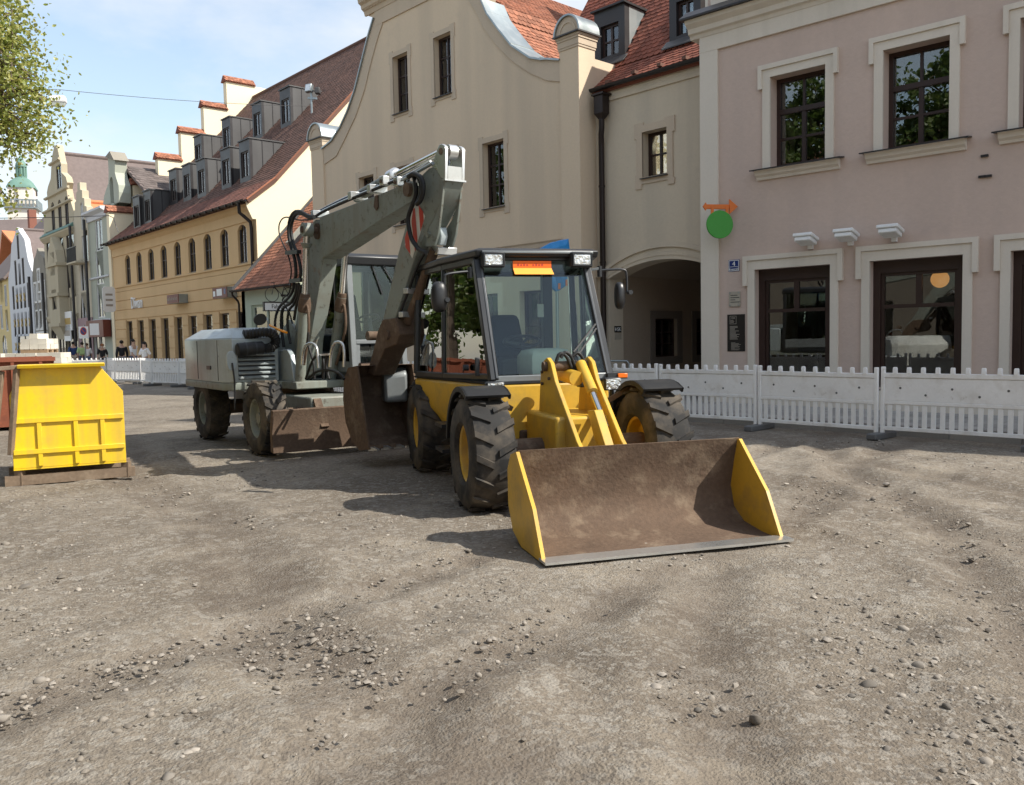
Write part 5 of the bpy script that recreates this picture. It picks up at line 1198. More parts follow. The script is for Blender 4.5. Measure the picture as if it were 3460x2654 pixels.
    c = ex_x(880, 1080, -.2); ring = [c+V((.06*sin(2*pi*k/18), .10*cos(2*pi*k/18)-.03*sin(2*pi*k/18), .085*sin(2*pi*k/18)+.02*cos(2*pi*k/18))) for k in range(18)]
    MB(ET).prism(ring, (-.035, .0, 0)).build('mirror', 'cab_dark', t, bevel=.006)
    ex_tube('mirror_arm', [(896, 1070), (905, 1085), (908, 1105), (930, 1115)], -.55, .013, 'zinc', t)
    ex_tube('hand_rail', [(906, 1098), (935, 1112), (968, 1124)], -.5, .02, 'amber', t)
    # ---- lower boom
    wl = .115
    side_plate('lower_boom', [(1052, 757), (1066, 742), (1080, 748), (1092, 770), (1092, 880), (1047, 1150), (1040, 1268), (972, 1300), (978, 1180), (1000, 1090), (1028, 900), (1040, 790)], -wl, wl, 'boom_grey', t)
    for y in (-wl-.035, wl+.005):
        p = ex_plane(1068, 782, y); MB(ET).cyl((p.x, y, p.z), (p.x, y+.03, p.z), .12, 20).build('pivot_boss', 'mud_steel', t, smooth=40)
    side_plate('boom_bracket', [(905, 1240), (940, 1130), (975, 1080), (1000, 1120), (990, 1270), (930, 1275)], -wl-.02, -wl+.04, 'boom_grey', t)
    side_plate('boom_bracket', [(945, 1185), (968, 1180), (980, 1200), (992, 1290), (935, 1290)], -wl-.30, -wl-.22, 'hood_grey', t)
    # ---- lift cylinders
    for y, top, mid, bot in ((-.31, (1037, 777), (1031, 998), (1014, 1290)), (.31, (1172, 800), (1157, 994), (1118, 1290))):
        pa, pm, pb = ex_plane(*top, y), ex_plane(*mid, y), ex_plane(*bot, y)
        MB(ET).cyl(pa, pm, .048, 16).build('piston_rod', 'chrome', t, smooth=40)
        MB(ET).cyl(pm+(pb-pm)*.03, pb, .082, 18).build('lift_cylinder', 'boom_grey', t, smooth=40)
        MB(ET).tube([pm+(pa-pm)*.02, pm+(pb-pm)*.10, pm+(pb-pm)*.18, pm+(pb-pm)*.19], [.07, .10, .10, .085], 18).build('cylinder_gland', 'mud_steel', t, smooth=40)
        MB(ET).cyl(pa-V((0, .07, 0)), pa+V((0, .07, 0)), .105, 18).build('rod_eye', 'boom_grey', t, smooth=40)
        MB(ET).cyl(pa-V((0, .09, 0)), pa+V((0, .09, 0)), .05, 12).build('pin', 'mud_steel', t, smooth=40)
        MB(ET).tube([pa+(pm-pa)*.2, pa+(pm-pa)*.28], [.09, .055], 14).build('rod_neck', 'boom_grey', t, smooth=40)
        q = pm+(pb-pm)*.12; o = V((.11, 0, 0))
        MB(ET).tube(smoothpath([q+o*.6, q+o*1.2+V((0, 0, -.05)), q+o*1.15+V((.0, 0, -.4)), pm+(pb-pm)*.8+o*1.1]), .022, 8).build('cylinder_pipe', 'mud_steel', t, smooth=40)
    p = ex_plane(1037, 777, -.31); MB(ET).cyl((p.x, -.40, p.z), (p.x, .40, p.z), .05, 14).build('cross_pin', 'mud_steel', t, smooth=40)
    # ---- upper boom
    wu = .155
    side_plate('upper_boom', [(1079, 734), (1267, 662), (1350, 629), (1383, 612), (1399, 618), (1405, 640), (1404, 662), (1396, 677), (1271, 752), (1150, 834), (1085, 875)], -wu, wu, 'boom_grey', t)
    side_plate('boom_edge', [(1150, 834), (1271, 752), (1396, 677), (1392, 671), (1268, 746), (1147, 828)], -wu-.012, -wu-.001, 'boom_grey', t, bevel=0)
    side_plate('hydraulic_bracket', [(1266, 663), (1274, 660), (1276, 700), (1270, 712), (1262, 700)], -wu-.02, -wu-.001, 'mud_steel', t, bevel=0)
    p = ex_plane(1384, 642, -wu); MB(ET).cyl((p.x, -wu-.05, p.z), (p.x, wu+.04, p.z), .085, 20).build('stick_pivot', 'mud_steel', t, smooth=40)
    # pipes along the boom top
    for k, (dy, r, m_) in enumerate(((-.13, .022, 'rubber'), (-.07, .022, 'steel_bright'), (.0, .03, 'rubber'), (.08, .022, 'steel_bright'))):
        ex_tube('boom_pipe', [(1058, 737-3*k), (1100, 712-3*k), (1180, 676-4*k), (1262, 642-3*k), (1335, 612-2*k), (1380, 600)], dy, r, m_, t)
    for x, y in ((1068, 726), (1195, 664), (1260, 640)):
        p = ex_plane(x, y, -.1); MB(ET).box(p.x-.05, p.x+.05, -.17, .1, p.z-.05, p.z+.06).build('pipe_clamp', 'steel_bright', t, bevel=.008)
    # ---- stick cylinder
    pa, pm, pb = ex_plane(1205, 668, .05), ex_plane(1338, 592, .05), ex_plane(1492, 514, .05)
    MB(ET).cyl(pa, pm, .075, 18).build('stick_cylinder', 'boom_grey', t, smooth=40)
    MB(ET).tube([pm+(pa-pm)*.12, pm, pm+(pb-pm)*.02], [.10, .10, .07], 18).build('cylinder_gland', 'steel_bright', t, smooth=40)
    MB(ET).cyl(pm, pb, .042, 16).build('piston_rod', 'chrome', t, smooth=40)
    for x, y in ((1297, 614), (1345, 618)):
        p = ex_plane(x, y, -.18); MB(ET).box(p.x-.06, p.x+.05, -.22, -.12, p.z-.05, p.z+.07).build('clevis', 'steel_bright', t, bevel=.01)
        MB(ET).cyl((p.x, -.235, p.z), (p.x, -.22, p.z), .025, 10).build('bolt', 'mud_steel', t)
    ex_tube('stick_pipe', [(1340, 618), (1400, 588), (1462, 552)], -.14, .02, 'zinc', t)
    ex_tube('stick_pipe', [(1338, 612), (1400, 580), (1455, 546)], -.08, .016, 'steel_bright', t)
    # ---- stick
    ws = .125
    near = [(1506, 608), (1488, 690), (1452, 760), (1419, 828), (1400, 873), (1329, 1094), (1336, 1128), (1310, 1156), (1284, 1140), (1279, 1115), (1292, 1088), (1344, 862), (1374, 752), (1409, 680), (1417, 600), (1450, 568), (1467, 563), (1482, 575)]
    side_plate('stick', near, -ws, ws, 'boom_grey', t)
    head = [(1496, 487), (1504, 492), (1507, 503), (1506, 607), (1492, 600), (1478, 576), (1460, 562), (1472, 528), (1483, 497), (1489, 489)]
    for a, b in ((-ws-.012, -ws+.03), (ws-.03, ws+.012)): side_plate('stick_head', head, a, b, 'steel_bright', t, bevel=.006, ref=-ws)
    h2 = [(1506, 560), (1506, 607), (1490, 600), (1484, 575)]
    side_plate('head_web', h2, -ws+.031, ws-.031, 'steel_bright', t, bevel=0, ref=-ws)
    p = ex_plane(1493, 512, -ws); MB(ET).cyl((p.x, -ws-.022, p.z), (p.x, ws+.022, p.z), .04, 16).build('head_pin', 'mud_steel', t, smooth=40)
    MB(ET).cyl((p.x, -.055, p.z), (p.x, .055, p.z), .088, 22).build('rod_eye', 'steel_bright', t, smooth=40)
    q = ex_plane(1506, 608, -ws); MB(ET).box(q.x-.05, q.x+.018, -ws-.02, ws+.02, q.z-.010, q.z+.010).build('head_flange', 'steel_bright', t)
    # channel on the front of the lower stick: two cheek plates with link
    ch = [(1500, 625), (1494, 690), (1482, 790), (1470, 832), (1440, 835), (1452, 770), (1470, 740), (1488, 690)]
    for a, b in ((-ws-.012, -ws+.02), (ws-.02, ws+.012)): side_plate('stick_cheek', ch, a, b, 'boom_grey', t, bevel=.006, ref=-ws)
    for x, y, r in ((1452, 795, .035), (1456, 792, .02)):
        p = ex_plane(x, y, -ws); MB(ET).cyl((p.x, -ws-.04, p.z), (p.x, -ws-.012, p.z), r, 14).build('boss', 'boom_grey', t, smooth=40)
    side_plate('bucket_link', [(1472, 770), (1486, 768), (1490, 800), (1484, 830), (1470, 828)], -.05, .05, 'hood_grey', t)
    side_plate('valve_block', [(1447, 832), (1480, 834), (1478, 862), (1440, 860)], -.02, .26, 'steel_bright', t)
    # warning stripes
    wp = [(1408, 680), (1436, 731), (1419, 792), (1393, 874), (1368, 828), (1378, 767), (1391, 710)]
    side_plate('warning_panel', wp, -ws-.004, -ws-.001, 'stripe_white', t, bevel=0)
    for s in ([(1414, 693), (1429, 716), (1431, 746), (1420, 782)], [(1395, 708), (1401, 703), (1410, 813), (1402, 851), (1399, 826), (1390, 751)], [(1378, 772), (1381, 790), (1386, 859), (1370, 836), (1368, 803)]):
        side_plate('warning_stripe', s, -ws-.008, -ws-.005, 'stripe_red', t, bevel=0)
    # bucket cylinder on the front of the stick
    pa, pb = ex_plane(1462, 845, 0), ex_plane(1372, 1090, 0)
    MB(ET).cyl(pa+V((.05, 0, 0)), pb+V((.05, 0, 0)), .06, 16).build('bucket_cylinder', 'mud_steel', t, smooth=40)
    for k in range(3): ex_tube('stick_hose', [(1438, 850), (1410, 900), (1380, 985), (1352, 1060), (1345, 1110)], -.10+.05*k, .018, 'rubber', t)
    for x, y in ((1378, 985), (1362, 1065)):
        p = ex_plane(x, y, -.1); MB(ET).box(p.x-.05, p.x+.06, -.14, .06, p.z-.03, p.z+.04).build('hose_bracket', 'steel_bright', t, bevel=.006)
    # ---- quick coupler and bucket
    side_plate('coupler', [(1292, 1080), (1335, 1075), (1350, 1130), (1338, 1165), (1300, 1180), (1262, 1270), (1240, 1262), (1262, 1180), (1276, 1120)], -.16, .16, 'mud_steel', t)
    for x, y in ((1284, 1135), (1347, 1132), (1258, 1240)):
        p = ex_plane(x, y, 0); MB(ET).cyl((p.x, -.19, p.z), (p.x, .19, p.z), .062, 18).build('coupler_pin', 'mud_steel', t, smooth=40)
    p = ex_plane(1290, 1240, 0); bx, bz = p.x, p.z-.05
    prof = [(.12, .08), (-.16, .05), (-.30, -.10), (-.36, -.38), (-.30, -.70), (-.12, -.95), (.12, -1.06), (.42, -1.02)]
    outp = [V((bx+x, -.42, bz+z)) for x, z in prof]; inn = [V((bx+x*.93+.02, -.42, bz+z*.95)) for x, z in prof][::-1]
    MB(ET).prism(outp+inn, (0, .84, 0)).build('bucket_shell', 'mud_steel', t)
    for y in (-.43, .405): MB(ET).prism([V((q.x, y, q.z)) for q in outp], (0, .025, 0)).build('bucket_side', 'mud_steel', t)
    for k in range(5):
        y = -.38+k*.19; MB(ET).hexa([(bx+.36, y-.035, bz-1.05), (bx+.36, y+.035, bz-1.05), (bx+.58, y+.02, bz-1.02), (bx+.58, y-.02, bz-1.02), (bx+.36, y-.035, bz-.98), (bx+.36, y+.035, bz-.98), (bx+.58, y+.02, bz-1.0), (bx+.58, y-.02, bz-1.0)]).build('bucket_tooth', 'steel_bright', t)
    # ---- hoses
    H = [([(1105, 222), (1060, 215), (1000, 183), (950, 185), (915, 235), (900, 320), (908, 420), (935, 515)], .026), ([(1110, 232), (1065, 230), (1010, 200), (965, 200), (935, 245), (920, 330), (935, 430), (968, 515)], .026), ([(1095, 240), (1000, 252), (900, 228), (850, 240), (822, 300), (832, 390), (885, 505)], .011)]
    for p, r in H: ex_tube('hydraulic_hose', reg6(p), -.30, r, 'rubber', t, 10)
    H = [([(938, 515), (955, 600), (960, 690), (950, 730)], .026), ([(968, 515), (990, 600), (1000, 680), (990, 730)], .026), ([(888, 510), (912, 590), (922, 660), (915, 730)], .011),
         ([(940, 760), (935, 820), (900, 880), (830, 950), (800, 1020), (790, 1100), (800, 1200), (818, 1280)], .022), ([(965, 760), (960, 840), (920, 920), (860, 960), (842, 1040), (845, 1150), (862, 1280)], .026), ([(985, 760), (975, 850), (945, 930), (905, 980), (892, 1060), (898, 1160), (915, 1250)], .022), ([(920, 740), (905, 840), (850, 900), (905, 1000), (930, 1090)], .012), ([(1000, 780), (985, 880), (960, 960), (945, 1060)], .022)]
    for p, r in H: ex_tube('hydraulic_hose', reg6(p), -.33, r, 'rubber', t, 10)
    for (x0, x1, y) in ((888, 985, 517), (920, 1010, 745)):
        a = ex_plane(*reg6([(x0, y)])[0], -.33); b = ex_plane(*reg6([(x1, y-10)])[0], -.33)
        MB(ET).bar(a, b, .07, .06).build('hose_clamp', 'cab_dark', t)
    for s in ([(1010, 1420), (1018, 1330), (1040, 1270), (1080, 1248), (1122, 1272), (1136, 1340), (1145, 1450)], [(1235, 1440), (1245, 1330), (1268, 1260), (1300, 1238), (1338, 1258), (1352, 1330), (1350, 1440)]):
        ex_tube('hydraulic_pipe', reg6(s), -.55, .020, 'steel_bright', t, 8)
    for s in ([(1060, 1160), (1065, 1280), (1100, 1400), (1110, 1540)], [(1170, 1340), (1185, 1420), (1180, 1540)], [(1215, 1340), (1205, 1440), (1230, 1540)], [(1070, 1530), (1130, 1480), (1230, 1465), (1320, 1500), (1350, 1540)], [(1150, 1340), (1100, 1380), (1060, 1480), (1040, 1540)]):
        ex_tube('hydraulic_hose', reg6(s), -.5, .02, 'rubber', t, 8)
    a = ex_plane(*reg6([(1140, 1348)])[0], -.5); b = ex_plane(*reg6([(1240, 1338)])[0], -.5); MB(ET).bar(a, b, .06, .03).build('pipe_bracket', 'steel_bright', t)
    ex_tube('pivot_hose', [(1380, 598), (1400, 588), (1424, 604), (1430, 640), (1422, 675), (1408, 690)], -.24, .03, 'rubber', t, 10)
    ex_tube('pivot_hose', [(1386, 594), (1408, 590), (1420, 615), (1424, 650), (1412, 685)], -.20, .03, 'rubber', t, 10)
    ex_tube('stick_hose', [(1399, 598), (1406, 634), (1404, 664), (1394, 693), (1383, 721), (1379, 746), (1383, 777), (1391, 808), (1406, 831), (1419, 846), (1440, 853)], -.20, .028, 'rubber', t, 10)
    # ---- cab
    x0, x1, y0, y1, z0 = -1.2, .2, .37, 1.36, 1.071
    zr = ex_x(1250, 862, x1).z; cb = MB(ET)
    zm = ex_x(1240, 1152, x1).z
    MB(ET).box(x0, x1-.02, y0, y1, z0, 1.2).build('cab_floor', 'cab_dark', t)
    def post(nm, a, b, w_, m_): return MB(ET).bar(a, b, w_, w_, up=(1, 0, 0)).build(nm, m_, t, bevel=.012)
    post('cab_pillar', (x1+.02, y0+.05, z0), (x1-.10, y0+.05, zr-.1), .10, 'cab_grey'); post('cab_pillar', (x1+.02, y1-.05, z0), (x1-.10, y1-.05, zr-.1), .10, 'cab_grey')
    post('cab_pillar', (x0, y0+.05, z0), (x0+.05, y0+.05, zr-.1), .10, 'cab_dark'); post('cab_pillar', (x0, y1-.05, z0), (x0+.05, y1-.05, zr-.1), .10, 'cab_dark')
    post('cab_pillar', (-.35, y0+.04, z0), (-.35, y0+.04, zr-.1), .07, 'cab_dark')
    MB(ET).loft([[V((x0-.05, y0-.02, zr-.16)), V((x1-.03, y0-.02, zr-.16)), V((x1-.03, y1+.02, zr-.16)), V((x0-.05, y1+.02, zr-.16))], [V((x0-.05, y0-.02, zr-.03)), V((x1+.02, y0-.02, zr-.03)), V((x1+.02, y1+.02, zr-.03)), V((x0-.05, y1+.02, zr-.03))], [V((x0, y0+.05, zr+.03)), V((x1-.06, y0+.05, zr+.02)), V((x1-.06, y1-.05, zr+.02)), V((x0, y1-.05, zr+.03))]]).build('cab_roof', 'cab_dark', t, bevel=.02)
    MB(ET).box(x1-.06, x1+.015, y0+.1, y1-.1, zm-.05, zm+.02).build('cab_rail', 'cab_grey', t, bevel=.01)
    fx = lambda z: x1-.005-.10*(z-z0)/(zr-z0)
    MB(ET).hexa([(fx(zm+.02)-.012, y0+.1, zm+.02), (fx(zm+.02), y0+.1, zm+.02), (fx(zm+.02), y1-.1, zm+.02), (fx(zm+.02)-.012, y1-.1, zm+.02), (fx(zr-.16)-.012, y0+.1, zr-.16), (fx(zr-.16), y0+.1, zr-.16), (fx(zr-.16), y1-.1, zr-.16), (fx(zr-.16)-.012, y1-.1, zr-.16)]).build('windscreen', 'cab_glass', t)
    MB(ET).box(x1-.04, x1-.02, y0+.18, y1-.18, z0+.2, zm-.09).build('lower_pane', 'cab_glass', t)
    MB(ET).box(x1-.05, x1+.01, y0+.1, y1-.1, z0, z0+.18).build('front_panel', 'cab_grey', t, bevel=.01)
    MB(ET).box(x1-.05, x1+.0, y0+.1, y0+.17, z0+.18, zm-.05).build('front_panel', 'cab_grey', t)
    MB(ET).box(x1-.05, x1+.0, y1-.17, y1-.1, z0+.18, zm-.05).build('front_panel', 'cab_grey', t)
    MB(ET).box(x0+.1, -.39, y0+.01, y0+.02, z0+.45, zr-.16).build('side_pane', 'cab_glass', t); MB(ET).box(-.31, x1-.1, y0+.01, y0+.02, z0+.3, zr-.16).build('side_pane', 'cab_glass', t)
    MB(ET).box(x0+.05, x1-.05, y0+.0, y0+.03, z0+.09, z0+.29).build('side_panel', 'cab_grey', t)
    MB(ET).box(x0+.1, x1-.1, y1-.02, y1-.01, z0+.4, zr-.16).build('side_pane', 'cab_glass', t); MB(ET).box(x0+.05, x1-.05, y1-.03, y1, z0+.09, z0+.39).build('side_panel', 'cab_grey', t)
    MB(ET).box(x0-.02, x0, y0+.1, y1-.1, z0+.5, zr-.16).build('rear_pane', 'cab_glass', t); MB(ET).box(x0-.03, x0, y0+.1, y1-.1, z0+.09, z0+.49).build('rear_panel', 'cab_grey', t)
    for a, b in (((y0+.45, zr-.12), (y0+.62, zr-.62)), ((y0+.62, zr-.10), (y0+.86, zr-.50))):
        MB(ET).bar((fx(a[1])+.02, a[0], a[1]), (fx(b[1])+.015, b[0], b[1]), .022, .022, up=(1, 0, 0)).build('wiper', 'cab_dark', t)
    MB(ET).box(-.9, -.4, .62, 1.1, 1.42, 1.85).build('seat', 'seat_dark', t, bevel=.05); MB(ET).hexa([(-1.0, .62, 1.8), (-.85, .62, 1.8), (-.85, 1.1, 1.8), (-1.0, 1.1, 1.8), (-1.12, .66, 2.5), (-1.0, .66, 2.5), (-1.0, 1.06, 2.5), (-1.12, 1.06, 2.5)]).build('seat_back', 'seat_dark', t, bevel=.05)
    MB(ET).tube([V((-.12+.17*cos(2*pi*k/24)*.9, .86+.17*sin(2*pi*k/24), 2.05+.17*cos(2*pi*k/24)*.35)) for k in range(25)], .016, 8, cap=False).build('steering_wheel', 'cab_dark', t, smooth=50)
    MB(ET).bar((.02, .86, 1.42), (-.12, .86, 2.05), .07, .07).build('steering_column', 'cab_dark', t)
    return t
excavator()
# ---------------------------------------------------------------- wheel loader
LO = at(1730, 1140, 9.68)+R0*.30; LO.z = 0
LH = (R0*.28-F0*.96).normalized(); LL = (R0*.96+F0*.28).normalized()
LT = frame_T(LO, LH, LL); LTI = LT.inverted()
def lx(px, py, x): return LTI @ hitp(px, py, LO+LH*x, LH)
def ly(px, py, y): return LTI @ hitp(px, py, LO+LL*y, LL)
def loader():
    t = thing('wheel_loader', 'yellow wheel loader with dark glass cab, two mirrors and roof lamps', 'wheel loader', LO)
    zroof = lx(1800, 850, .0).z; zw = zroof-.10                      # roof edge, top of the glass
    zb = lx(1850, 1268, .35).z                                       # foot of the windscreen
    FXT, FXB = -.03, .36
    a0 = lx(1612, 900, FXT); a1 = lx(1668, 1268, FXB); b0 = lx(1973, 905, FXT); b1 = lx(2056, 1268, FXB)
    yt = (b0.y-a0.y)/2; yb = (b1.y-a1.y)/2; ct = (b0.y+a0.y)/2; cb = (b1.y+a1.y)/2
    A = {-1: (V((FXT, a0.y, zw)), V((FXB, a1.y, zb))), 1: (V((FXT, b0.y, zw)), V((FXB, b1.y, zb)))}
    c = (ct+cb)/2
    XB, XC = -.85, -1.65; zs = zb-.02
    yB = yt+.24; yC = yt+.40
    B = {s: (V((XB, c+s*yB, zw-.01)), V((XB+.02, c+s*(yB+.03), zs))) for s in (-1, 1)}
    C = {s: (V((XC, c+s*yC, zw-.02)), V((XC-.02, c+s*(yC+.05), zs))) for s in (-1, 1)}
    def bar(nm, p, q, w_, h_, m_='cab_dark', bv=.012, up=(1, 0, 0)): return MB(LT).bar(p, q, w_, h_, up=up).build(nm, m_, t, bevel=bv)
    for s in (-1, 1):
        bar('front_pillar', A[s][0], A[s][1]-V((0, 0, .05)), .10, .11, 'cab_dark'); bar('side_pillar', B[s][0], B[s][1], .07, .07); bar('rear_pillar', C[s][0], C[s][1], .09, .09)
        bar('pillar_trim', A[s][0]+V((.05, -s*.025, 0)), A[s][1]+V((.05, -s*.025, -.02)), .03, .02, 'pillar_trim', .006)
        for p, q in ((A[s], B[s]), (B[s], C[s])):
            bar('side_rail', p[0], q[0], .08, .08); bar('side_rail', p[1], q[1], .07, .07)
            d = (q[0]-p[0]).normalized(); o = V((0, s*.012, 0)); e0, e1, e2, e3 = p[0]+d*.05-V((0, 0, .04)), q[0]-d*.05-V((0, 0, .04)), q[1]-d*.04+V((0, 0, .03)), p[1]+d*.05+V((0, 0, .03))
            MB(LT).prism([e0, e1, e2, e3], o).build('side_pane', 'side_glass', t)
    bar('windscreen_rail', A[-1][0]+V((0, 0, .02)), A[1][0]+V((0, 0, .02)), .05, .05); bar('windscreen_rail', A[-1][1]-V((0, 0, .03)), A[1][1]-V((0, 0, .03)), .08, .09, 'cab_grey')
    o = V((.012, 0, 0)); MB(LT).prism([A[-1][0]+V((.02, .05, -.04)), A[1][0]+V((.02, -.05, -.04)), A[1][1]+V((.02, -.05, .02)), A[-1][1]+V((.02, .05, .02))], o).build('windscreen', 'cab_glass', t)
    bar('rear_rail', C[-1][0], C[1][0], .08, .08); bar('rear_rail', C[-1][1], C[1][1], .08, .08)
    MB(LT).prism([C[-1][0]+V((0, .05, -.04)), C[1][0]+V((0, -.05, -.04)), C[1][1]+V((0, -.05, .03)), C[-1][1]+V((0, .05, .03))], o).build('rear_pane', 'cab_glass', t)
    # roof
    def rr(f, z, ex=0.): return [V((FXT+.10+ex, c-(yt+.08)*f, z)), V((FXT+.10+ex, c+(yt+.08)*f, z)), V((XB, c+(yB+.08)*f, z-.015)), V((XC-.06, c+(yC+.06)*f, z-.05)), V((XC-.06, c-(yC+.06)*f, z-.05)), V((XB, c-(yB+.08)*f, z-.015))]
    MB(LT).loft([rr(1., zw+.03), rr(1.01, zw+.10, .03), rr(.985, zroof+.005, .015), rr(.92, zroof+.03, -.05)]).build('cab_roof', 'cab_dark', t, bevel=.02)
    MB(LT).box(FXT+.10, FXT+.135, c-yt-.02, c+yt+.02, zroof-.035, zroof-.005).build('roof_lip', 'cab_grey', t, bevel=.008)
    for x0, x1 in ((1640, 1702), (1942, 2000)):
        p = lx(x0, 877, FXT+.2); q = lx(x1, 877, FXT+.2); z = lx((x0+x1)/2, 877, FXT+.2).z
        MB(LT).box(FXT-.06, FXT+.16, p.y-.03, q.y+.03, z-.085, z+.09).build('lamp_housing', 'cab_dark', t, bevel=.02)
        lp = MB(LT).box(FXT+.16, FXT+.178, p.y, q.y, z-.058, z+.062).build('roof_lamp', 'lens', t, bevel=.01)
        b = MB(LT)
        for aa in ((p.y-.012, p.y, z-.07, z+.074), (q.y, q.y+.012, z-.07, z+.074), (p.y, q.y, z-.07, z-.058), (p.y, q.y, z+.062, z+.074)): b.box(FXT+.161, FXT+.186, *aa)
        b.build('lamp_rim', 'cab_dark', lp)
    # orange plates behind the glass
    p = lx(1727, 880, FXT-.0); q = lx(1862, 922, FXT+.0); p.z = min(p.z, zw-.01); q.z = p.z-.15
    FX2 = FXT+.115
    MB(LT).box(FX2-.06, FX2-.045, p.y, q.y-.02, p.z-.078, p.z).build('visor_plate', 'bright_orange', t)
    MB(LT).hexa([(FX2-.02, p.y+.01, q.z), (FX2-.01, p.y+.01, q.z), (FX2-.01, q.y, q.z), (FX2-.02, q.y, q.z), (FX2-.06, p.y, p.z-.079), (FX2-.045, p.y, p.z-.079), (FX2-.045, q.y-.02, p.z-.079), (FX2-.06, q.y-.02, p.z-.079)]).build('visor_plate', 'amber', t)
    for k in range(9):
        if k != 4: MB(LT).box(FX2-.0449, FX2-.044, p.y+.05+k*.035, p.y+.07+k*.035, p.z-.058, p.z-.03-.008*(k % 2)).build('faded_letter', 'stripe_red', t)
    # decal 95 on the rear side pane
    s = -1; d = (C[s][0]-B[s][0]); d.z = 0; d.normalize(); FD = Fac(0, 0, 0); wd = (LT.to_3x3() @ d).normalized()
    q = C[s][0].lerp(B[s][0], .72); FD.o = LT @ V((q.x, q.y, 0)); FD.d = wd; nn = V((wd.y, -wd.x, 0)); FD.n = nn if nn.dot(F0) < 0 else -nn
    text('95', FD, .0, zw-.17, .03, .15, 'text_dark', t, name='decal')
    # mirrors
    def mirror(arm, ctr, w_, h_, xo):
        pts = [lx(x, y, xo[i]) for i, (x, y) in enumerate(arm)]
        MB(LT).tube(smoothpath(pts, 4), .014, 8).build('mirror_arm', 'cab_dark', t, smooth=50)
        MB(LT).cyl(pts[0]-V((0, 0, .07)), pts[0]+V((0, 0, .05)), .028, 12).build('mirror_hinge', 'cab_dark', t, smooth=40)
        m = lx(*ctr, xo[-1]+.05); n = 24; rings = []
        for f, dx in ((.9, -.035), (1., -.02), (1., .01), (.86, .035), (.5, .055)):
            rings.append([m+V((dx, w_*f*(abs(cos(2*pi*k/n))**.75)*(1 if cos(2*pi*k/n) > 0 else -1), h_*f*(abs(sin(2*pi*k/n))**.7)*(1 if sin(2*pi*k/n) > 0 else -1))) for k in range(n)])
        MB(LT).loft(rings).build('mirror', 'mirror_black', t, smooth=50)
        MB(LT).cyl(pts[-1]+V((.05, 0, 0)), pts[-1]+V((.115, 0, 0)), .026, 12).build('mirror_joint', 'cab_dark', t, smooth=40)
    mirror([(1588, 918), (1560, 920), (1510, 928), (1502, 945), (1505, 1015)], (1484, 1004), .088, .165, [.04, .06, .10, .10, .10])
    mirror([(2026, 915), (2060, 912), (2105, 912), (2117, 928), (2118, 990)], (2094, 1000), .062, .155, [.04, .06, .08, .08, .08])
    p = lx(1985, 915, .0); q = lx(2026, 908, .04); bar('mirror_bracket', p, q, .03, .05, 'cab_grey', .004)
    # wipers on the right pillar
    for (x0, y0, x1, y1) in ((2012, 1095, 1938, 1190), (2014, 1110, 1950, 1205)):
        bar('wiper', lx(x0, y0, .26), lx(x1, y1, .33), .018, .018, 'zinc_dark', 0)
    # interior
    MB(LT).prism([(FXB-.1, c-.5, 1.02), (FXB-.1, c+.5, 1.02), (XB, c+yB-.05, 1.02), (XC, c+yC-.05, 1.02), (XC, c-yC+.05, 1.02), (XB, c-yB+.05, 1.02)], (0, 0, .06)).build('cab_floor', 'cab_dark', t)
    p = lx(1845, 1215, .05); MB(LT).loft([[V((p.x+dx*f, p.y+dy*f, z)) for dx, dy in ((-.22, -.27), (-.25, .27), (.0, .30), (.16, .24), (.18, -.22), (.0, -.30))] for f, z in ((.8, 1.08), (1., p.z-.12), (1., p.z+.04), (.86, p.z+.105), (.5, p.z+.125))]).build('console', 'console_pale', t, smooth=60)
    w0 = lx(1763, 1155, -.22)
    MB(LT).tube([w0+V((.19*cos(2*pi*k/28), .205*sin(2*pi*k/28), -.06*cos(2*pi*k/28)+.02*sin(2*pi*k/28))) for k in range(29)], .019, 8, cap=False).build('steering_wheel', 'cab_dark', t, smooth=50)
    for a in (.6, 2.5, 4.6): bar('wheel_spoke', w0+V((0, 0, -.03)), w0+V((.185*cos(a), .2*sin(a), -.055*cos(a))), .03, .014, 'cab_dark', 0)
    bar('steering_column', w0-V((0, 0, .03)), V((.1, w0.y+.05, 1.1)), .07, .07)
    MB(LT).box(-1.15, -.65, c-.28, c+.24, 1.08, 1.45).build('seat', 'seat_dark', t, bevel=.06)
    MB(LT).hexa([(-1.22, c-.26, 1.42), (-1.05, c-.26, 1.42), (-1.05, c+.22, 1.42), (-1.22, c+.22, 1.42), (-1.34, c-.20, 1.98), (-1.22, c-.20, 1.98), (-1.22, c+.16, 1.98), (-1.34, c+.16, 1.98)]).build('seat_back', 'seat_dark', t, bevel=.07)
    bar('interior_post', V((-.9, c+.42, 1.05)), V((-.9, c+.42, zw)), .12, .12, 'cab_dark')
    p = lx(1829, 1050, -.80); MB(LT).box(-.83, -.825, p.y-.04, p.y+.04, p.z-.08, p.z+.08).build('paper_note', 'text_white', t)
    for y in (c-.42,): MB(LT).box(-1.0, -.35, y-.06, y+.06, 1.1, 1.55).build('control_box', 'seat_dark', t, bevel=.03)
    # body below the cab (yellow)
    def ring(f, z): return [V((FXB+.06, c-(yb+.03)*f, z)), V((FXB+.06, c+(yb+.03)*f, z)), V((XB, c+(yB+.06)*f, z)), V((XC-.1, c+(yC+.08)*f, z)), V((XC-.1, c-(yC+.08)*f, z)), V((XB, c-(yB+.06)*f, z))]
    MB(LT).loft([ring(.80, .55), ring(.98, .85), ring(1., zs-.06)]).build('cab_base', 'machine_yellow', t, bevel=.03)
    MB(LT).loft([ring(.99, zs-.058), ring(1.01, zs-.03)]).build('base_trim', 'cab_dark', t)
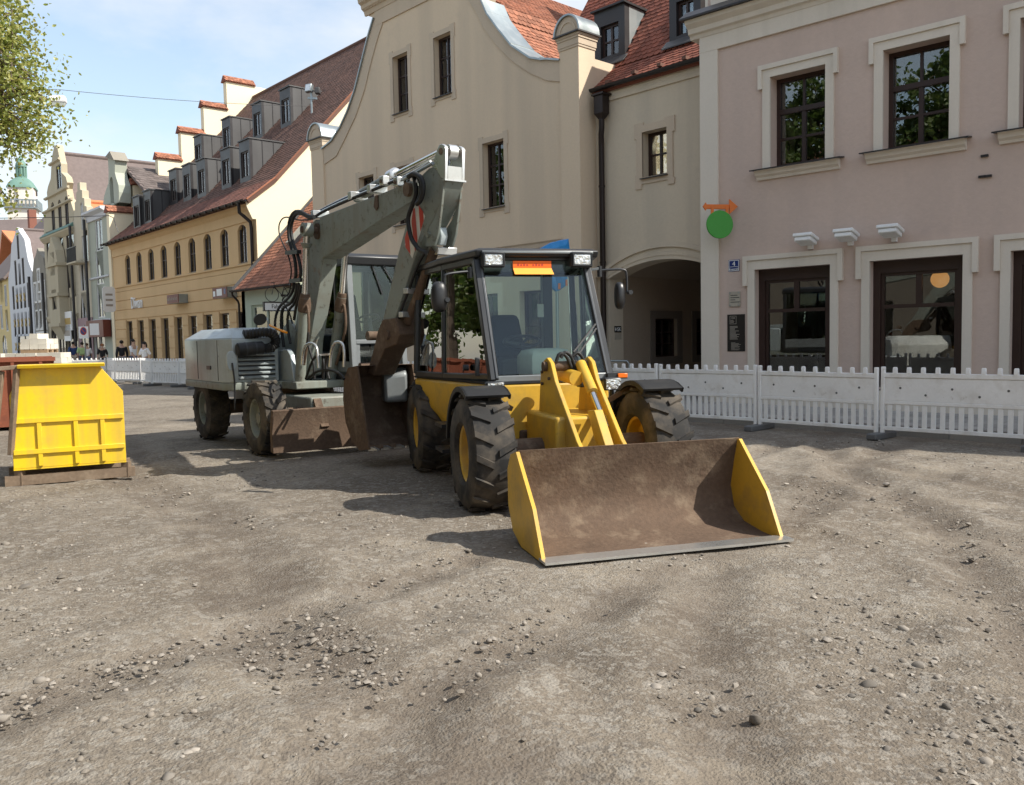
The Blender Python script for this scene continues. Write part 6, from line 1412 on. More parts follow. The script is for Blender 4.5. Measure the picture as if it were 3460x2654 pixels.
    rh = [[V((x, c+y, z)) for y, z in ((-.8, .62), (.8, .62), (.85, 1.25), (.62, 1.5), (-.62, 1.5), (-.85, 1.25))] for x in (XC-.11, XC-1.5, XC-1.7)]
    rh[2] = [V((p.x, c+(p.y-c)*.85, .7+(p.z-.7)*.85)) for p in rh[2]]
    MB(LT).loft(rh).build('engine_hood', 'hood_pale', t, bevel=.03)
    xr = XC-1.78; MB(LT).box(XC-2.0, XC-1.45, c-.92, c+.92, .52, .96).build('counterweight', 'cab_grey', t, bevel=.05)
    for a, b in (((-.22, .74), (0, .86)), ((0, .86), (.22, .74)), ((.22, .74), (0, .62)), ((0, .62), (-.22, .74))): MB(LT).bar((XC-2.004, c+a[0], a[1]), (XC-2.004, c+b[0], b[1]), .018, .008, up=(1, 0, 0)).build('emblem', 'hood_pale', t)
    for s in (-1, 1): MB(LT).box(XC-2.01, XC-1.99, c+s*.72-.12, c+s*.72+.12, .70, .80).build('tail_lamp', 'orange_lens', t)
    for k in range(7): MB(LT).box(XC-1.2+k*.12, XC-1.14+k*.12, c-.865, c-.84, .85, 1.15).build('hood_vent', 'cab_dark', t)
    # rear fender with filler knob, beside the rear side pane
    p = ly(1345, 1255, c-yC-.10)
    MB(LT).loft([[V((p.x+dx, c-yC-.02, z)) for dx, z in ((-.35, p.z-.42), (.32, p.z-.42), (.32, p.z-.02), (.22, p.z+.06), (-.3, p.z+.06))], [V((p.x+dx, c-yC-.34, z)) for dx, z in ((-.33, p.z-.42), (.30, p.z-.42), (.30, p.z-.06), (.20, p.z+.02), (-.28, p.z+.02))]]).build('fuel_tank', 'cab_grey', t, bevel=.04)
    MB(LT).cyl(V((p.x+.05, c-yC-.18, p.z+.04)), V((p.x+.05, c-yC-.18, p.z+.12)), .05, 16).build('filler_cap', 'rubber', t, smooth=40)
    # frame, axles, wheels
    MB(LT).box(XC-1.5, FXB+.1, c-.36, c+.36, .42, .70).build('rear_frame', 'mud_steel', t, bevel=.02)
    MB(LT).box(FXB+.12, 1.45, c-.30, c+.30, .38, .92).build('front_frame', 'machine_yellow', t, bevel=.03)
    for x in (-1.75, .98):
        MB(LT).cyl((x, c-.82, .55), (x, c+.82, .55), .13, 12).build('axle', 'mud_steel', t, smooth=40)
        for s in (-1, 1): wheel(t, LT, (x, c+s*.92, .56), .56, .42, .29)
    for s in (-1, 1):
        an = [radians(62+q*10) for q in range(12)]
        fp = [(.98+.665*cos(a), .56+.665*sin(a)) for a in an]; fi = [(.98+.64*cos(a), .56+.64*sin(a)) for a in an]
        MB(LT).prism([V((x, c+s*.92-.22, z)) for x, z in fp+fi[::-1]], (0, .44, 0)).build('front_fender', 'rubber', t, smooth=30)
        fl = [(.98+.615*cos(a), .56+.615*sin(a)) for a in an]
        for yy in (c+s*.92-.225, c+s*.92+.205): MB(LT).prism([V((x, yy, z)) for x, z in fp+fl[::-1]], (0, .02, 0)).build('fender_lip', 'rubber', t, smooth=30)
        MB(LT).bar((.62, c+s*.5, .95), (.70, c+s*.86, 1.16), .05, .05).build('fender_bracket', 'mud_steel', t)
    # lift arm with tilt linkage
    p0 = lx(1872, 1212, .95); zt = p0.z; yl = p0.y-.03
    arm = [(.62, .80), (.72, zt-.16), (.83, zt-.02), (.93, zt+.01), (1.04, zt-.04), (1.16, zt-.22), (1.75, .72), (2.20, .42), (2.28, .28), (2.12, .24), (1.62, .45), (1.05, .92), (.85, .82)]
    ca = lx(1925, 1230, .95).y
    for y in (ca-.24, ca+.20): MB(LT).prism([V((x, y, z)) for x, z in arm], (0, .045, 0)).build('lift_arm', 'machine_yellow', t, bevel=.008)
    for x, z in ((.92, zt-.08), (1.8, .62), (2.2, .34)): MB(LT).cyl((x, ca-.28, z), (x, ca+.28, z), .05, 16).build('arm_pin', 'mud_steel', t, smooth=40)
    for x, z in ((.80, zt-.14), (.80, zt-.26), (1.02, zt-.20)):
        MB(LT).cyl((x, ca-.262, z), (x, ca-.24, z), .016, 6).build('bolt', 'mud_steel', t)
    MB(LT).cyl((.60, ca, zt-.16), (1.14, ca, zt-.20), .075, 16).build('tilt_cylinder', 'machine_yellow', t, smooth=40)
    MB(LT).cyl((1.0, ca+.1, zt-.06), (1.32, ca+.1, zt-.33), .055, 16).build('tilt_cylinder', 'machine_yellow', t, smooth=40); MB(LT).cyl((1.3, ca+.1, zt-.32), (1.66, ca+.1, .82), .032, 12).build('piston_rod', 'chrome', t, smooth=40)
    MB(LT).prism([V((x, ca-.04, z)) for x, z in ((1.52, .98), (1.70, 1.0), (2.02, .62), (1.96, .52), (1.70, .72))], (0, .09, 0)).build('tilt_lever', 'machine_yellow', t, bevel=.008)
    for pts in (((1880, 1222), (1888, 1200), (1903, 1196), (1918, 1212), (1930, 1240), (1946, 1262)), ((1895, 1210), (1908, 1192), (1926, 1200), (1938, 1225), (1948, 1255), (1958, 1266)), ((1935, 1205), (1950, 1193), (1966, 1206), (1978, 1235), (1984, 1262))):
        MB(LT).tube(smoothpath([lx(x, y, .98) for x, y in pts]), .019, 8).build('hydraulic_hose', 'rubber', t, smooth=50)
    MB(LT).box(.92, 1.05, ca+.08, ca+.30, zt-.30, zt-.20).build('hose_clamp', 'cab_dark', t, bevel=.01)
    # bucket
    pr = [(x+.2, z) for x, z in [(2.10, .62), (2.22, .74), (2.36, .78), (2.30, .58), (2.24, .34), (2.30, .16), (2.46, .06), (2.75, .025), (3.05, .02), (3.05, .0), (2.45, .005), (2.22, .10), (2.10, .30)]]
    MB(LT).prism([V((x, c-1.02, z)) for x, z in pr], (0, 2.04, 0)).build('bucket_shell', 'mud_steel', t, bevel=.006)
    for y in (c-1.04, c+1.0): MB(LT).prism([V((x+.2, y, z)) for x, z in ((2.12, .3), (2.24, .10), (2.48, .012), (3.02, .012), (2.80, .38), (2.38, .77), (2.22, .73), (2.12, .6))], (0, .03, 0)).build('bucket_side', 'machine_yellow', t)
    MB(LT).box(3.16, 3.32, c-1.05, c+1.05, .022, .042).build('cutting_edge', 'steel_bright', t)
    # front lamps and marker
    for s in (-1, 1):
        MB(LT).cyl((.55, c+s*.66, .9), (.55, c+s*.66, 1.16), .025, 10).build('lamp_post', 'cab_dark', t)
        MB(LT).box(.50, .60, c+s*.66-.10, c+s*.66+.10, 1.10, 1.24).build('front_lamp', 'cab_dark', t, bevel=.02)
        MB(LT).box(.60, .612, c+s*.66-.085, c+s*.66+.085, 1.115, 1.225).build('lamp_lens', 'lens', t)
    p = lx(2092, 1268, .45); MB(LT).box(.40, .47, p.y-.14, p.y+.09, p.z-.04, p.z+.025).build('marker_base', 'cab_dark', t); MB(LT).box(.471, .49, p.y-.03, p.y+.085, p.z-.03, p.z+.02).build('marker_light', 'orange_lens', t, bevel=.006)
    # steps
    for k in range(2): MB(LT).box(-.55, -.15, c-yB-.22, c-yB+.02, .42+.28*k, .46+.28*k).build('step', 'cab_dark', t)
    # door handle
    p = ly(1618, 1240, c-yt-.12); MB(LT).bar(p+V((0, -.02, -.10)), p+V((.02, -.02, .10)), .05, .03).build('door_handle', 'cab_dark', t, bevel=.008)
    MB(LT).cyl((p.x-.40, c-yt-.20, p.z-.02), (p.x-.40, c-yt-.14, p.z-.02), .035, 12).build('door_knob', 'cab_dark', t)
    return t
loader()
# ================================================================ ground
def gravelmat():
    m, N, L, b = nodes('site_gravel'); tc = N.new('ShaderNodeTexCoord')
    def nz(sc, d=8, r=.6):
        n = N.new('ShaderNodeTexNoise'); n.inputs['Scale'].default_value = sc; n.inputs['Detail'].default_value = d; n.inputs['Roughness'].default_value = r; L.new(tc.outputs['Object'], n.inputs[0]); return n.outputs[0]
    def mix(f, a, bb):
        x = N.new('ShaderNodeMix'); x.data_type = 'RGBA'
        L.new(f, x.inputs[0])
        for i, c in ((6, a), (7, bb)):
            if isinstance(c, tuple): x.inputs[i].default_value = (*c, 1)
            else: L.new(c, x.inputs[i])
        return x.outputs[2]
    def rng(s, a, bb, t=1.):
        q = N.new('ShaderNodeMapRange'); q.inputs[1].default_value = a; q.inputs[2].default_value = bb; q.inputs[4].default_value = t; L.new(s, q.inputs[0]); return q.outputs[0]
    c = mix(rng(nz(.22), .38, .64), (.17, .14, .108), (.25, .215, .17))
    c = mix(rng(nz(.55, 4), .5, .62, .8), c, (.14, .115, .088)); c = mix(rng(nz(1.7), .52, .72, .75), c, (.10, .082, .064)); c = mix(rng(nz(.8, 3), .56, .68, .6), c, (.31, .265, .205))
    v = N.new('ShaderNodeTexVoronoi'); v.inputs['Scale'].default_value = 42; L.new(tc.outputs['Object'], v.inputs[0])
    sep = N.new('ShaderNodeSeparateColor'); L.new(v.outputs['Color'], sep.inputs[0])
    c = mix(rng(sep.outputs[0], .55, .95, .55), c, (.32, .295, .255)); c = mix(rng(sep.outputs[1], .7, 1., .6), c, (.115, .10, .085))
    v2 = N.new('ShaderNodeTexVoronoi'); v2.inputs['Scale'].default_value = 14; L.new(tc.outputs['Object'], v2.inputs[0])
    sp2 = N.new('ShaderNodeSeparateColor'); L.new(v2.outputs['Color'], sp2.inputs[0]); c = mix(rng(sp2.outputs[0], .8, 1., .45), c, (.34, .315, .275))
    ra = N.new('ShaderNodeAttribute'); ra.attribute_name = 'rut'; rm = N.new('ShaderNodeMath'); rm.operation = 'MULTIPLY'; L.new(ra.outputs['Fac'], rm.inputs[0]); L.new(rng(nz(2.2, 5), .3, .6, .75), rm.inputs[1]); c = mix(rm.outputs[0], c, (.125, .10, .078))
    L.new(c, b.inputs['Base Color']); b.inputs['Roughness'].default_value = .95; b.inputs['Specular IOR Level'].default_value = .2
    v3 = N.new('ShaderNodeTexVoronoi'); v3.inputs['Scale'].default_value = 75; v3.feature = 'SMOOTH_F1'; L.new(tc.outputs['Object'], v3.inputs[0])
    def mth(op, a, bb):
        q = N.new('ShaderNodeMath'); q.operation = op
        for i_, x_ in enumerate((a, bb)):
            if isinstance(x_, float): q.inputs[i_].default_value = x_
            else: L.new(x_, q.inputs[i_])
        return q.outputs[0]
    hgt = mth('SUBTRACT', mth('ADD', mth('MULTIPLY', nz(22, 7, .7), 1.6), mth('MULTIPLY', nz(120, 3), .5)), mth('MULTIPLY', v3.outputs['Distance'], .9))
    bp = N.new('ShaderNodeBump'); bp.inputs['Strength'].default_value = .65; bp.inputs['Distance'].default_value = .016; L.new(hgt, bp.inputs['Height']); L.new(bp.outputs[0], b.inputs['Normal'])
    MATS['site_gravel'] = m
gravelmat()
def ground():
    def axis(a, b, st): 
        out = []; x = a
        while x <= b+1e-6: out.append(x); x += st
        return out
    xs = [-600, -300, -120, -50, -20, -8]+axis(-3, 13.2, .09)+[14, 16, 20, 30, 60, 120, 300, 800]
    ys = [-600, -300, -120, -50, -15, -5]+axis(-1.5, 17, .09)+[18, 19, 20, 22, 24, 27, 30, 34, 38, 44, 52, 62, 80, 110, 160, 300, 800]
    mach = [(LTI, ((-3.2, 3.3),), (.92-.02, -.92+.02)), (ETI, ((-3.6, 1.2),), (.98, -.98))]
    vs = []; rut = []
    for y in ys:
        for x in xs:
            z = 0; rt = 0.
            if -3 <= x <= 13.3 and -1.5 <= y <= 17:
                f = min(1, (13.0-x)/1.2, (x+3)/1.5, (17-y)/3, (y+1.5)/1); f = max(0, f)
                p = V((x, y, 0))
                z = .05*NZ.fractal(p*.35, 1, 2, 3)+.022*NZ.fractal(p*1.6, 1, 2, 4)+.010*NZ.fractal(p*5, 1, 2, 2)
                # wheel ruts: one passing behind the bucket towards the street end, one crossing
                for (ox, oy, ang, amp) in ((4.6, 3.0, 35, .05), (6.1, 1.9, 35, .05), (3.0, 6.0, 78, .045), (3.0, 7.5, 78, .045), (2.2, 4.6, 12, .05), (2.5, 3.1, 12, .05), (7.5, 2.5, 60, .04), (9.0, 1.6, 60, .04)):
                    a = radians(ang); dd = -(x-ox)*sin(a)+(y-oy)*cos(a)+.15*sin((x+y)*.7); 
                    rt = max(rt, math.exp(-(dd/.24)**4)*(.8+.2*sin(((x-ox)*cos(a)+(y-oy)*sin(a))*22)))
                    z += amp*(-math.exp(-(dd/.20)**2)+.45*math.exp(-((abs(dd)-.34)/.12)**2))*(.75+.25*sin(((x-ox)*cos(a)+(y-oy)*sin(a))*40))
                # keep the machines standing on it
                for T in (LTI, ETI):
                    q = T @ V((x, y, 0))
                    if -3.6 < q.x < 3.6 and abs(q.y) < 1.45: z *= .12
                z *= f
            vs.append((x, y, z)); rut.append(rt)
    nx = len(xs); fs = [(j*nx+i, j*nx+i+1, (j+1)*nx+i+1, (j+1)*nx+i) for j in range(len(ys)-1) for i in range(nx-1)]
    o = MB().add(vs, fs).build('ground', 'site_gravel', smooth=180); struct(o)
    at_ = o.data.attributes.new('rut', 'FLOAT', 'POINT'); at_.data.foreach_set('value', rut)
    return o
ground()
mat('stone_pebble', (.225, .20, .17), .92, var=.12, scale=6, perobj=.5, dirt=[((.2, .165, .125), .45, .7, .7, 9.)])
def pebbles():
    r = random.Random(11); vs = []; fs = []
    g_ = (1+5**.5)/2; ico = [V(v).normalized() for v in ((-1, g_, 0), (1, g_, 0), (-1, -g_, 0), (1, -g_, 0), (0, -1, g_), (0, 1, g_), (0, -1, -g_), (0, 1, -g_), (g_, 0, -1), (g_, 0, 1), (-g_, 0, -1), (-g_, 0, 1))]
    tri = [(0, 11, 5), (0, 5, 1), (0, 1, 7), (0, 7, 10), (0, 10, 11), (1, 5, 9), (5, 11, 4), (11, 10, 2), (10, 7, 6), (7, 1, 8), (3, 9, 4), (3, 4, 2), (3, 2, 6), (3, 6, 8), (3, 8, 9), (4, 9, 5), (2, 4, 11), (6, 2, 10), (8, 6, 7), (9, 8, 1)]
    for i in range(26000):
        fwd = 2.6+11*r.random()**1.6; t = r.uniform(-.68, .68); p = F0*fwd+R0*(t*fwd)
        if p.x > 12.9 or p.y < -1.2: continue
        d = NZ.noise(p*.55)+.5*NZ.noise(p*1.7)
        if d < r.uniform(-.25, .55): continue
        s = .005+.016*r.random()**3+(.022 if r.random() < .012 else 0); a = r.uniform(0, 6.3); e = (r.uniform(.75, 1.35), r.uniform(.75, 1.15), r.uniform(.5, .8)); b = len(vs)
        zz = .05*NZ.fractal(p*.35, 1, 2, 3)+.022*NZ.fractal(p*1.6, 1, 2, 4)
        for q in LTI, ETI:
            l = q @ V((p.x, p.y, 0))
            if -3.6 < l.x < 3.6 and abs(l.y) < 1.45: zz *= .12
        for v in ico:
            q = r.uniform(.82, 1.15); x, y = v.x*e[0]*q, v.y*e[1]*q; vs.append((p.x+s*(x*cos(a)-y*sin(a)), p.y+s*(x*sin(a)+y*cos(a)), zz+s*(v.z*e[2]*q+.12)))
        fs += [tuple(k+b for k in f) for f in tri]
    o = MB().add(vs, fs).build('loose_stones', 'stone_pebble', smooth=50); o['kind'] = 'stuff'; o['label'] = 'loose stones scattered over the bare site ground'; o['category'] = 'stones'
pebbles()
# pavement in front of the houses, with kerb and slabs
mat('paving', (.33, .31, .28), .85, var=.08, scale=1.5, grain=.08, bump=.2, bscale=40, perobj=.18)
mat('kerb_stone', (.36, .35, .33), .85, var=.1, scale=2, grain=.1, gscale=60, perobj=.15)
pv = struct(MB().box(13.95, 30, -30, 110, -.2, .105).build('pavement', 'paving'))
me = None
mslab = MB().box(-.243, .243, -.243, .243, 0, .03).build('slab', 'paving', pv); mslab.location = (0, 0, -5)
mesh = mslab.data; bpy.data.objects.remove(mslab)
cnt = 0; restv = MB()
for j in range(0, 120):
    for i in range(5):
        x = 14.36+i*.5; y = 3.0+j*.5+(.25 if i % 2 else 0)
        if cnt < 300 and infront(V((x, y, .13))) and y < 17:
            o = bpy.data.objects.new('paving_slab', mesh); COL.objects.link(o); o.parent = pv; o.location = (x, y, .1052+random.uniform(0, .003)); cnt += 1
        else: restv.box(x-.243, x+.243, y-.243, y+.243, .1052, .1352)
o = restv.build('paving_slabs', 'paving', pv); o['kind'] = 'stuff'
km = MB().box(-.075, .075, -.495, .495, -.2, .125).build('kerb', 'kerb_stone', pv); kmesh = km.data; bpy.data.objects.remove(km)
for j in range(60):
    o = bpy.data.objects.new('kerb_stone', kmesh); COL.objects.link(o); o.parent = pv; o.location = (13.87, 2.5+j, 0)

# ================================================================ barriers
def barrier_proto():
    t = thing('barrier_panel', 'x', 'barrier')
    LN = 2.10; 
    MB().box(.03, LN-.03, -.028, .028, .955, 1.03).build('top_rail', 'white_plastic', t, bevel=.01)
    k0 = MB().loft([[V((dx*f, dy*f, z)) for dx, dy in ((-1, -1), (1, -1), (1, 1), (-1, 1))] for f, z in ((.030, 1.025), (.027, 1.105), (.022, 1.12))]).build('knob', 'white_plastic', t, bevel=.005)
    for k in range(1, 9):
        o = k0.copy(); COL.objects.link(o); o.location = (.21+k*.21, 0, 0)
    k0.location = (.21, 0, 0)
    MB().box(.02, LN-.02, -.016, .016, .60, .953).build('board', 'white_plastic', t, bevel=.008)
    for k in range(5):
        MB().cyl((.3+k*.375, -.020, .80-.1*(k % 2)), (.3+k*.375, .020, .80-.1*(k % 2)), .018, 10).build('board_hole', 'grey_plastic', t)
    MB().box(.02, LN-.02, -.022, .022, .545, .60).build('middle_rail', 'white_plastic', t, bevel=.006)
    b0 = MB().box(-.035, .035, -.012, .012, .20, .545).build('slat', 'white_plastic', t, bevel=.004)
    for k in range(1, 15):
        o = b0.copy(); COL.objects.link(o); o.location = (.14+k*.13, 0, 0)
    b0.location = (.14, 0, 0)
    MB().box(.02, LN-.02, -.022, .022, .14, .20).build('bottom_rail', 'white_plastic', t, bevel=.006)
    for x in (0, LN-.06): MB().box(x, x+.06, -.03, .03, .08, 1.125).build('end_post', 'white_plastic', t, bevel=.01)
    MB().box(-.06, .10, -.38, .38, .0, .10).build('foot', 'grey_plastic', t, bevel=.02)
    return t
BP = barrier_proto()
rb = random.Random(5)
def place_barrier(a, b, label, first=[True]):
    d = b-a; o = BP if first[0] else copy_tree(BP); first[0] = False
    o.location = a; o.rotation_euler = (rb.uniform(-.03, .03), rb.uniform(-.006, .006), atan2(d.y, d.x)+rb.uniform(-.008, .008)); o['label'] = label; o['group'] = 'white barrier panels fencing the site'
    return o
ys = [10.1+2.13*k for k in range(-5, 16)]
def bx(y): return 13.3+(.0 if y < 13 else .12*sin(y*1.7)+(.10 if int(y*.47) % 2 else -.05))
for i in range(len(ys)-1):
    ya, yb = ys[i], ys[i+1]
    lab = 'in front of the pink house' if yb < 11 else ('in front of the archway' if yb < 15 else ('behind the excavator along the gabled house' if yb < 31 else 'in the chain before the yellow house'))
    place_barrier(V((bx(yb), yb, 0)), V((bx(ya), ya, 0)), 'white plastic barrier panel with knobbed top rail '+lab)
pend = V((bx(ys[-1]), ys[-1], 0))
# the chain turns back towards the street further on
pts = [pend, pend+V((-1.7, 1.3, 0)), pend+V((-3.2, 2.8, 0)), pend+V((-5.0, 3.9, 0)), pend+V((-7.0, 4.6, 0))]
for i in range(4): place_barrier(pts[i+1], pts[i], 'white plastic barrier panel turning across the street behind the stone pallets')

# ================================================================ wrapped road sign
def wrapped_sign():
    c = hitp(1880, 900, V((12.75, 0, 0)), V((1, 0, 0))); fw = (c-CAMP).dot(F0)
    g = V((c.x, c.y, 0)); t = thing('wrapped_road_sign', 'road sign on a grey post wrapped in crumpled blue plastic sheet', 'sign', g)
    MB().cyl(g, g+ZUP*(c.z+.5), .035, 12).build('post', 'zinc', t, smooth=40)
    MB().loft([[g+V((dx*f, dy*f, z)) for dx, dy in ((-1, -1), (1, -1), (1, 1), (-1, 1))] for f, z in ((.28, .0), (.28, .10), (.2, .14))]).build('foot', 'grey_plastic', t, bevel=.02)
    ol = [(1922, 806), (1926, 850), (1928, 905), (1931, 955), (1905, 972), (1880, 989), (1860, 972), (1850, 930), (1838, 885), (1816, 843), (1860, 822), (1890, 813)]
    P = [at(x, y, fw) for x, y in ol]; cc = sum(P, V())/len(P); r = random.Random(2); rings = []
    for f, d in ((.96, .05), (1., .0), (.95, -.06)):
        rings.append([cc+(p-cc)*(f*r.uniform(.97, 1.02))+F0*(d+r.uniform(-.012, .012)) for p in P])
    b = MB(); n = len(P); b.loft(rings, cap=False)
    for k, (ri, d, sg) in enumerate(((0, .05, 1), (2, -.06, -1))):
        ins = [[cc+(p-cc)*f+F0*(d+sg*.025*h+r.uniform(-.03, .03)) for p in P] for f, h in ((.72, .6), (.42, 1.), (.15, 1.))]
        b.loft([rings[ri]]+ins, cap=False); b.add(ins[-1], [tuple(range(n))])
    b.build('blue_sheet', 'blue_sheet', t)
    for x, y0, y1 in ((1890, 958, 978), (1915, 945, 966)):
        a = at(x, y0, fw-.08); q = at(x, y1, fw-.08); MB().bar(a, q, .05, .012, up=F0).build('tape', 'orange_paint', t)
wrapped_sign()

# ================================================================ yellow hopper, rusty skip, stone pallets
def hopper():
    fw = 10.6; c = at(208, 1232, fw); zt = c.z; g = V((c.x, c.y, 0)); ey = g.normalized(); ex = V((ey.y, -ey.x, 0))
    t = thing('yellow_hopper', 'bright yellow steel hopper with folded rim on dirty steel frame', 'hopper', g)
    P = lambda x, z, y=0: g+ex*x+ey*y+ZUP*z
    w_ = 130/2900*fw
    MB().hexa([P(-w_, zt-.035, -.16), P(w_, zt-.035, -.16), P(w_, zt-.035, .0), P(-w_, zt-.035, .0), P(-w_, zt+.005, -.18), P(w_, zt+.005, -.18), P(w_, zt+.012, .0), P(-w_, zt+.012, .0)]).build('rim', 'skip_yellow', t, bevel=.006)
    f = [(-w_+.03, zt-.036), (w_-.05, zt-.036), (w_+.20, zt-.36), (w_+.20, .22), (-w_-.10, .22), (-w_-.10, zt-.36)]
    MB().loft([[P(x, z, 0) for x, z in f], [P(x, z, .03) for x, z in f]]).build('front_plate', 'skip_yellow', t, bevel=.004)
    MB().loft([[P(x, z, 1.05) for x, z in f], [P(x, z, 1.08) for x, z in f]]).build('back_plate', 'skip_yellow', t, bevel=.004)
    for z in (.80, .42): MB().hexa([P(-w_-.09, z-.03, -.035), P(w_+.19, z-.03, -.035), P(w_+.19, z-.03, -.001), P(-w_-.09, z-.03, -.001), P(-w_-.09, z+.03, -.035), P(w_+.19, z+.03, -.035), P(w_+.19, z+.03, -.001), P(-w_-.09, z+.03, -.001)]).build('rib', 'skip_yellow', t, bevel=.005)
    for x in (-.28, .12, .42): MB().hexa([P(x-.025, .24, -.03), P(x+.025, .24, -.03), P(x+.025, .24, -.001), P(x-.025, .24, -.001), P(x-.025, .77, -.03), P(x+.025, .77, -.03), P(x+.025, .77, -.001), P(x-.025, .77, -.001)]).build('rib', 'skip_yellow', t, bevel=.004)
    for i, j in ((1, 2), (2, 3)):
        a, b = f[i], f[j]; MB().hexa([P(a[0], a[1], .031), P(b[0], b[1], .031), P(b[0], b[1], 1.049), P(a[0], a[1], 1.049), P(a[0]-.025, a[1], .031), P(b[0]-.025, b[1], .031), P(b[0]-.025, b[1], 1.049), P(a[0]-.025, a[1], 1.049)]).build('side_plate', 'skip_yellow', t)
    for i, j in ((5, 0), (4, 5)):
        a, b = f[i], f[j]; MB().hexa([P(a[0], a[1], .031), P(b[0], b[1], .031), P(b[0], b[1], 1.049), P(a[0], a[1], 1.049), P(a[0]+.025, a[1], .031), P(b[0]+.025, b[1], .031), P(b[0]+.025, b[1], 1.049), P(a[0]+.025, a[1], 1.049)]).build('side_plate', 'skip_yellow', t)
    MB().hexa([P(-w_-.1, .20, .0), P(w_+.20, .20, .0), P(w_+.20, .20, 1.08), P(-w_-.1, .20, 1.08), P(-w_-.1, .219, .0), P(w_+.20, .219, .0), P(w_+.20, .219, 1.08), P(-w_-.1, .219, 1.08)]).build('floor_plate', 'skip_yellow', t)
    MB().bar(P(-w_-.12, .40, -.02), P(-w_+.0, zt-.0, -.09), .07, .05).build('frame_arm', 'dirty_steel', t, bevel=.006); MB().bar(P(-w_-.30, .40, -.02), P(-w_-.16, zt-.06, -.06), .06, .05).build('frame_arm', 'dirty_steel', t, bevel=.006)
    MB().bar(P(-w_-.2, zt-.03, -.08), P(-w_+.02, zt-.015, -.08), .10, .05).build('frame_head', 'dirty_steel', t, bevel=.006)
    for x in (-w_-.04, w_+.20):
        for y in (.08, 1.0): MB().bar(P(x, 0, y), P(x, .2, y), .09, .09).build('frame_leg', 'dirty_steel', t)
    for y in (.08, 1.0): MB().bar(P(-w_-.2, .07, y), P(w_+.3, .07, y), .10, .12).build('frame_beam', 'dirty_steel', t)
hopper()
def rusty_skip():
    fw = 17.5; c = at(60, 1216, fw); zt = c.z; g = V((c.x, c.y, 0)); ey = g.normalized(); ex = V((ey.y, -ey.x, 0)); P = lambda x, z, y=0: g+ex*x+ey*y+ZUP*z
    t = thing('rusty_skip', 'rust red steel skip with ribbed sides behind the yellow hopper', 'skip', g)
    x0, x1 = -2.0, .62
    for y, s in ((0, 1), (1.5, -1)): MB().hexa([P(x0+.25, .1, y), P(x1-.3, .1, y), P(x1-.3, .1, y+.04*s), P(x0+.25, .1, y+.04*s), P(x0, zt, y-.12*s), P(x1, zt, y-.12*s), P(x1, zt, y-.08*s), P(x0, zt, y-.08*s)]).build('side_plate', 'rust', t)
    for a, b in ((x0+.25, x0), (x1-.3, x1)): MB().hexa([P(a, .1, .05), P(a+.04, .1, .05), P(a+.04, .1, 1.45), P(a, .1, 1.45), P(b, zt, -.07), P(b+.04, zt, -.07), P(b+.04, zt, 1.57), P(b, zt, 1.57)]).build('end_plate', 'rust', t)
    MB().hexa([P(x0+.25, .08, 0), P(x1-.3, .08, 0), P(x1-.3, .08, 1.5), P(x0+.25, .08, 1.5), P(x0+.25, .10, 0), P(x1-.3, .10, 0), P(x1-.3, .10, 1.5), P(x0+.25, .10, 1.5)]).build('floor_plate', 'rust', t)
    MB().bar(P(x0-.05, zt, -.13), P(x1+.05, zt, -.13), .08, .08).build('rim', 'rust', t); MB().bar(P(x0-.05, zt, 1.63), P(x1+.05, zt, 1.63), .08, .08).build('rim', 'rust', t)
    for k in range(5):
        x = x0+.4+k*.5; MB().bar(P(x, .15, -.04), P(x, zt-.05, -.155), .07, .06, up=ex).build('rib', 'rust', t)
    for x in (x0+.4, x1-.45): MB().bar(P(x, .04, 0), P(x, .04, 1.5), .12, .08).build('skid', 'rust', t)
rusty_skip()
blk = MB().box(-.5, .5, -.5, .5, 0, 1).build('block', 'pale_stone', bevel=.02); bmesh_ = blk.data; bpy.data.objects.remove(blk)
def pallet(c, z0, w_, rows, label, seed, yaw=.1, d_=.8, top=False):
    r = random.Random(seed); t = thing('stone_pallet', label, 'pallet', V((c.x, c.y, z0)), 'wooden pallets of pale paving stone'); g = V((c.x, c.y, z0)); ex = (R0*cos(yaw)+F0*sin(yaw)); ey = V((-ex.y, ex.x, 0))
    T = MX.Translation(g) @ MX((ex, ey, ZUP)).transposed().to_4x4()
    for y in (-d_/2+.05, 0, d_/2-.05): MB(T).box(-w_/2, w_/2, y-.05, y+.05, 0, .09).build('bearer', 'wood_pallet', t)
    for k in range(6):
        x = -w_/2+.05+k*(w_-.1)/5; MB(T).box(x-.045, x+.045, -d_/2, d_/2, .0901, .112).build('deck_board', 'wood_pallet', t)
    nx = max(2, int(w_/.24)); ny = 3; bh = .16
    for k in range(rows):
        for i in range(nx):
            for j in range(ny):
                if top and k == rows-1 and not (1 <= i <= nx-2): continue
                o = bpy.data.objects.new('stone_block', bmesh_); COL.objects.link(o); o.parent = t; o.matrix_parent_inverse = ROOTINV[t.name]
                sx = w_/nx*.975; sy = d_/ny*.975
                o.matrix_basis = T @ MX.Translation(((i+.5)*w_/nx-w_/2+r.uniform(-.012, .012), (j+.5)*d_/ny-d_/2+r.uniform(-.01, .01), .113+k*bh)) @ MX.Rotation(r.uniform(-.03, .03), 4, 'Z') @ MX.Diagonal((sx*r.uniform(.93, 1), sy, bh*.985, 1))
    return .113+rows*bh
for i, (px0, px1, nm) in enumerate(((-45, 24, 'beside the gap'), (40, 136, 'below the raised stack, tree side'), (144, 222, 'below the raised stack, house side'))):
    fw = 26.5; c = at((px0+px1)/2, 1200, fw); w_ = (px1-px0)/2900*fw
    h = pallet(c, 0.0, w_, 4, 'ground pallet of pale stone blocks '+nm, i+1)
    h2 = pallet(c, h, w_, 4, 'upper pallet of pale stone blocks '+nm, i+11)
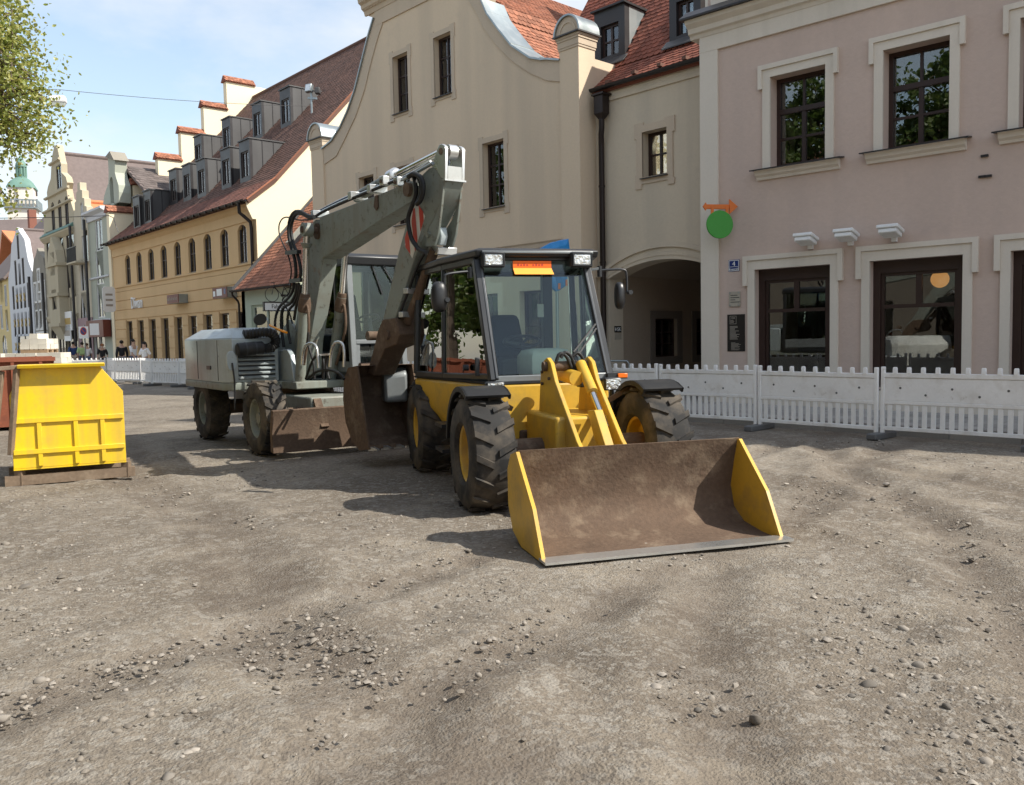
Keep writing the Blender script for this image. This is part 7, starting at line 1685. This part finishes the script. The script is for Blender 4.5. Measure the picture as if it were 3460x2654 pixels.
c = at(133, 1160, 26.7); pallet(c, h+h2+.0, .78, 3, 'raised pallet of white stone blocks bridging two stacks', 31, top=True)

# ================================================================ people beyond the barrier
mat('skin', (.52, .33, .24), .6, var=.05); mat('hair_dark', (.02, .014, .01), .7, var=.1); mat('hair_brown', (.10, .05, .025), .7, var=.1); mat('hair_ginger', (.32, .12, .04), .7, var=.1)
CLO = dict(white=(.82, .82, .82), black=(.02, .02, .022), navy=(.03, .06, .16), pale_blue=(.38, .50, .22), jeans=(.09, .12, .20), grey=(.18, .18, .19), beige=(.42, .36, .28), red=(.5, .06, .03))
for k, v in CLO.items(): mat('cloth_'+k, v, .85, var=.06, scale=5, bump=.3, bscale=25)
def skinmesh(name, pts, edges, rad, mt, parent, T, sub=2):
    me = bpy.data.meshes.new(name); me.from_pydata([tuple(T @ V(p)) for p in pts], edges, []); me.materials.append(MATS[mt])
    o = bpy.data.objects.new(name, me); COL.objects.link(o); m = o.modifiers.new('skin', 'SKIN'); m.use_smooth_shade = True
    for i, r in enumerate(rad):
        d = me.skin_vertices[0].data[i]; r = r if isinstance(r, tuple) else (r, r); d.radius = r; d.use_root = (i == 0)
    s = o.modifiers.new('sub', 'SUBSURF'); s.levels = sub; s.render_levels = sub
    if parent is not None: setp(o, parent)
    return o
def person(pos, face, h, label, top, legs, hair, walk=.25, longhair=False, arms=.2, sleeves='short', sit=False, pack=None):
    s = h/1.75; t = thing('person', label, 'person', pos); T = MX.Translation(pos) @ MX.Rotation(face, 4, 'Z') @ MX.Scale(s, 4)
    w = walk; a = arms
    J = [(0, 0, .95), (0, 0, 1.12), (.0, 0, 1.30), (.0, 0, 1.44), (.005, 0, 1.53), (.02, 0, 1.22), (.02, 0, 1.71),
         (0, .10, .90), (w*.5, .11, .50), (w*.55-.05*0, .11, .09), (w*.55+.14, .12, .04),
         (0, -.10, .90), (-w*.35, -.11, .50), (-w*.8, -.11, .10), (-w*.8+.14, -.12, .04),
         (.0, .18, 1.42), (-a*.6, .24, 1.14), (-a*.3+.05, .25, .90), (-a*.3+.09, .24, .80),
         (.0, -.18, 1.42), (a*.6, -.24, 1.14), (a*1.1+.05, -.25, .92), (a*1.1+.10, -.24, .83)]
    E = [(0, 1), (1, 2), (2, 3), (3, 4), (4, 5), (5, 6), (0, 7), (7, 8), (8, 9), (9, 10), (0, 11), (11, 12), (12, 13), (13, 14), (3, 15), (15, 16), (16, 17), (17, 18), (3, 19), (19, 20), (20, 21), (21, 22)]
    Rr = [(.13, .11), (.13, .10), (.15, .11), (.11, .09), (.05, .05), (.085, .10), (.07, .085), .085, .058, .042, .035, .085, .058, .042, .035, .055, .042, .034, .03, .055, .042, .034, .03]
    Rr = [((r if isinstance(r, tuple) else (r, r))[0]*s, (r if isinstance(r, tuple) else (r, r))[1]*s) for r in Rr]
    skinmesh('body', J, E, Rr, 'skin', t, T)
    tp = [J[0], J[1], J[2], J[3], J[15], J[16], J[19], J[20]]; te = [(0, 1), (1, 2), (2, 3), (3, 4), (4, 5), (3, 6), (6, 7)]; tr = [(.155*s, .13*s), (.15*s, .12*s), (.17*s, .13*s), (.125*s, .105*s), (.075*s, .075*s), (.07*s, .07*s), (.075*s, .075*s), (.07*s, .07*s)]
    if sleeves == 'long': tp += [J[17], J[21]]; te += [(5, 8), (7, 9)]; tr += [(.045*s,)*2, (.045*s,)*2]
    skinmesh('shirt', tp, te, tr, 'cloth_'+top, t, T)
    lp = [J[0], J[7], J[8], J[9], J[11], J[12], J[13]]; skinmesh('trousers', lp, [(0, 1), (1, 2), (2, 3), (0, 4), (4, 5), (5, 6)], [(.15*s, .125*s), (.105*s,)*2, (.078*s,)*2, (.062*s,)*2, (.105*s,)*2, (.078*s,)*2, (.062*s,)*2], 'cloth_'+legs, t, T)
    hb = MB(T); hb.sph((-.012, 0, 1.70), .105, 14, 8, (1.0, .92, .85))
    if longhair: hb.sph((-.085, 0, 1.58), .09, 12, 8, (.6, .9, 1.7))
    hb.build('hair', hair, t, smooth=60)
    MB(T).sph((.118, 0, 1.645), .018, 8, 5, (1., .8, 1.2)).build('nose', 'skin', t, smooth=60)
    for y in (-.035, .035): MB(T).sph((.098, y, 1.675), .012, 8, 5).build('eye', 'hair_dark', t)
    for y in (-.098, .098): MB(T).sph((.01, y, 1.65), .024, 8, 5, (.7, .4, 1.2)).build('ear', 'skin', t, smooth=60)
    for q in (10, 14):
        x, y, z = J[q]; MB(T).sph((x-.05, y, .045), .075, 10, 6, (1.7, .65, .6)).build('shoe', 'cloth_black', t, smooth=60)
    if pack: MB(T).box(-.28, -.13, -.14, .14, 1.05, 1.45).build('backpack', 'cloth_'+pack, t, bevel=.05)
    return t
def ppos(px, X=14.9): 
    p = hitp(px, 1172, V((X, 0, 0)), V((1, 0, 0))); return V((p.x, p.y, .135))
tw_cam = radians(-115); away = radians(75)
person(ppos(450, 14.75), radians(-60), 1.80, 'bearded man in white t-shirt walking beside a woman in white', 'white', 'jeans', 'hair_dark')
person(ppos(488, 14.5), radians(-160), 1.66, 'dark haired woman in white top turned towards the man in white', 'white', 'grey', 'hair_dark', longhair=True)
person(ppos(411, 14.9), away, 1.76, 'person in black jacket seen from behind near the yellow house', 'black', 'grey', 'hair_dark', sleeves='long')
person(ppos(247, 15.6), away, 1.78, 'man in navy shirt seen from behind by the ochre house arches', 'navy', 'beige', 'hair_dark', sleeves='short', arms=.35)
person(ppos(277, 15.6), away, 1.74, 'person in pale blue shirt with backpack near the no-parking sign', 'pale_blue', 'jeans', 'hair_dark', pack='pale_blue')
person(ppos(293, 15.8), away, 1.68, 'person in white top walking past the mauve shop front', 'white', 'jeans', 'hair_brown')
person(ppos(345, 15.3), tw_cam, 1.62, 'ginger haired person in black in front of the green house shop', 'black', 'black', 'hair_ginger')

# ================================================================ signs, wires and lamps of the street
def noparking():
    p = ppos(288, 14.4); t = thing('no_parking_sign', 'square no-parking sign with blue disc and red ring on a post', 'sign', p)
    u = (R0*.95-F0*.3).normalized(); n = V((u.y, -u.x, 0)); n = n if n.dot(F0) < 0 else -n
    c = at(288, 1124, (p-CAMP).dot(F0)); h = .40
    MB().cyl(V((p.x, p.y, .1)), V((p.x, p.y, c.z+.4)), .035, 10).build('post', 'zinc', t, smooth=40)
    c = V((p.x, p.y, c.z))+n*.05
    MB().prism([c+u*a*h*.78+ZUP*b*h*.78 for a, b in ((-1, -1), (1, -1), (1, 1), (-1, 1))], n*.02).build('plate', 'white_paint', t)
    d = lambda r, o, m_, nm: MB().prism([c+n*o+ZUP*.07+u*(r*cos(k*pi/16))+ZUP*(r*sin(k*pi/16)) for k in range(32)], n*.006).build(nm, m_, t)
    d(.21, .021, 'stripe_red', 'red_ring'); d(.165, .028, 'sign_blue', 'blue_disc')
    MB().bar(c+n*.037+ZUP*.07+(u*-1+ZUP)*.12, c+n*.037+ZUP*.07+(u-ZUP)*.12, .045, .006, up=n).build('red_bar', 'stripe_red', t)
    MB().prism([c+u*a+ZUP*b+n*.0 for a, b in ((.42, -.15), (1.0, -.15), (1.0, .45), (.42, .45))], n*.02).build('plate', 'white_paint', t)
noparking()
mb = hitp(1054, 384, YP0, YN)
t = thing('roof_floodlights', 'pair of grey floodlights on a short mast above the brown roof', 'lamp', mb)
MB().cyl(mb-ZUP*.3, mb+ZUP*1.0, .05, 12).build('mast', 'zinc', t, smooth=40)
fwm = (mb-CAMP).dot(F0)
hd = at(1045, 300, fwm); T = MX.Translation(hd) @ MX((R0*.9-F0*.43, (F0*.9+R0*.43), ZUP)).transposed().to_4x4() @ MX.Rotation(radians(-12), 4, 'X')
MB(T).box(-.18, .18, -.12, .10, -.2, .2).build('floodlight', 'zinc', t, bevel=.03); MB(T).box(-.14, .14, -.128, -.121, -.16, .16).build('lens', 'lens', t)
hd2 = at(1072, 308, fwm); T = MX.Translation(hd2) @ MX((F0, -R0, ZUP)).transposed().to_4x4(); MB(T).box(-.16, .16, -.14, .10, -.15, .15).build('floodlight', 'zinc_dark', t, bevel=.03)
MB().bar(at(1040, 332, fwm), at(1072, 334, fwm), .08, .10).build('bracket', 'zinc', t); MB().bar(at(1056, 334, fwm), mb+ZUP*.9, .07, .07).build('bracket', 'zinc', t)
lc = at(196, 344, 33); la = V((lc.x, lc.y, lc.z+.45)); wa = mb+ZUP*.35
def sag(a, b, d, n=14): return [a.lerp(b, k/n)-ZUP*(d*4*(k/n)*(1-k/n)) for k in range(n+1)]
other = la+(la-wa)*.9
o = MB().tube(sag(la, wa, .12), .010, 5).build('span_wire', 'dark_metal'); tag(o, 'thin wire from the hanging street lamp to the brown roof', 'wire')
o = MB().tube(sag(la, other, .15), .010, 5).build('span_wire', 'dark_metal'); tag(o, 'thin wire from the hanging street lamp into the tree', 'wire')
t = thing('street_lamp', 'pale boxy street lamp hanging from a wire beside the tree', 'lamp', lc)
dx = R0*.96+F0*.28; dy = V((-dx.y, dx.x, 0))
def lr(w_, d_, z): return [lc+dx*(a*w_)+dy*(b*d_)+ZUP*z for a, b in ((-1, -1), (1, -1), (1, 1), (-1, 1))]
MB().loft([lr(.28, .13, -.04), lr(.29, .14, .0), lr(.275, .125, .16), lr(.24, .10, .21)]).build('housing', 'white_plastic', t, bevel=.015)
MB().loft([lr(.20, .08, -.18), lr(.27, .12, -.042)]).build('diffuser', 'console_pale', t, bevel=.01)
MB().cyl(lc+ZUP*.2, la, .03, 10).build('hanger', 'zinc', t)
wl = [at(x, y, 47) for x, y in ((-260, 733), (0, 738), (200, 735), (330, 731), (368, 729))]
o = MB().tube(wl, .02, 5).build('cable', 'dark_metal'); tag(o, 'dark cable crossing the street in front of the ornate house', 'cable')
f2 = 46; o = MB().tube([at(x, y, f2) for x, y in ((368, 729), (385, 738), (392, 765), (400, 785))], .02, 5).build('cable', 'dark_metal'); tag(o, 'loop of dark cable hanging at the far eaves of the yellow house', 'cable')

# ================================================================ trees
def leafmat(name, c1, c2):
    m, N, L, b = nodes(name); N.remove(b); out = N['Material Output']
    g = N.new('ShaderNodeNewGeometry'); mx = N.new('ShaderNodeMix'); mx.data_type = 'RGBA'; mx.inputs[6].default_value = (*c1, 1); mx.inputs[7].default_value = (*c2, 1); L.new(g.outputs['Random Per Island'], mx.inputs[0])
    d = N.new('ShaderNodeBsdfDiffuse'); tr = N.new('ShaderNodeBsdfTranslucent'); gl = N.new('ShaderNodeBsdfGlossy'); gl.inputs['Roughness'].default_value = .45
    L.new(mx.outputs[2], d.inputs[0]); L.new(mx.outputs[2], tr.inputs[0]); a = N.new('ShaderNodeMixShader'); a.inputs[0].default_value = .5; L.new(d.outputs[0], a.inputs[1]); L.new(tr.outputs[0], a.inputs[2])
    s = N.new('ShaderNodeMixShader'); s.inputs[0].default_value = .05; L.new(a.outputs[0], s.inputs[1]); L.new(gl.outputs[0], s.inputs[2]); L.new(s.outputs[0], out.inputs[0]); MATS[name] = m
leafmat('leaf_spring', (.22, .29, .055), (.48, .45, .13)); leafmat('leaf_green', (.08, .15, .03), (.17, .22, .05))
mat('bark', (.13, .10, .075), .9, var=.2, scale=2, grain=.2, bump=.4, bscale=12)
def tree(base, blobs, nl, ls, label, lm, seed, trunk_r=.22, group='plane trees of the street', twigs=260, fruit=0):
    r = random.Random(seed); t = thing('plane_tree', label, 'tree', base, group)
    top = max(b[0].z for b in blobs); b0 = blobs[0][0]; fork = base.lerp(V((b0.x, b0.y, base.z)), .5); fork.z = base.z+(b0.z-blobs[0][1].z-base.z)*.85+.4
    tb = MB(); tb.tube(smoothpath([base, base.lerp(fork, .5)+V((.08, -.05, 0)), fork, V((b0.x, b0.y, b0.z))], 4), [trunk_r*(1-.055*k) for k in range(13)], 12); tb.build('trunk', 'bark', t, smooth=50)
    lb = MB(); ends = []
    for bl, rad in blobs:
        n = max(4, int(twigs*rad.x*rad.y*rad.z/sum(q.x*q.y*q.z for _, q in blobs)))
        for k in range(n):
            v = V((r.gauss(0, 1), r.gauss(0, 1), r.gauss(0, 1))).normalized(); f = r.uniform(.45, 1.0); p = bl+V((v.x*rad.x*f, v.y*rad.y*f, v.z*rad.z*f)); ends.append((p, v))
            if k % 3 == 0:
                a = fork.lerp(V((b0.x, b0.y, b0.z)), r.uniform(.1, 1)); md = a.lerp(p, .5)+V((0, 0, r.uniform(.0, .35)))
                lb.tube(smoothpath([a, md, p], 3), [.05*(1-.13*q)*trunk_r/.2 for q in range(7)], 5)
            else:
                q = ends[r.randrange(len(ends))][0]
                if (q-p).length < 2.2: lb.tube([q, q.lerp(p, .5)+V((r.uniform(-.1, .1), r.uniform(-.1, .1), .08)), p], [.018, .013, .006], 4)
    lb.build('branches', 'bark', t, smooth=50)
    vs = []; fs = []
    per = nl//len(ends)+1
    for p, v in ends:
        sp = r.uniform(.22, .5); cnt = int(per*r.uniform(.4, 1.6))
        for k in range(cnt):
            c = p+V((r.gauss(0, sp*.6), r.gauss(0, sp*.6), r.gauss(0, sp*.5)-.05)); s = ls*r.uniform(.55, 1.25)
            d = V((r.gauss(0, 1), r.gauss(0, 1), r.gauss(0, .7)-.5)).normalized(); sd = d.cross(V((r.gauss(0, 1), r.gauss(0, 1), r.gauss(0, 1)))).normalized(); up = d.cross(sd)*.12
            b = len(vs); vs += [tuple(c-d*s*.5), tuple(c-d*s*.1+sd*s*.55+up*s), tuple(c+d*s*.18+sd*s*.28), tuple(c+d*s*.22), tuple(c+d*s*.18-sd*s*.28), tuple(c-d*s*.1-sd*s*.55+up*s)]
            fs += [(b, b+1, b+2, b+3), (b, b+3, b+4, b+5)]
    me = bpy.data.meshes.new('crown'); me.from_pydata(vs, [], fs); me.materials.append(MATS[lm]); o = bpy.data.objects.new('crown', me); COL.objects.link(o); setp(o, t)
    for k in range(fruit):
        p, v = ends[r.randrange(len(ends))]; c = p+V((r.uniform(-.15, .15), r.uniform(-.15, .15), -.2)); MB().sph(c, .028, 6, 4).build('seed_ball', 'bark', t)
    return t
tc_ = at(-175, 300, 18); tb_ = at(-330, 1400, 18.6); tb_.z = 0
bl = [(at(-175, 220, 18), V((1.9, 1.9, 1.95))), (at(-40, 400, 17.6), V((1.15, 1.1, .8))), (at(75, 320, 17.8), V((.82, .8, .8))), (at(40, 175, 17.9), V((.75, .9, .65))), (at(-20, 55, 18), V((.65, .9, .65))), (at(125, 410, 17.6), V((.4, .5, .35))), (at(70, 480, 17.5), V((.55, .6, .32))), (at(-20, 560, 17.5), V((.5, .5, .22))), (at(2, 668, 17.4), V((.16, .2, .08))), (at(-330, 230, 18.5), V((2.2, 2.2, 2.2)))]
tree(tb_, bl, 30000, .088, 'spring green plane tree leaning over the street beside the hanging lamp', 'leaf_spring', 3, twigs=760, fruit=30)
for i, (x, y, hgt, wh) in enumerate(((-4.5, 3.5, 9.4, 'nearest the brick gable end'), (-4.2, 9.5, 9.8, 'opposite the pink house'), (-4.6, 15.5, 9.6, 'opposite the archway'), (-3.8, 22.0, 8.6, 'opposite the gabled house'), (-1.0, 29.5, 7.2, 'opposite the bicycle shop'), (.2, 38.5, 7.4, 'opposite the yellow house'))):
    b_ = V((x, y, 0)); c_ = V((x, y, hgt)); low = hgt < 8
    tree(b_, [(c_, V((3.3, 3.5, 5.2))), (c_+V((1.3, 1.2, -2.2)), V((2.3, 2.2, 2.6))), (c_+V((-.8, -1.6, -1.8)), V((2.4, 2.2, 2.4)))]+([(c_+V((.6, -1.5, -4.2)), V((2.2, 2.2, 1.6)))] if low else []), 20000, .25, 'dense green plane tree across the street '+wh, 'leaf_green', 20+i, .26, twigs=480)
for k in range(12):
    y = 6.5+k*2.2; place_barrier(V((-1.4-.06*(k % 2), y+2.1, 0)), V((-1.4+.05*(k % 2), y, 0)), 'white plastic barrier panel on the far side of the site under the trees')
# brick building across the street (seen only as reflections in the windows)
def brickmat():
    m, N, L, b = nodes('brick_wall'); tc = N.new('ShaderNodeTexCoord'); mp = N.new('ShaderNodeMapping'); mp.inputs['Rotation'].default_value = (radians(90), 0, radians(90)); br = N.new('ShaderNodeTexBrick'); br.inputs['Scale'].default_value = 4; br.inputs['Color1'].default_value = (.17, .065, .042, 1); br.inputs['Color2'].default_value = (.12, .046, .032, 1); br.inputs['Mortar'].default_value = (.20, .17, .14, 1); br.inputs['Mortar Size'].default_value = .015
    L.new(tc.outputs['Object'], mp.inputs[0]); L.new(mp.outputs[0], br.inputs[0]); L.new(br.outputs[0], b.inputs['Base Color']); b.inputs['Roughness'].default_value = .9; MATS['brick_wall'] = m
brickmat()
BR = Fac(-13, 0, 180); t = thing('brick_building', 'long red brick building across the street, seen in window reflections', 'building', V((-13, 10, 0)))
hl = [rect(-45+k*4, -43.4+k*4, z, z+2.0) for k in range(16) for z in (1.2, 4.6)]
wall('wall', BR, rect(-50, 20, 0, 8.5), hl, 'brick_wall', t, thick=.5)
for h_ in hl: window(BR, h_[0][0], h_[1][0], h_[0][1], h_[2][1], -.15, t, frame='white_frame', rows=())
MB().fbox(BR, -50, 20, 0, 8.5, -9, -8.6).build('back_wall', 'brick_wall', t)
slab('roof', [BR.P(-50, 8.4, .4), BR.P(20, 8.4, .4), BR.P(20, 12.5, -4.5), BR.P(-50, 12.5, -4.5)], .2, 'tile_red', t); slab('roof', [BR.P(-50, 8.4, -9.4), BR.P(20, 8.4, -9.4), BR.P(20, 12.5, -4.5), BR.P(-50, 12.5, -4.5)], .2, 'tile_red', t)
